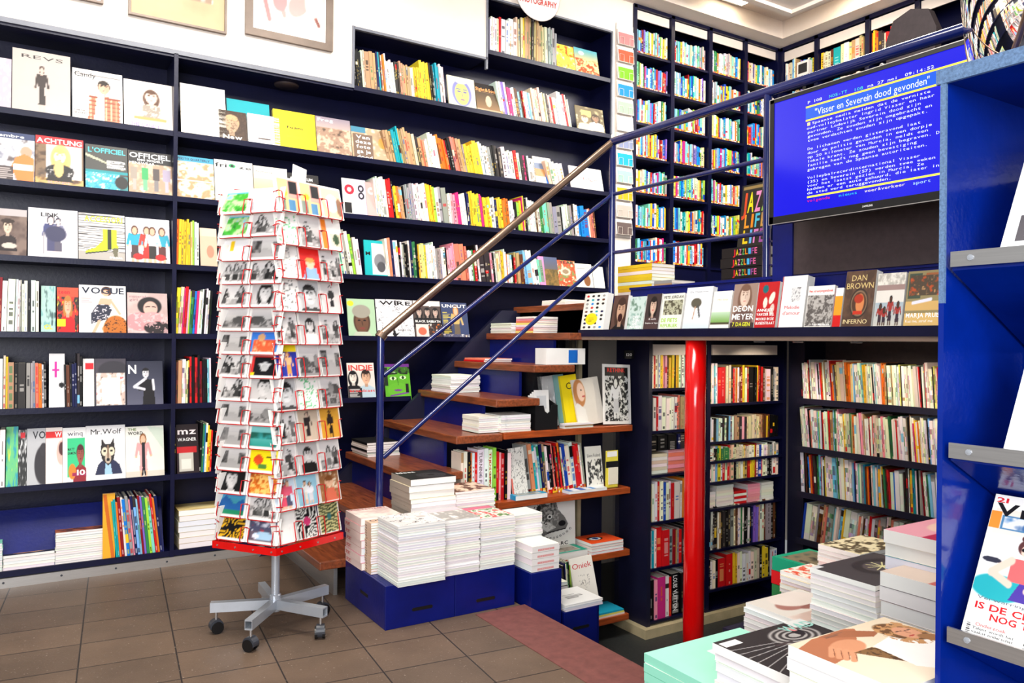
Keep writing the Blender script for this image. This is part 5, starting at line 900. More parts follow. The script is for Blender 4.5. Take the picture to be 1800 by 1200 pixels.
mU('white magazine with spidery black drawing beside the yellow card stand', 1034, 1062, .405, .275, A((.93, .92, .88)).blobs(133, [(.93, .92, .88), (.2, .2, .2), (.93, .92, .88), (.9, .9, .85)], 9, (.1, .1, 1, .7)), [('Lieve Roland', .1, .75, .9, .08, BLK, 0)])
cs_ = thing('card_stand', (XA(1065, .5, 3.95), 3.95, .405), (0, 0, 0), 'yellow and white card stand at the end of the lower board', 'card stand')
MB().box(0, .1, 0, .004, 0, .24, L((.93, .86, .3))).box(0, .1, -.002, 0, .13, .17, L(BLK)).box(0.02, .1, -.003, 0, .02, .13, L((.93, .9, .82))).box(.01, .09, -.002, 0, .2, .235, L(WH)).build('cards', 'matte', cs_); MB().box(-.003, .104, -.03, .006, 0, .004).box(-.003, .104, -.03, -.027, 0, .05).build('acrylic_pocket', 'acrylic', cs_)
def flat(name, label, cat, px, py, z, w, l, t, col, art=None, texts=(), rz=0, n=1, group=None, edge=None):
    """flat book on z; px, py: photo point of its corner towards the picture's left"""
    p = on(px, py, 'Z', z+t)
    T = Matrix.Rotation(D(rz), 4, 'Z')@Vector((0, -l, 0))
    return cover_thing(name, label, cat, (p[0]+T.x, p[1]+T.y, z+t), (D(-90), 0, D(rz)), w, l, t, art if art is not None else Art(6, 6, col), texts, group, 'print', spine=edge if edge is not None else col)
def flatA(name, label, cat, x, y, z, w, l, t, art, texts=(), rz=0, edge=None, group=None):
    return cover_thing(name, label, cat, (x, y-l, z+t), (D(-90), 0, D(rz)), w, l, t, art, texts, group, 'print', spine=edge)
x = XA(905, .42, 3.9)
flatA('art_book', 'flat blue-edged book with a grey photograph, lying before the drawing-covered magazine', 'book', x, 3.965, .405, .23, .075, .028, Art(30, 20, (.15, .6, .75)).blobs(7, [(.7, .72, .72), (.5, .52, .5), (.85, .85, .85)], 5, (.1, .1, .85, .8)), edge=(.1, .55, .75))
flatA('magazine', 'thin blue and white magazine lying flat at the board end under the stairs', 'magazine', XA(1000, .42, 3.9), 3.97, .405, .3, .075, .018, Art(40, 16, (.9, .92, .94)).rect(.3, 0, .45, 1, (.1, .4, .75)).rect(.6, 0, .7, 1, (.1, .5, .8)).rect(0, 0, .12, 1, (.3, .5, .75)), edge=(.8, .85, .9))
# shelf level .8
z8 = .812
stack('piled_book', 'book', 'the booklet pile at the fourth tread corner', XA(842, .9, 3.95), 4.15, z8, .17, .2, [.012]*8, 0, 'w', 'W', 'thin white booklet', 'white booklets at the fourth tread', .003, 81)
stack('piled_book', 'book', 'the white pile touching the black file box', XA(881, .9, 3.92), 4.12, z8, .21, .2, [.0125]*8, 0, 'w', 'W', 'thin white booklet', 'white booklets at the fourth tread', .003, 82)
x = XA(941, .87, 3.91); fb = thing('file_box', (x, 3.91, z8), (0, 0, 0), 'black open file box with a notched front holding white cards', 'file box')
MB().prism([(0, 0), (.165, 0), (.165, .15), (.12, .15), (.11, .115), (.09, .1), (.07, .115), (.06, .15), (0, .15)], 1, 0, .004).box(0, .165, .004, .16, 0, .004).box(0, .165, .156, .16, 0, .2).prism([(.004, 0), (.16, 0), (.16, .2), (.004, .15)], 0, 0, .004).prism([(.004, 0), (.16, 0), (.16, .2), (.004, .15)], 0, .161, .165).build('body', 'black', fb)
for i in range(4): tag(MB().box(.03, .14, 0, .001, 0, .235-.012*i, L((.93, .92, .9))).box(.05, .12, -.0005, 0, .12, .2-.012*i, L((.8, .8, .8))).build('info_card', 'matte', None, (x, 3.955+.022*i, z8+.006), (-D(5), 0, 0)), f'white printed card in the black file box, {ORD[i]} from its notched front', 'card', 'cards in the black file box')
stack('piled_book', 'book', 'the trio before the yellow book', XA(993, .83, 3.9), 3.965, z8, .22, .06, [.01]*3, 0, 'wtw', 'S', 'thin pale leaflet', None, .008, 83)
mU('pale grey magazine leaning in the row before the teal spine', 963, 992, z8, .32, A((.8, .8, .8)).blobs(141, [(.82, .82, .8), (.7, .7, .7), (.9, .9, .9)], 5), lean=6, tilt=6, Y=4.03)
mU('slim grey-teal book leaning against the yellow one', 985, 1002, z8, .33, A((.45, .62, .62)), lean=6, tilt=6, Y=4.01, name='art_book', cat='book')
mU('bright yellow book with black capitals leaning under the stairs', 997, 1025, z8, .325, A((.95, .85, .08)), [('OP', .3, .72, .95, .14, BLK, 0), ('U', .6, .56, .95, .12, BLK, 0)], lean=7, tilt=6, Y=3.985, t=.03, name='art_book', cat='book', spine=(.9, .8, .08))
a = A((.86, .83, .78), 50, 66); a.ell(.22, .7, .22, .3, (.75, .5, .3)); a.ell(.28, .72, .14, .2, (.93, .78, .68)); a.ell(.3, .76, .03, .015, BLK); a.ell(.36, .62, .06, .02, (.75, .3, .3)); a.poly([(0, 0), (.4, 0), (.35, .35), (.1, .5), (0, .45)], (.9, .88, .84))
mU('large pale magazine with a fair-haired face, leaning beside the dark print', 1018, 1064, z8, .30, a, lean=9, tilt=6, Y=3.955, t=.012)
a = A((.93, .92, .9), 60, 90); a.rect(.06, .05, .9, .95, (.12, .12, .12)); a.put((a.field(11, 16, 4) > .52)*((a.X > .06) & (a.X < .9) & (a.Y > .05) & (a.Y < .8)), (.85, .85, .83)); a.figure(.45, .12, .75, (.9, .9, .9), (.8, .8, .8), (.9, .9, .88), BLK, 1.3)
mU('tall black and white woodcut-like print with red lettering', 1062, 1110, z8+.01, .39, a, [('RETHINK', .15, .87, .8, .07, (.85, .15, .12))], lean=5, Y=3.93, tilt=-2, name='poster', cat='poster')
mU('small black tag clipped above the woodcut-like print', 1098, 1114, 1.245, .055, A((.06, .06, .07), 12, 10), [('120', .2, .3, .8, .35, WH, 0)], lean=0, Y=3.92, name='clip_tag', cat='tag')
lb_ = thing('leaflet_box', (XA(960, 1.22, 3.93), 3.93, 1.21), (0, 0, 0), 'white leaflet box with a blue square at the end of the sixth tread', 'leaflet box')
MB().box(0, .3, 0, .12, 0, .10, L((.93, .92, .9))).box(.17, .24, -.001, 0, .01, .09, L((.1, .4, .75))).build('box', 'print', lb_)
# piles on the inner side of the treads
for k, px, py, n, t, col, lab, wh in ((3, 605, 790, 6, .015, 'wwk', 'white magazine', 'the pile on the third tread'), (5, 722, 683, 9, .0125, 'w', 'white magazine', 'the pile on the fifth tread'), (6, 757, 632, 2, .012, 'ra', 'thin magazine', 'the flat pair on the sixth tread'), (7, 838, 585, 6, .012, 'w', 'white magazine', 'the pile on the seventh tread'), (8, 905, 535, 3, .012, 'w', 'pale magazine', 'the pile on the eighth tread')):
    x = TX(k)+.03; z = .2*k+.009; y = min(4.93, 4.93-{3: 0, 5: .12, 6: .1, 7: .02, 8: .3}[k])
    stack('pile_magazine', 'magazine', wh, x, y, z, .22, .28, [t]*n, 0, col, 'W', lab, wh[4:]+' of magazines', .004, 90+k)
stack('pile_magazine', 'magazine', 'the pastel pile behind the seventh tread pile', TX(7)+.05, 4.92, 1.409+.0, .2, .001, [], 0)
stack('piled_book', 'book', 'the pastel pile on the seventh tread', TX(7)+.04, 4.58, 1.409, .2, .22, [.014]*8, 0, 'Yapw', 'W', 'pastel booklet', 'pastel booklets on the seventh tread', .003, 99)
# ------------------------------------------------------------------ crates
def crate(label, x, y, z, w, l, h, hole=(.5, .3, 'slot')):
    c = thing('crate', (x, y, z), (0, 0, 0), label, 'crate', None); t = .012; hx, hz, kd = hole
    if kd == 'slot': cut = [(hx*w-.05, hz*h-.008), (hx*w+.05, hz*h-.008), (hx*w+.056, hz*h), (hx*w+.05, hz*h+.008), (hx*w-.05, hz*h+.008), (hx*w-.056, hz*h)]
    else: cut = [(hx*w+.022*math.cos(q), hz*h+.034*math.sin(q)) for q in np.linspace(0, 2*math.pi, 17)[:-1]]
    MB().box(0, w, 0, t, 0, h).box(0, w, l-t, l, 0, h).box(0, t, t, l-t, 0, h).box(w-t, w, t, l-t, 0, h).box(t, w-t, t, l-t, h-t, h).build('box', 'blue', c, bevel=.002)
    MB().prism(cut, 1, -.0012, .001).build('hand_hole', 'black', c); MB().box(-.0015, 0, l*.5-.05, l*.5+.05, h*.45, h*.45+.016).build('side_hole', 'black', c)
crate('blue wooden crate under the tallest white pile, at the floor corner', 1.435, 3.37, 0, .365, .53, .205, (.52, .36, 'slot')); crate('blue wooden crate between the corner crate and the maroon floor edge', 1.802, 3.37, 0, .345, .53, .205, (.5, .28, 'slot'))
crate('upright blue crate with a round hole, standing past the maroon floor edge', 2.195, 3.29, -.19, .19, .35, .36, (.42, .25, 'round')); crate('lowest blue crate on the way down to the basement', 2.405, 3.29, -.38, .22, .35, .315, (.5, .7, 'slot'))
crate('blue crate on the basement floor behind the others', 2.52, 3.66, -.57, .24, .2, .36, (.5, .7, 'slot'))
zt = .206
z1 = stack('thick_magazine', 'magazine', 'the red-lettered pile at the crate corner beside the stairs', 1.425, 3.88, zt, .22, .22, [.037]*7, 0, 'p', 'W', 'thick blush-edged magazine', 'blush magazines on the corner crate', .004, 101, spinecol=(.93, .82, .78), sptxt=('SPORT', (.8, .2, .2)), top=(Art(40, 40, (.92, .84, .8)).blobs(3, [(.94, .88, .84), (.85, .75, .72)], 4), [('SPORT&STREET', .02, .85, .95, .1, (.75, .2, .25))]), toplabel='blush magazine with red capitals topping the pile beside the stairs')
z2 = stack('thick_magazine', 'magazine', 'the beige-spined pile by the blush pile', 1.445, 3.655, zt, .22, .08, [.0125]*20, 0, 't', 'W', 'beige-spined magazine', 'beige magazines on the corner crate', .002, 102, spinecol=(.85, .72, .62), sptxt=('Q', (.3, .2, .2)), top=(Art(40, 30, (.85, .7, .6)), [('OFFICIEL', .05, .5, .95, .35, (.2, .15, .15))]), toplabel='tan magazine with dark capitals topping the beige-spined pile')
a = Art(90, 90, (.88, .86, .84)); a.blobs(6, [(.9, .88, .86), (.82, .8, .79), (.93, .91, .9)], 3); a.put(np.abs(a.field(4, 5)-.52) < .012, (.3, .28, .28)); a.ell(.75, .6, .1, .08, (.7, .66, .64))
z3 = stack('white_magazine', 'magazine', 'the tallest white pile at the crate corner', 1.475, 3.565, zt, .245, .245, [.0118]*24, 0, 'w', 'N', 'white magazine', 'white magazines on the blue crates', .003, 103, top=(a, []), toplabel='pale magazine with faint drawn lines topping the corner pile')
a = Art(60, 70, (.82, .8, .78)); a.blobs(16, [(.85, .83, .8), (.6, .58, .56), (.9, .88, .86)], 5); a.rect(0, .75, 1, 1, (.85, .7, .72))
z4 = stack('white_magazine', 'magazine', 'the middle white pile on the blue crates', 1.728, 3.62, zt, .205, .26, [.0118]*23, 0, 'w', 'N', 'white magazine', 'white magazines on the blue crates', .004, 104, top=(a, []), toplabel='grey patterned magazine topping the middle pile on the crates')
a = Art(60, 70, (.88, .86, .8)); a.blobs(17, [(.9, .86, .8), (.85, .3, .3), (.9, .88, .82), (.35, .5, .3), (.92, .9, .86)], 6); a.rect(0, .78, 1, 1, (.75, .35, .45))
z5 = stack('white_magazine', 'magazine', 'the white pile beside the maroon floor edge', 1.94, 3.63, zt, .205, .26, [.0122]*21, 0, 'w', 'N', 'white magazine', 'white magazines on the blue crates', .004, 105, top=(a, []), toplabel='colour-flecked magazine topping the pile beside the maroon edge')
a = Art(70, 60, (.1, .1, .11)); [a.ell(.62, .4, .34-.03*i, .3-.027*i, (.25, .25, .26) if i % 2 else (.08, .08, .09)) for i in range(9)]
stack('thick_magazine', 'magazine', 'the back pile under the black cover', 1.68, 3.885, zt, .26, .25, [.022]*15+[.034]*3, 0, 'cw', 'W', 'thick beige-edged magazine', 'back pile on the crates', .006, 106, spinecol=(.6, .55, .5), top=(a, [('Ideat', .05, .8, .45, .14, WH)]), toplabel='black magazine with grey rings topping the back pile by the handrail post')
a = Art(60, 60, (.55, .42, .35)); a.blobs(19, [(.6, .48, .4), (.85, .75, .66), (.35, .22, .18), (.75, .5, .42)], 6)
stack('white_magazine', 'magazine', 'the back pile under the brown cover', 1.95, 3.885, zt, .24, .24, [.0122]*28, 0, 'w', 'W', 'white magazine', 'back pile on the crates', .004, 107, top=(a, []), toplabel='brown and pink magazine topping the back pile nearer the books')
zr = .171
stack('boxed_volume', 'book', 'the red-blocked pile', 2.205, 3.48, zr, .17, .18, [.033]*4, 0, 'w', 'S', 'white volume', 'red-blocked volumes on the upright crate', .002, 108, spinecol=(.9, .88, .86), sptxt=('ooxxooxxoo', (.85, .1, .1)))
stack('white_magazine', 'magazine', 'the white pile behind the red-blocked volumes', 2.2, 3.66, zr, .2, .165, [.0125]*20, 0, 'w', 'N', 'white magazine', 'white magazines on the upright crate', .004, 109)
stack('white_magazine', 'magazine', 'the flat pair on the lowest blue crate', 2.41, 3.52, -.064, .25, .23, [.012]*3, 0, 'w', 'N', 'white brochure', 'white brochures on the lowest crate', .006, 110, top=(Art(40, 40, (.9, .9, .89)).lines(.3, .35, .8, .65, 4, (.4, .4, .4)), []), toplabel='white brochure with small grey print on the lowest blue crate')
stack('piled_book', 'book', 'the pile behind the white brochures', 2.53, 3.84, -.209, .18, .17, [.02]*8, 0, 'kwwkwr', 'N', 'black-topped paperback', 'paperbacks behind the white brochures', .008, 111)
place(run('art_book', 'book', 'book spine', None, 'before the white book with red script, below the orange book', 'k1 n1 w1 G1 k1 l1', (2.73, 3.72, -.21), (2.79, 3.72, -.21), 'A', .1, .25, .05, 4, 2, 0, 'print', 612))
crate('small blue crate hidden below the white book with red script', 2.765, 3.70, -.57, .2, .17, .36, (.5, .7, 'slot'))
a = A((.93, .91, .87), 50, 60); a.put((np.abs(a.field(9, 8)-.5) < .03)*((a.X > .3) & (a.X < .75) & (a.Y > .1) & (a.Y < .6)), (.5, .48, .46))
cover_thing('art_book', 'white book with a red serif title leaning below the flat orange book', 'book', (2.80, 3.71, -.209), (-D(14), D(-3), 0), .17, .26, .012, a, [('Oniek', .08, .75, .92, .13, (.8, .12, .2), 0)], None, 'print')
# board 0: wolf drawing, teal and orange books
x0, x1 = XA(921, .2, 4.05), XA(1012, .2, 4.05); a = Art(110, 110, (.93, .92, .9)); fx = a.field(15, 30, 3)
a.poly([(.22, .45), (.28, .75), (.32, .95), (.45, .86), (.62, .95), (.66, .78), (.8, .62), (.86, .5), (.82, .42), (.62, .4), (.45, .36), (.3, .3)], (.45, .44, .43)); a.poly([(.30, .5), (.45, .4), (.62, .46), (.5, .56), (.36, .6)], (.88, .87, .85)); a.put((fx > .55)*((a.X-.45)**2+(a.Y-.65)**2 < .06), (.7, .69, .67), .7); a.put((fx < .42)*((a.X-.4)**2+(a.Y-.75)**2 < .05), (.2, .2, .2), .8)
a.ell(.5, .66, .05, .04, (.9, .9, .88)); a.ell(.5, .66, .025, .022, BLK); a.ell(.74, .52, .07, .05, BLK); a.ell(.28, .8, .04, .09, (.12, .12, .12), -15); a.line(.45, .38, .8, .42, .01, BLK)
for i in range(9): a.ell(.38+i*.065, .24+.012*i+(.015*(i-4)**2)*.3, .02, .018, BLK); a.ell(.38+i*.065, .24+.012*i+(.015*(i-4)**2)*.3, .011, .01, WH)
cover_thing('poster', 'white poster with a pencil-drawn wolf head above the teal book', 'poster', (x0, 4.05, .0), (-D(2), 0, 0), x1-x0, .36, .004, a, [('MARC', .55, .14, .85, .06, BLK)], None, 'matte')
a = Art(50, 40, (.1, .6, .5)); a.rect(.1, .12, .85, .8, (.75, .75, .72)); a.blobs(5, [(.2, .18, .2), (.6, .55, .5), (.35, .33, .3)], 6, (.12, .14, .8, .55))
flatA('art_book', 'flat green-edged book with a dark photograph on the middle board', 'book', 2.78, 4.09, .0, .25, .19, .045, a, edge=(.3, .5, .45))
a = Art(60, 50, (.93, .32, .12)); a.ell(.4, .52, .22, .2, (.05, .05, .06)); a.ell(.4, .5, .17, .14, (.93, .93, .93)); a.ell(.42, .52, .09, .1, (.1, .3, .65)); a.ell(.42, .52, .04, .05, BLK)
zq = stack('art_book', 'book', 'the orange eye pile on the middle board', 3.06, 4.10, .0, .26, .2, [.018]*4, 0, 'rw', 'N', 'white-paged orange book', 'orange books on the middle board', .003, 113, top=(a, []), toplabel='orange book with a big blue eye topping its pile on the middle board')
zq = -.42
for i, (c, n_) in enumerate((((.92, .9, .86), 'white'), ((.9, .88, .4), 'yellow'), ((.1, .65, .78), 'cyan'))):
    tag(MB().box(3.09+.006*i, 3.345-.004*i, 3.91, 4.08, 0, .011, L(c)).build('folder', 'matte', None, (0, 0, zq)), f'{n_} folder in the flat trio on the lowest orange-brown board', 'folder', 'folders on the lowest board'); zq += .0112
# ------------------------------------------------------------------ postcard spinner
CX, CY_ = 1.005, 3.655
sp = thing('postcard_spinner', (CX, CY_, 0), (0, 0, 0), 'tall revolving postcard rack with red wires on a silver star foot', 'postcard rack')
MB().tube([(0, 0, .12), (0, 0, .42)], .019, n=20).tube([(0, 0, .42), (0, 0, 2.06)], .013, n=16).build('pole', 'silver', sp)
MB().lathe((0, 0, 0), [(.024, .085), (.026, .09), (.026, .16), (.022, .165)]).build('hub', 'silver', sp)
for i in range(5):
    an = D(160+72*i); T = Matrix.Rotation(an, 4, 'Z')
    lg = MB().box(.015, .285, -.017, .017, .098, .104, T=T).box(.015, .285, -.017, .017, .136, .142, T=T).box(.015, .285, -.017, -.0145, .104, .136, T=T).box(.015, .285, .0145, .017, .104, .136, T=T).build('leg', 'silver', sp)
    c = Vector((math.cos(an), math.sin(an), 0))*.26; T2 = Matrix.Translation(c)@Matrix.Rotation(an+.9*i+.4, 4, 'Z')
    m = MB(); pr = [(.03*math.cos(q), .034+.03*math.sin(q)) for q in np.linspace(-.3, math.pi+.9, 14)]; v = []
    n = len(pr); vv = [tuple(T2@Vector((p, s, q))) for s in (-.018, .018) for p, q in pr]
    m.add(vv, [tuple(range(n)), tuple(range(n, 2*n))[::-1]]+[(k, (k+1) % n, n+(k+1) % n, n+k) for k in range(n)], (.1, .1, .1)); ca = m.build('caster', 'rubber', sp)
    m = MB()
    for s in (-.021, .013):
        vv = [tuple(T2@Vector((.027*math.cos(q)-.002, s+w_, .027+.027*math.sin(q)))) for w_ in (0, .012) for q in np.linspace(0, 2*math.pi, 21)[:-1]]
        m.add(vv, [tuple(range(20)), tuple(range(20, 40))[::-1]]+[(k, (k+1) % 20, 20+(k+1) % 20, 20+k) for k in range(20)], (.1, .1, .1), False)
    m.build('wheel', 'black', ca); MB().tube([tuple(c+Vector((0, 0, .06))), tuple(c+Vector((0, 0, .10)))], .006).build('stem', 'alu', ca)
FC = Vector((.94, 3.412, 0)); dW = Vector((math.cos(D(-54)), math.sin(D(-54)), 0)); dT = Vector((math.cos(D(22)), math.sin(D(22)), 0))
FL = FC-dW*.355; FR = FC+dT*.385; FB = FL+dT*.385; cc_ = Vector((CX, CY_, 0))
faces = [(-54, 'wide', .172, .112, 2, 15, .1045, .447, FL), (22, 'tall', .123, .152, 3, 11, .147, .447, FC), (202, 'back', .123, .152, 3, 11, .147, .447, FB), (126, 'far', .172, .104, 2, 15, .1045, .447, FR)]
HS = .168
m = MB()
for fz, fn_, w_, h_, nc_, *_, O_ in faces:
    T = Matrix.Translation(O_-cc_)@Matrix.Rotation(D(fz), 4, 'Z'); ln = .355 if nc_ == 2 else .385
    m.box(0, ln, 0, .005, .405, .437, T=T); m.box(0, ln, .004, .014, .405, .409, T=T)
m.build('tray', 'red', sp)
m = MB()
cn = [(P-cc_)*.78 for P in (FL, FC, FR, FB)]; Zv = lambda p, z: (p.x, p.y, z)
for k in range(4):
    p, q = cn[k], cn[(k+1) % 4]
    m.tube([Zv(p, .41), Zv(p, 2.03)], .004, n=8); m.tube([(0, 0, 2.03), Zv(p, 2.03)], .004, n=8); m.tube([(0, 0, .42), Zv(p*1.22, .42)], .004, n=8)
    for z in np.linspace(.5, 2.0, 15): m.tube([Zv(p, z), Zv(q, z)], .002, n=5)
m.build('wire_cage', 'redwire', sp)
m = MB()
for k in (0, 1):
    T = Matrix.Translation(faces[k][-1]-cc_)@Matrix.Rotation(D(faces[k][0]), 4, 'Z')
    for u in (.03, .13, .23, .33):
        cc = T@Vector((u, -.0005, .42)); nn = T.to_3x3()@Vector((0, -1, 0)); 
        m.tube([tuple(cc), tuple(cc+nn*.002)], .004, n=8)
m.build('bolt', 'alu', sp)
LW = {(0, 0): ('green palm garden', 'palm'), (0, 1): ('pale skyline', 'pale'), (1, 0): ('bright green palm street', 'palm'), (2, 0): ('yellow chair', 'chair'), (6, 1): ('sunny group under a blue sky', 'sky'), (7, 1): ('red-bordered black hat', 'hat'), (10, 1): ('teal lagoon', 'lagoon'), (11, 1): ('bright yellow lettered', 'yellow'), (12, 1): ('orange book-lined room', 'orange'), (13, 0): ('blue lake and mountain', 'lake'), (14, 0): ('black and gold sunburst', 'burst'), (14, 1): ('silver racing cars', 'cars')}
RW = {(0, 0): ('grey and yellow street drawing', 'illu'), (0, 1): ('black and yellow street drawing', 'illu'), (0, 2): ('hand with a pale blue balloon', 'balloon'), (1, 0): ('white line drawing', 'line'), (1, 2): ('orange-banded white', 'oband'), (2, 0): ('green line drawing on white', 'line'), (2, 1): ('child against red', 'child'), (3, 0): ('pink line drawing on white', 'line'), (3, 1): ('grey close-up of a man', 'man'), (3, 2): ('black dress on grey', 'dress'), (5, 0): ('blue and yellow pin-up', 'pin'), (6, 0): ('grey smiling portrait', 'man'), (6, 1): ('white rabbit-eared drawing', 'line'), (7, 1): ('sepia sailor', 'sailor'), (7, 2): ('ochre dancer', 'dancer'), (9, 0): ('pink-hooded figures', 'hood'), (9, 1): ('blue beach figures', 'beach'), (9, 2): ('warm kitchen figure', 'kitchen'), (10, 0): ('plain white', 'plain'), (10, 1): ('black and magenta sunburst', 'burst2'), (10, 2): ('dark green diamond pattern', 'diamond')}
def cardart(kind, seed, nx, ny):
    a = Art(nx, ny, (.93, .92, .9)); b = Art(nx, ny, (.93, .92, .9)); X, Y = a.X, a.Y; cx, cy = X-.5, Y-.5; R_ = np.hypot(cx, cy*ny/nx); TH = np.arctan2(cy, cx)
    if kind == 'bw': b.bw(seed)
    elif kind == 'palm': b.grad((.75, .6, .4), (.3, .7, .85)); b.blobs(seed, [(.1, .4, .15), (.25, .65, .2), (.7, .8, .6), (.5, .8, .9)], 6, (0, .1, 1, .85))
    elif kind == 'pale': b.grad((.75, .76, .78), (.95, .95, .95)); b.blobs(seed, [(.7, .7, .72), (.9, .9, .92)], 8, (0, .1, 1, .45))
    elif kind == 'chair': b.rect(0, 0, 1, 1, (.9, .9, .9)).rect(.35, .4, .5, .85, (.9, .75, .1)).rect(.5, 0, .52, 1, (.75, .75, .75)).rect(0, .3, 1, .32, (.8, .8, .8))
    elif kind == 'sky': b.grad((.3, .6, .85), (.2, .45, .85)); b.blobs(seed, [(.9, .7, .5), (.85, .35, .2), (.95, .85, .7)], 6, (.15, 0, .85, .6)); b.ell(.4, .68, .12, .15, (.85, .65, .45))
    elif kind == 'hat': b.rect(0, 0, 1, 1, (.85, .2, .2)).rect(.15, .1, .9, .85, (.06, .06, .08)).ell(.5, .55, .2, .08, (.8, .8, .8)).ell(.5, .42, .12, .14, (.7, .7, .7)).rect(0, 0, .2, .2, (.95, .8, .1))
    elif kind == 'lagoon': b.grad((.1, .5, .45), (.6, .85, .85)); b.blobs(seed, [(.1, .35, .3), (.2, .6, .6)], 4, (0, .4, 1, .65))
    elif kind == 'yellow': b.rect(0, 0, 1, 1, (.97, .88, .05)).ell(.35, .5, .15, .2, (.85, .3, .1)).ell(.5, .25, .15, .12, (.3, .5, .2)).rect(.6, .6, .9, .68, (.2, .2, .1))
    elif kind == 'orange': b.blobs(seed, [(.3, .1, .05), (.8, .4, .1), (.95, .75, .4), (.6, .2, .1)], 7)
    elif kind == 'lake': b.grad((.1, .45, .25), (.3, .6, .85)); b.poly([(0, .4), (.3, .85), (.6, .5), (.85, .75), (1, .5), (1, .3), (0, .3)], (.12, .35, .6)); b.rect(0, .12, 1, .3, (.1, .5, .35))
    elif kind == 'burst': b.a = np.where(((np.sin(TH*20+R_*25) > 0) & (R_ > .12))[..., None], (.9, .68, .1), (.05, .04, .05))
    elif kind == 'burst2': b.a = np.where(((np.sin(TH*18-R_*20) > .2))[..., None], (.88, .88, .85), (.07, .06, .08)); b.ell(.5, .5, .18, .12, (.75, .2, .4))
    elif kind == 'diamond': b.a = np.where(((np.abs(cx)*1.5+np.abs(cy))*9 % 1 > .5)[..., None], (.2, .25, .15), (.75, .72, .5)); b.ell(.5, .5, .12, .08, (.2, .4, .4))
    elif kind == 'cars': b.rect(0, 0, 1, 1, (.4, .35, .4)); b.blobs(seed, [(.7, .2, .25), (.3, .3, .4), (.8, .8, .85)], 6, (0, .5, 1, 1)); b.ell(.55, .3, .35, .16, (.65, .78, .88)); b.ell(.3, .28, .1, .1, (.9, .9, .95))
    elif kind == 'illu': b.rect(0, 0, 1, 1, (.85, .75, .5)).rect(.5, .4, 1, 1, (.8, .6, .55)).rect(.55, .55, .9, .95, (.08, .08, .1)).ell(.3, .55, .14, .1, (.95, .8, .1)).rect(.05, 0, .35, .4, (.5, .55, .5)).rect(.5, 0, .75, .35, (.3, .5, .65))
    elif kind == 'balloon': b.rect(0, 0, 1, 1, (.88, .75, .6)).ell(.5, .5, .28, .28, (.65, .83, .92)).ell(.85, .4, .15, .3, (.5, .35, .25))
    elif kind == 'line': c = {0: (.6, .6, .6), 1: (.3, .7, .45), 2: (.85, .5, .55), 3: (.4, .4, .4)}[seed % 4]; b.put((np.abs(b.field(seed, 4)-.5) < .03), c, .8); b.ell(.5, .72, .17, .12, c).ell(.5, .72, .13, .09, (.94, .93, .91))
    elif kind == 'oband': b.rect(.0, 0, .3, 1, (.93, .5, .1)).rect(.4, .1, 1, .55, (.85, .8, .7)).ell(.7, .35, .15, .18, (.2, .3, .2))
    elif kind == 'child': b.rect(0, 0, 1, 1, (.88, .12, .1)); b.poly([(.1, 0), (.9, 0), (.75, .35), (.3, .35)], (.55, .68, .8)); b.ell(.5, .5, .2, .16, (.93, .75, .62)); b.ell(.5, .6, .2, .08, (.85, .6, .3))
    elif kind == 'man': g = lambda v: (v, v, v); b.a[:] = .72; b.bust(.5, .52, .27, g(.82), g(.12), g(.25), g(.45), False)
    elif kind == 'dress': b.rect(0, 0, 1, 1, (.8, .78, .77)); b.figure(.5, .08, .9, BLK, BLK, (.85, .8, .78), BLK, .9)
    elif kind == 'pin': b.rect(0, 0, 1, 1, (.15, .2, .6)).rect(0, .75, 1, 1, (.95, .85, .1)); b.figure(.55, 0, .75, (.9, .7, .5), (.85, .6, .3), (.9, .7, .55), (.6, .3, .1), 1.2)
    elif kind == 'sailor': b.a[:] = (.75, .68, .6); b.figure(.45, .05, .9, (.15, .12, .12), (.15, .12, .12), (.8, .68, .6), BLK, 1.1)
    elif kind == 'dancer': b.a[:] = (.82, .6, .2); b.figure(.5, .05, .92, (.15, .1, .08), (.12, .08, .06), (.3, .18, .1), BLK, .9)
    elif kind == 'hood': b.a[:] = (.8, .87, .92); b.figure(.4, 0, .9, (.88, .3, .4), (.85, .3, .4), SK, (.4, .25, .15), 1.6); b.figure(.65, 0, .85, (.85, .35, .45), (.3, .3, .4), SK, (.4, .25, .15), 1.3)
    elif kind == 'beach': b.grad((.5, .68, .75), (.65, .85, .93)); b.figure(.4, .1, .75, (.9, .9, .88), (.85, .8, .75), SK, (.3, .2, .1)); b.figure(.62, .1, .7, (.9, .9, .92), (.8, .8, .82), SK, (.3, .2, .1))
    elif kind == 'kitchen': b.blobs(seed, [(.85, .75, .6), (.6, .4, .25), (.9, .85, .75)], 5); b.ell(.5, .6, .2, .16, SK); b.ell(.5, .7, .2, .09, (.5, .3, .15)); b.poly([(.2, 0), (.85, 0), (.7, .42), (.35, .42)], (.8, .4, .3))
    mx, my = (.06, .06*nx/ny) if kind not in ('plain', 'line') else (0, 0)
    msk = ((X > mx) & (X < 1-mx) & (Y > my) & (Y < 1-my))[..., None]; a.a = np.where(msk, b.a, a.a); return a
BWN = ['crowded street scene', 'seated figures', 'dark portrait', 'light portrait', 'empty road', 'group of children', 'dancing couple', 'rooftops', 'working men', 'river bank', 'shop front', 'musicians']
side = {'wide': 'sideways-card face', 'tall': 'upright-card face', 'back': 'shelf-facing rack face', 'far': 'hidden'}
pm = 0
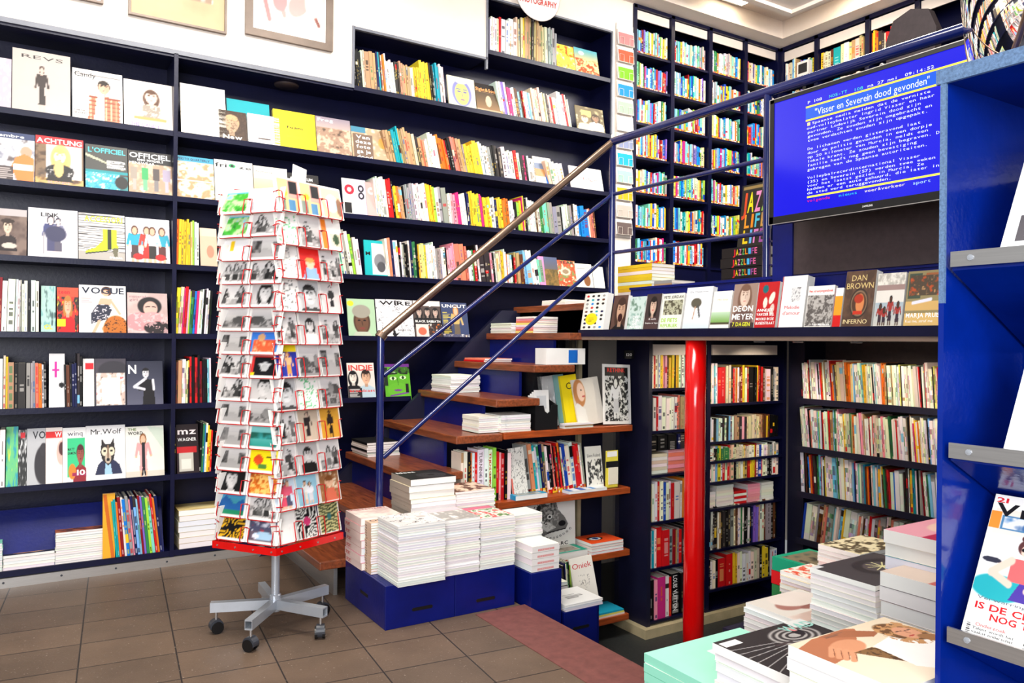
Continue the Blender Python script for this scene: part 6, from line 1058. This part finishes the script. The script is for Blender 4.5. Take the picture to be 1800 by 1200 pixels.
for fz, fn, cw_, chh, nc, nr, pit, z0, O_ in faces[:3]:
    R3 = Matrix.Translation(O_-cc_)@Matrix.Rotation(D(fz), 4, 'Z')
    for r in range(nr):
        for c in range(nc):
            if fn == 'back' and c < 2: continue
            rt = nr-1-r; z = z0+pit*rt; u = .003+c*(cw_+.004)
            rr = random.Random(r*31+c*7+fz); jit = rr.uniform(-.002, .002); lean = 13+rr.uniform(-2, 2)
            desc, kind = (LW if fn == 'wide' else RW).get((r, c), (None, None)) if fn != 'back' else (None, None)
            if desc is None: kind = 'bw'; desc = 'grey '+BWN[(r*5+c*3+len(fn)) % 12]
            nx, ny = (24, 17) if fn == 'wide' else (17, 24)
            im = cardart(kind, (r*3+c+2 if kind == 'line' else r*13+c*5+len(fn)*100), nx, ny)
            colw = {2: ['outer column', 'inner column'], 3: ['inner column', 'middle column', 'outer column']}[nc][c]
            base = R3@Vector((u+jit, .008, z)); cen = Vector((CX, CY_, 0))
            lab = f'{desc} postcard, {ordw(r+1)} row down, {colw}, {side[fn]}'
            m = MB().grid((0, 0, 0), (cw_, 0, 0), (0, 0, chh), np.clip(im.a, 0, 1)).box(0, cw_, .0002, .0012, 0, chh, L((.92, .91, .89)))
            tag(m.build('postcard', 'gloss', None, cen+base, (-D(lean), 0, D(fz))), lab, 'postcard', 'postcards on the revolving rack')
            for k in range(1, 3 if fn != 'back' else 2):
                dx, dz = rr.uniform(-.004, .006)*k, rr.uniform(.001, .005)*k
                b2 = R3@Vector((u+jit+dx, .008+.0055*k, z+dz*.4))
                tag(MB().box(0, cw_, 0, .0035, 0, chh+dz*.5, L((.92, .91, .89))).build('postcard_spare', 'matte', None, cen+b2, (-D(lean), 0, D(fz))), f'{["", "white spare card", "rearmost spare card"][k]} behind the {desc} postcard, {ordw(r+1)} row, {side[fn]}', 'postcard', 'spare postcards on the revolving rack')
            # wire pocket
            w_ = []; o3 = lambda a, b, c_: tuple(R3@Vector((a, b, c_)))
            for s_ in (0, 1):
                ux = u+(.012 if s_ == 0 else cw_-.012); sg = -1 if s_ == 0 else 1
                w_.append(MB)
            q = MB()
            for sg, ux in ((-1, u+.020), (1, u+cw_-.020)):
                hgt = chh*.55
                q.tube([o3(ux, .003, z-.002), o3(ux, -.001, z+.01), o3(ux, -.001+hgt*.18, z+hgt), o3(ux+sg*.018, -.001+hgt*.18, z+hgt+.002), o3(ux+sg*.022, .045, z+hgt-.004)], .0025, n=6)
            q.tube([o3(u, .042, z-.003), o3(u+.02, .003, z-.002), o3(u+cw_-.02, .003, z-.002), o3(u+cw_, .042, z-.003)], .0021, n=6)
            if pm < 100: q.build('wire_pocket', 'redwire', sp); pm += 1
tag(MB().box(0, .085, 0, .004, 0, .17, L((.93, .92, .9))).build('leaflet', 'matte', None, (1.045, 3.60, 2.0), (-D(4), D(8), D(27))), 'blank white leaflet sticking up from the spinner top', 'leaflet')
# ------------------------------------------------------------------ low table piled with magazines
TZ = .34
tt = thing('display_table', (1.2, .7, 0), (0, 0, 0), 'low dark table carrying the big magazine piles', 'table'); o_ = (-1.2, -.7, 0)
MB().box(1.34, 2.14, .735, 1.45, TZ-.03, TZ).box(1.80, 2.14, 1.45, 1.75, TZ-.03, TZ).build('table_top', 'dark', tt, o_)
for x in (1.38, 2.10):
    for y in (.77, 1.41): MB().box(x-.025, x+.025, y-.025, y+.025, 0, TZ-.03).build('leg', 'dark', tt, o_)
tt2 = thing('display_table', (2.3, 1.9, -.57), (0, 0, 0), 'dark stand in the basement under the green and red books', 'table'); MB().box(-.12, .42, -.45, .1, .85, .88).build('table_top', 'dark', tt2)
for x in (-.1, .4):
    for y in (-.43, .08): MB().box(x-.02, x+.02, y-.02, y+.02, 0, .85).build('leg', 'dark', tt2)
def tstack(name, cat, lab, where, px, py, ztop, w, l, t, cols, spine, seed, art=None, texts=(), toplabel=None, base=TZ, rz=0, jit=.004, **k):
    p = on(px, py, 'Z', ztop); n = max(1, round((ztop-base)/t)); t = (ztop-base)/n
    stack(name, cat, where, p[0], p[1], base, w, l, [t]*n, rz, cols, spine, lab, k.pop('group', lab+'s on the low table'), jit, seed, top=(art, texts) if art is not None else None, toplabel=toplabel, **k)
a = Art(80, 70, (.62, .87, .77)); a.rect(.42, .25, .95, .72, (.93, .92, .9)); a.rect(.45, .28, .92, .69, (.2, .1, .2)); a.blobs(151, [(.25, .12, .25), (.45, .25, .4), (.8, .8, .85), (.15, .08, .15)], 6, (.45, .28, .92, .69))
tstack('mint_book', 'book', 'mint-edged book', 'the mint pile at the table corner', 1133, 1148, .58, .34, .245, .022, 'ew', 'W', 201, a, (), 'mint green book with a purple inset picture topping the corner pile', spinecol=(.55, .82, .72))
a = Art(130, 130, (.14, .12, .12))
for i in range(16): a.line(.75, .62, .75-1.1*math.cos(.14*i-.2), .62-1.1*math.sin(.14*i-.2), .005, (.75, .73, .72), .8)
for i in range(7): a.ell(.66, .72, .24-.03*i, .2-.026*i, (.7, .68, .66) if i % 2 == 0 else (.12, .1, .1), 0, .9)
a.rect(.02, .85, .2, .95, (.93, .92, .9)); a.ell(.74, .8, .05, .12, (.1, .08, .09)); a.ell(.75, .84, .035, .05, (.85, .5, .5)); a.poly([(.5, .0), (.95, 0), (.9, .2), (.7, .25)], (.8, .65, .58)); a.rect(.8, .85, 1, 1, (.8, .8, .78))
for i in range(4): a.rect(.3+.02*i, .2+.14*i, .55, .23+.14*i, (.25, .2, .2))
tstack('white_magazine', 'magazine', 'white-paged magazine', 'the pile under the dark ringed cover', 1256, 1129, .70, .29, .225, .02, 'w', 'N', 202, a, [('WAD', .66, .8, 1.0, .14, (.55, .75, .7))], 'black magazine with white contour rings around a small face')
a = Art(160, 130, (.9, .85, .76)); a.grad((.93, .86, .76), (.86, .79, .68)); a.poly([(.0, .9), (.0, .55), (.3, .62), (.62, .95), (.55, 1), (.2, .98)], (.68, .42, .28)); a.poly([(.25, .98), (.6, .75), (.72, .8), (.5, 1)], (.62, .38, .25))
a.ell(.3, .72, .16, .12, (.8, .55, .4), 20)
for i in range(4): a.line(.2+.02*i, .78-.05*i, .08+.02*i, .66-.05*i, .022, (.82, .57, .42)); a.line(.19+.02*i, .75-.05*i, .1+.02*i, .65-.05*i, .003, (.5, .3, .2))
a.put((a.field(31, 40) > .42)*(np.abs((a.X-.42)+(a.Y-.45)*.5) < .09)*(a.Y < .62)*(a.Y > .2), (.5, .36, .2)); a.put((a.field(31, 40) <= .42)*(np.abs((a.X-.42)+(a.Y-.45)*.5) < .09)*(a.Y < .62)*(a.Y > .2), (.3, .2, .1))
a.poly([(.45, .62), (.75, .7), (1, .3), (.95, 0), (.55, 0), (.4, .2)], (.95, .93, .9)); a.ell(.84, .7, .14, .22, (.42, .28, .15), 15); a.put((a.field(44, 24) > .55)*((a.X-.84)**2/.03+(a.Y-.68)**2/.07 < 1), (.75, .55, .35)); a.ell(.86, .66, .09, .13, (.84, .6, .46)); a.ell(.84, .6, .03, .012, (.7, .25, .22)); a.line(.8, .72, .85, .71, .006, (.2, .12, .1)); a.line(.88, .7, .93, .69, .006, (.2, .12, .1)); a.line(.86, .7, .87, .64, .006, (.65, .42, .32)); a.ell(.95, .45, .07, .15, (.6, .42, .25), 30)
a.lines(.3, .93, .5, .97, 2, (.4, .3, .25))
tstack('white_magazine', 'magazine', 'thick cream-paged magazine', 'the pile under the reclining woman cover', 1386, 1132, .78, .30, .225, .024, 'w', 'N', 203, a, (), 'cream magazine with a curly-haired woman reclining in white, on the front pile', rz=-1)
a = Art(110, 80, (.25, .23, .24)); a.ell(.62, .5, .34, .34, (.18, .16, .17)); a.ell(.6, .5, .2, .22, (.3, .27, .28))
for i in range(9): q = i*.7; a.line(.62, .5, .62+.16*math.cos(q), .5+.2*math.sin(q), .008, (.85, .82, .6))
a.rect(.3, .1, .9, .13, (.7, .68, .65)); a.rect(0, .9, .12, 1, (.8, .8, .8))
tstack('white_magazine', 'magazine', 'white-edged magazine', 'the tall pile under the charcoal cover', 1425, 997, .75, .29, .19, .0135, 'w', 'N', 204, a, (), 'charcoal magazine with a pale scribbled star topping the tallest pile')
a = Art(40, 40, (.8, .72, .66)); a.rect(0, 0, .5, .2, (.7, .3, .25))
tstack('white_magazine', 'magazine', 'thick open-edged magazine', 'the pile beside the tall blue unit', 1549, 1003, .80, .30, .145, .035, 'wwg', 'N', 205, a, (), 'pale tan magazine topping the thick pile beside the tall blue unit')
a = Art(50, 40, (.88, .6, .65)); a.ell(.6, .5, .3, .3, (.9, .75, .68)); a.rect(0, 0, .3, .4, (.7, .15, .3)); a.poly([(.5, 0), (1, 0), (1, .3)], (.5, .75, .9))
tstack('glossy_magazine', 'magazine', 'thick glossy magazine', 'the rearmost pile against the blue unit edge', 1557, 930, .88, .30, .16, .034, 'psw', 'N', 206, a, (), 'pink-covered magazine topping the rearmost pile', base=.34, rz=0)
a = Art(60, 50, (.82, .79, .75)); a.ell(.45, .6, .3, .2, (.62, .42, .38), 20); a.ell(.6, .75, .35, .3, (.85, .8, .76)); a.ell(.7, .35, .3, .1, (.55, .35, .32), -10); a.blobs(155, [(.85, .8, .76), (.75, .65, .6)], 3, (0, 0, 1, .25))
tstack('white_magazine', 'magazine', 'white-edged fashion magazine', 'the pile behind the dark ringed cover', 1309, 1058, .60, .24, .19, .0135, 'w', 'N', 207, a, (), 'pale magazine with a blurred pink-brown face, behind the ringed cover')
a = Art(30, 30, (.92, .88, .8)); a.blobs(156, [(.93, .9, .84), (.85, .3, .2), (.93, .9, .84), (.7, .65, .55)], 7)
tstack('small_magazine', 'magazine', 'small cream-edged magazine', 'the small cream pile before the green books', 1371, 1002, .63, .15, .14, .0135, 'c', 'N', 208, a, (), 'small cream patterned magazine topping its own pile', base=.31)
a = Art(40, 34, (.1, .6, .45)); a.rect(.1, .12, .9, .85, (.25, .3, .25)); a.blobs(157, [(.2, .2, .18), (.5, .45, .35), (.3, .35, .3)], 5, (.1, .12, .9, .85))
tstack('coffee_table_book', 'book', 'thick book', 'the green and red pile', 1357, 977, .60, .20, .17, .045, 'Grr', 'W', 209, a, (), 'green book with a dark photograph topping the green and red pile', base=.31, spinecol=None, jit=.002)
a = Art(60, 50, (.88, .82, .66)); a.blobs(158, [(.9, .85, .7), (.9, .84, .68), (.35, .3, .22), (.9, .85, .7)], 8)
tstack('small_magazine', 'magazine', 'cream-edged magazine', 'the cream pile behind the charcoal cover', 1437, 955, .70, .24, .15, .0135, 'w', 'N', 210, a, (), 'cream printed magazine topping the pile behind the charcoal cover', base=.31)
stack('piled_book', 'book', 'the low yellow basement pile', 4.36, 4.05, -.36, .26, .2, [.012]*8, 0, 'yk', 'S', 'yellow and black booklet', 'yellow booklets on the basement shelf', .004, 211)
# ------------------------------------------------------------------ tall blue magazine unit
un = thing('magazine_unit', (1.29, .725, 0), (0, 0, 0), 'tall glossy royal blue magazine unit with aluminium shelf lips', 'display unit'); o_ = (-1.29, -.725, 0)
MB().box(1.294, 1.70, .7105, .7185, 0, 1.785).build('end_panel', 'unit', un, o_); MB().box(1.288, 1.294, .710, .719, 1.42, 1.785).build('edge_band', 'edge', un, o_)
m = MB().box(1.288, 1.2939, .710, .719, 0, 1.42); m.build('edge_band', 'unit', un, o_)
MB().box(1.294, 1.70, -.6, .725, 1.785, 1.806).build('top_board', 'unit', un, o_); MB().box(1.287, 1.294, -.6, .726, 1.784, 1.808).build('edge_band', 'edge', un, o_)
MB().box(1.69, 1.70, -.6, .703, 0, 1.785).build('back_panel', 'unit', un, o_); MB().box(1.294, 1.7, -.62, -.6, 0, 1.806).build('end_panel', 'unit', un, o_)
mg = [('white magazine with slanted dark lettering in the upper pocket of the blue unit', 1757, 428, .24), ('white magazine with a navy initial in the middle pocket of the blue unit', 1764, 768, .21), ('white weekly with an illustrated family, in the low pocket of the blue unit', 1690, 1078, .245)]
for i, z in enumerate((1.498, 1.185, .883, .57)):
    MB().prism([(1.30, z-.012), (1.56, z-.145), (1.56, z-.155), (1.30, z-.024)], 1, -.6, .703).build('shelf', 'unit', un, o_)
    MB().box(1.288, 1.2925, -.6, .70, z-.019, z+.006).build('shelf_lip', 'alu', un, o_)
    MB().lathe((1.2875, .668, z-.006), [(.001, -.0015), (.005, -.001), (.005, 0)], n=10, ax='X').build('screw', 'silver', un, o_)
    MB().box(1.57, 1.58, -.6, .703, z-.16, z+.16).build('backrest', 'unit', un, o_)
    if i < 3:
        lab, px, py, h = mg[i]; y = on(px, py, 'X', 1.305)[1]
        if i == 0: a = A((.93, .93, .93), 60, 80); tx = [('Billy', .1, .1, .9, .2, (.3, .28, .3)), ('NIEUW', .3, .7, .9, .08, (.75, .2, .3))]
        elif i == 1: a = A((.93, .94, .95), 60, 80); tx = [('m', .28, .05, .9, .15, (.1, .3, .6)), ('uziek', .1, .4, .8, .06, (.6, .7, .8))]
        else:
            a = Art(150, 190, (.93, .92, .9)); a.rect(.04, .72, .96, .9, (.9, .86, .8)); a.rect(.1, .76, .5, .86, (.3, .5, .65)); a.blobs(161, [(.3, .5, .7), (.85, .85, .85), (.25, .4, .6)], 10, (.12, .77, .48, .85)); a.rect(.52, .74, .6, .88, (.85, .5, .25)); a.rect(.0, .76, .09, .88, (.88, .55, .2))
            a.ell(.2, .36, .22, .09, (.15, .65, .68)); a.ell(.75, .38, .25, .12, (.15, .65, .68)); a.poly([(.3, .3), (.62, .3), (.62, .42), (.36, .42)], (.3, .22, .6))
            a.ell(.36, .72, .06, .03, (.3, .15, .15)); a.ell(.36, .66, .075, .055, (.35, .2, .2)); a.ell(.37, .64, .055, .045, (.93, .78, .7)); a.ell(.34, .645, .025, .014, BLK); a.ell(.4, .645, .025, .014, BLK); a.line(.34, .645, .4, .645, .004, BLK); a.poly([(.26, .42), (.48, .42), (.5, .58), (.26, .58)], (.88, .4, .4)); a.line(.26, .56, .12, .46, .03, (.93, .78, .7)); a.line(.12, .46, .28, .4, .025, (.93, .78, .7)); a.line(.5, .56, .56, .48, .025, (.93, .78, .7))
            a.ell(.62, .62, .06, .045, (.93, .78, .7)); a.ell(.62, .65, .06, .025, (.95, .8, .4)); a.poly([(.54, .46), (.72, .46), (.7, .58), (.54, .58)], (.93, .93, .95)); a.poly([(.5, .4), (.7, .38), (.72, .47), (.52, .46)], (.35, .5, .7)); a.line(.52, .42, .42, .38, .02, (.93, .78, .7)); a.line(.56, .4, .52, .3, .02, (.93, .78, .7)); a.ell(.1, .54, .08, .02, (.2, .2, .25)); a.lines(.03, .02, .07, .1, 6, BLK)
            tx = [('21', .02, .945, .12, .035, (.85, .15, .2)), ('Vrij', .03, .855, .5, .09, BLK), ('Nederland', .54, .855, 1.0, .08, BLK), ('Verwarring, bindingsangst', .06, .265, .95, .022, (.4, .4, .45), 0), ('IS DE CREATIEVE', .06, .2, .98, .045, (.82, .12, .15)), ('NOG TE REDDEN?', .2, .14, .98, .045, (.82, .12, .15)), ('Onderzoek', .1, .085, .35, .022, (.85, .2, .2), 0), ('Talent wordt het', .08, .06, .42, .018, BLK, 0), ('vaakst onderschat', .08, .035, .42, .018, BLK, 0), ('De beste vriend', .5, .075, .92, .022, (.85, .2, .2), 0), ('Kinderen hebben', .5, .045, .92, .018, BLK, 0), ('meer fantasie', .5, .02, .85, .018, BLK, 0)]
        cover_thing('magazine', lab, 'magazine', (1.302, y, z-.004), (-D(27), 0, D(-90)), .185, h, .006, a, tx, 'magazines in the tall blue unit', 'gloss')
# convex mirror, cash register on top of the unit
mr = thing('convex_mirror', (1.41, .69, 1.806), (0, 0, D(-47)), 'bulging mirror in a brown rim reflecting magazines, on the blue unit', 'mirror')
def dome(a_, b_, dep, n=28, k=10):
    V = [(-dep, 0, 0)]; F_ = []
    for i in range(1, k+1):
        q = i/k
        for j in range(n): t = 2*math.pi*j/n; V.append((-dep*(1-q*q), q*a_*math.cos(t), q*b_*math.sin(t)))
    for j in range(n): F_.append((0, 1+j, 1+(j+1) % n))
    for i in range(k-1):
        for j in range(n): p = 1+i*n; F_.append((p+j, p+n+j, p+n+(j+1) % n, p+(j+1) % n))
    return V, F_
V, F_ = dome(.18, .19, .045); MB().add([(x, y, z+.192) for x, y, z in V], F_, (.9, .9, .9), True).build('mirror_glass', 'mirror', mr)
ring = [(0, .18*math.cos(t), .192+.19*math.sin(t)) for t in np.linspace(0, 2*math.pi, 41)]
MB().tube(ring, .005, cap=False).build('rim', 'steel', mr); MB().add([(x*-.2+.004, y, z+.192) for x, y, z in V], F_, (.3, .3, .3), True).build('back_shell', 'grey', mr); MB().box(-.02, .05, -.06, .06, 0, .006).build('foot', 'black', mr)
cr = thing('cash_register', (1.44, .56, 1.806), (0, 0, 0), 'grey cash register with a small teal display on the blue unit', 'cash register')
MB().box(0, .25, -.35, .0, 0, .03).build('base', 'white', cr); MB().prism([(.01, .03), (.24, .03), (.24, .15), (.08, .15), (.01, .08)], 1, -.34, -.01).build('body', 'grey', cr)
MB().box(.03, .06, -.08, -.02, .118, .128).build('display', 'black', cr); m = MB()
for i in range(4): m.box(.02+.012*i, .026+.012*i, -.2, -.1, .09+.01*i, .094+.01*i)
m.build('vent', 'black', cr)
# ------------------------------------------------------------------ light
def area(n, loc, tgt, sx_, sy_, e, col=(1, 1, 1)):
    l = bpy.data.lights.new(n, 'AREA'); l.shape = 'RECTANGLE'; l.size = sx_; l.size_y = sy_; l.energy = e; l.color = col
    o = bpy.data.objects.new(n, l); COL.objects.link(o); o.location = loc; o.rotation_euler = (Vector(tgt)-Vector(loc)).to_track_quat('-Z', 'Y').to_euler(); o['kind'] = 'helper'; return o
def spot(n, loc, tgt, e, ang=70, col=(1, .93, .82), r=.03, blend=.5):
    l = bpy.data.lights.new(n, 'SPOT'); l.energy = e; l.color = col; l.spot_size = D(ang); l.spot_blend = blend; l.shadow_soft_size = r
    o = bpy.data.objects.new(n, l); COL.objects.link(o); o.location = loc; o.rotation_euler = (Vector(tgt)-Vector(loc)).to_track_quat('-Z', 'Y').to_euler(); return o
w = bpy.data.worlds.new('daylight'); SC.world = w; w.use_nodes = True; bg = w.node_tree.nodes['Background']; bg.inputs[0].default_value = (.93, .96, 1, 1); bg.inputs[1].default_value = .22
area('front_fill_light', (-1.6, -1.7, 2.3), (1.6, 3.6, 1.0), 3.6, 2.6, 260, (.97, .98, 1))  # added area light behind the camera, standing in for daylight; no window seen
area('overhead_fill_light', (.8, 2.6, 4.1), (.9, 3.4, 0), 2.2, 1.2, 105, (1, .95, .88))  # added overhead fill above the frame, no actual lamp known there
area('mezzanine_fill_light', (4.9, 3.4, 4.15), (4.9, 4.2, 2.4), 1.0, 1.6, 130, (1, .95, .88))  # added fill brightening the mezzanine shelves, separate from the trough fittings
for x, e in ((.2, 12), (.85, 22), (1.9, 24), (2.9, 28), (3.7, 28)): spot('track_spot', (x, 3.6, 3.95), (x+.05, 4.99, 2.0), e, 100)
spot('track_spot', (2.0, 1.5, 3.9), (1.9, 1.0, .7), 50, 70); spot('track_spot', (1.5, 2.3, 3.9), (1.8, 3.6, .3), 50, 60)
for x, y, tx, ty in ((3.9, 3.3, 3.8, 3.9), (4.4, 3.4, 4.45, 3.9), (4.3, 2.9, 4.8, 3.1), (4.2, 2.3, 4.8, 2.5), (4.2, 1.8, 4.8, 2.0)):
    spot('downlight', (x, y, 1.365), (tx, ty, .4), 26, 120, (1, .88, .68), .02)
    dlt = thing('ceiling_downlight', (x, y, 1.362), (0, 0, 0), f'small warm downlight in the low basement ceiling, {"above the red column books" if x < 4 else "above the bookcase corner" if x > 4.35 else "in the row over the interiors magazines, "+{2.9: "deepest", 2.3: "middle", 1.8: "last"}[y]}', 'downlight', 'basement downlights')
    MB().lathe((0, 0, 0), [(.03, .012), (.036, .0), (.03, -.003), (.026, .0)], n=18).build('trim_ring', 'silver', dlt); MB().lathe((0, 0, 0), [(.001, .006), (.022, .006), (.022, .012)], n=16).build('bulb', 'lamp', dlt)
spot('floor_spot', (-.9, 3.2, 3.6), (.7, 4.2, 0), 60, 35, (1, .85, .6), .02, .3)
vs = SC.view_settings; vs.view_transform = 'Standard'; vs.look = 'None'; vs.gamma = 1; vs.exposure = .5; vs.use_curve_mapping = False
SC.cycles.use_denoising = True
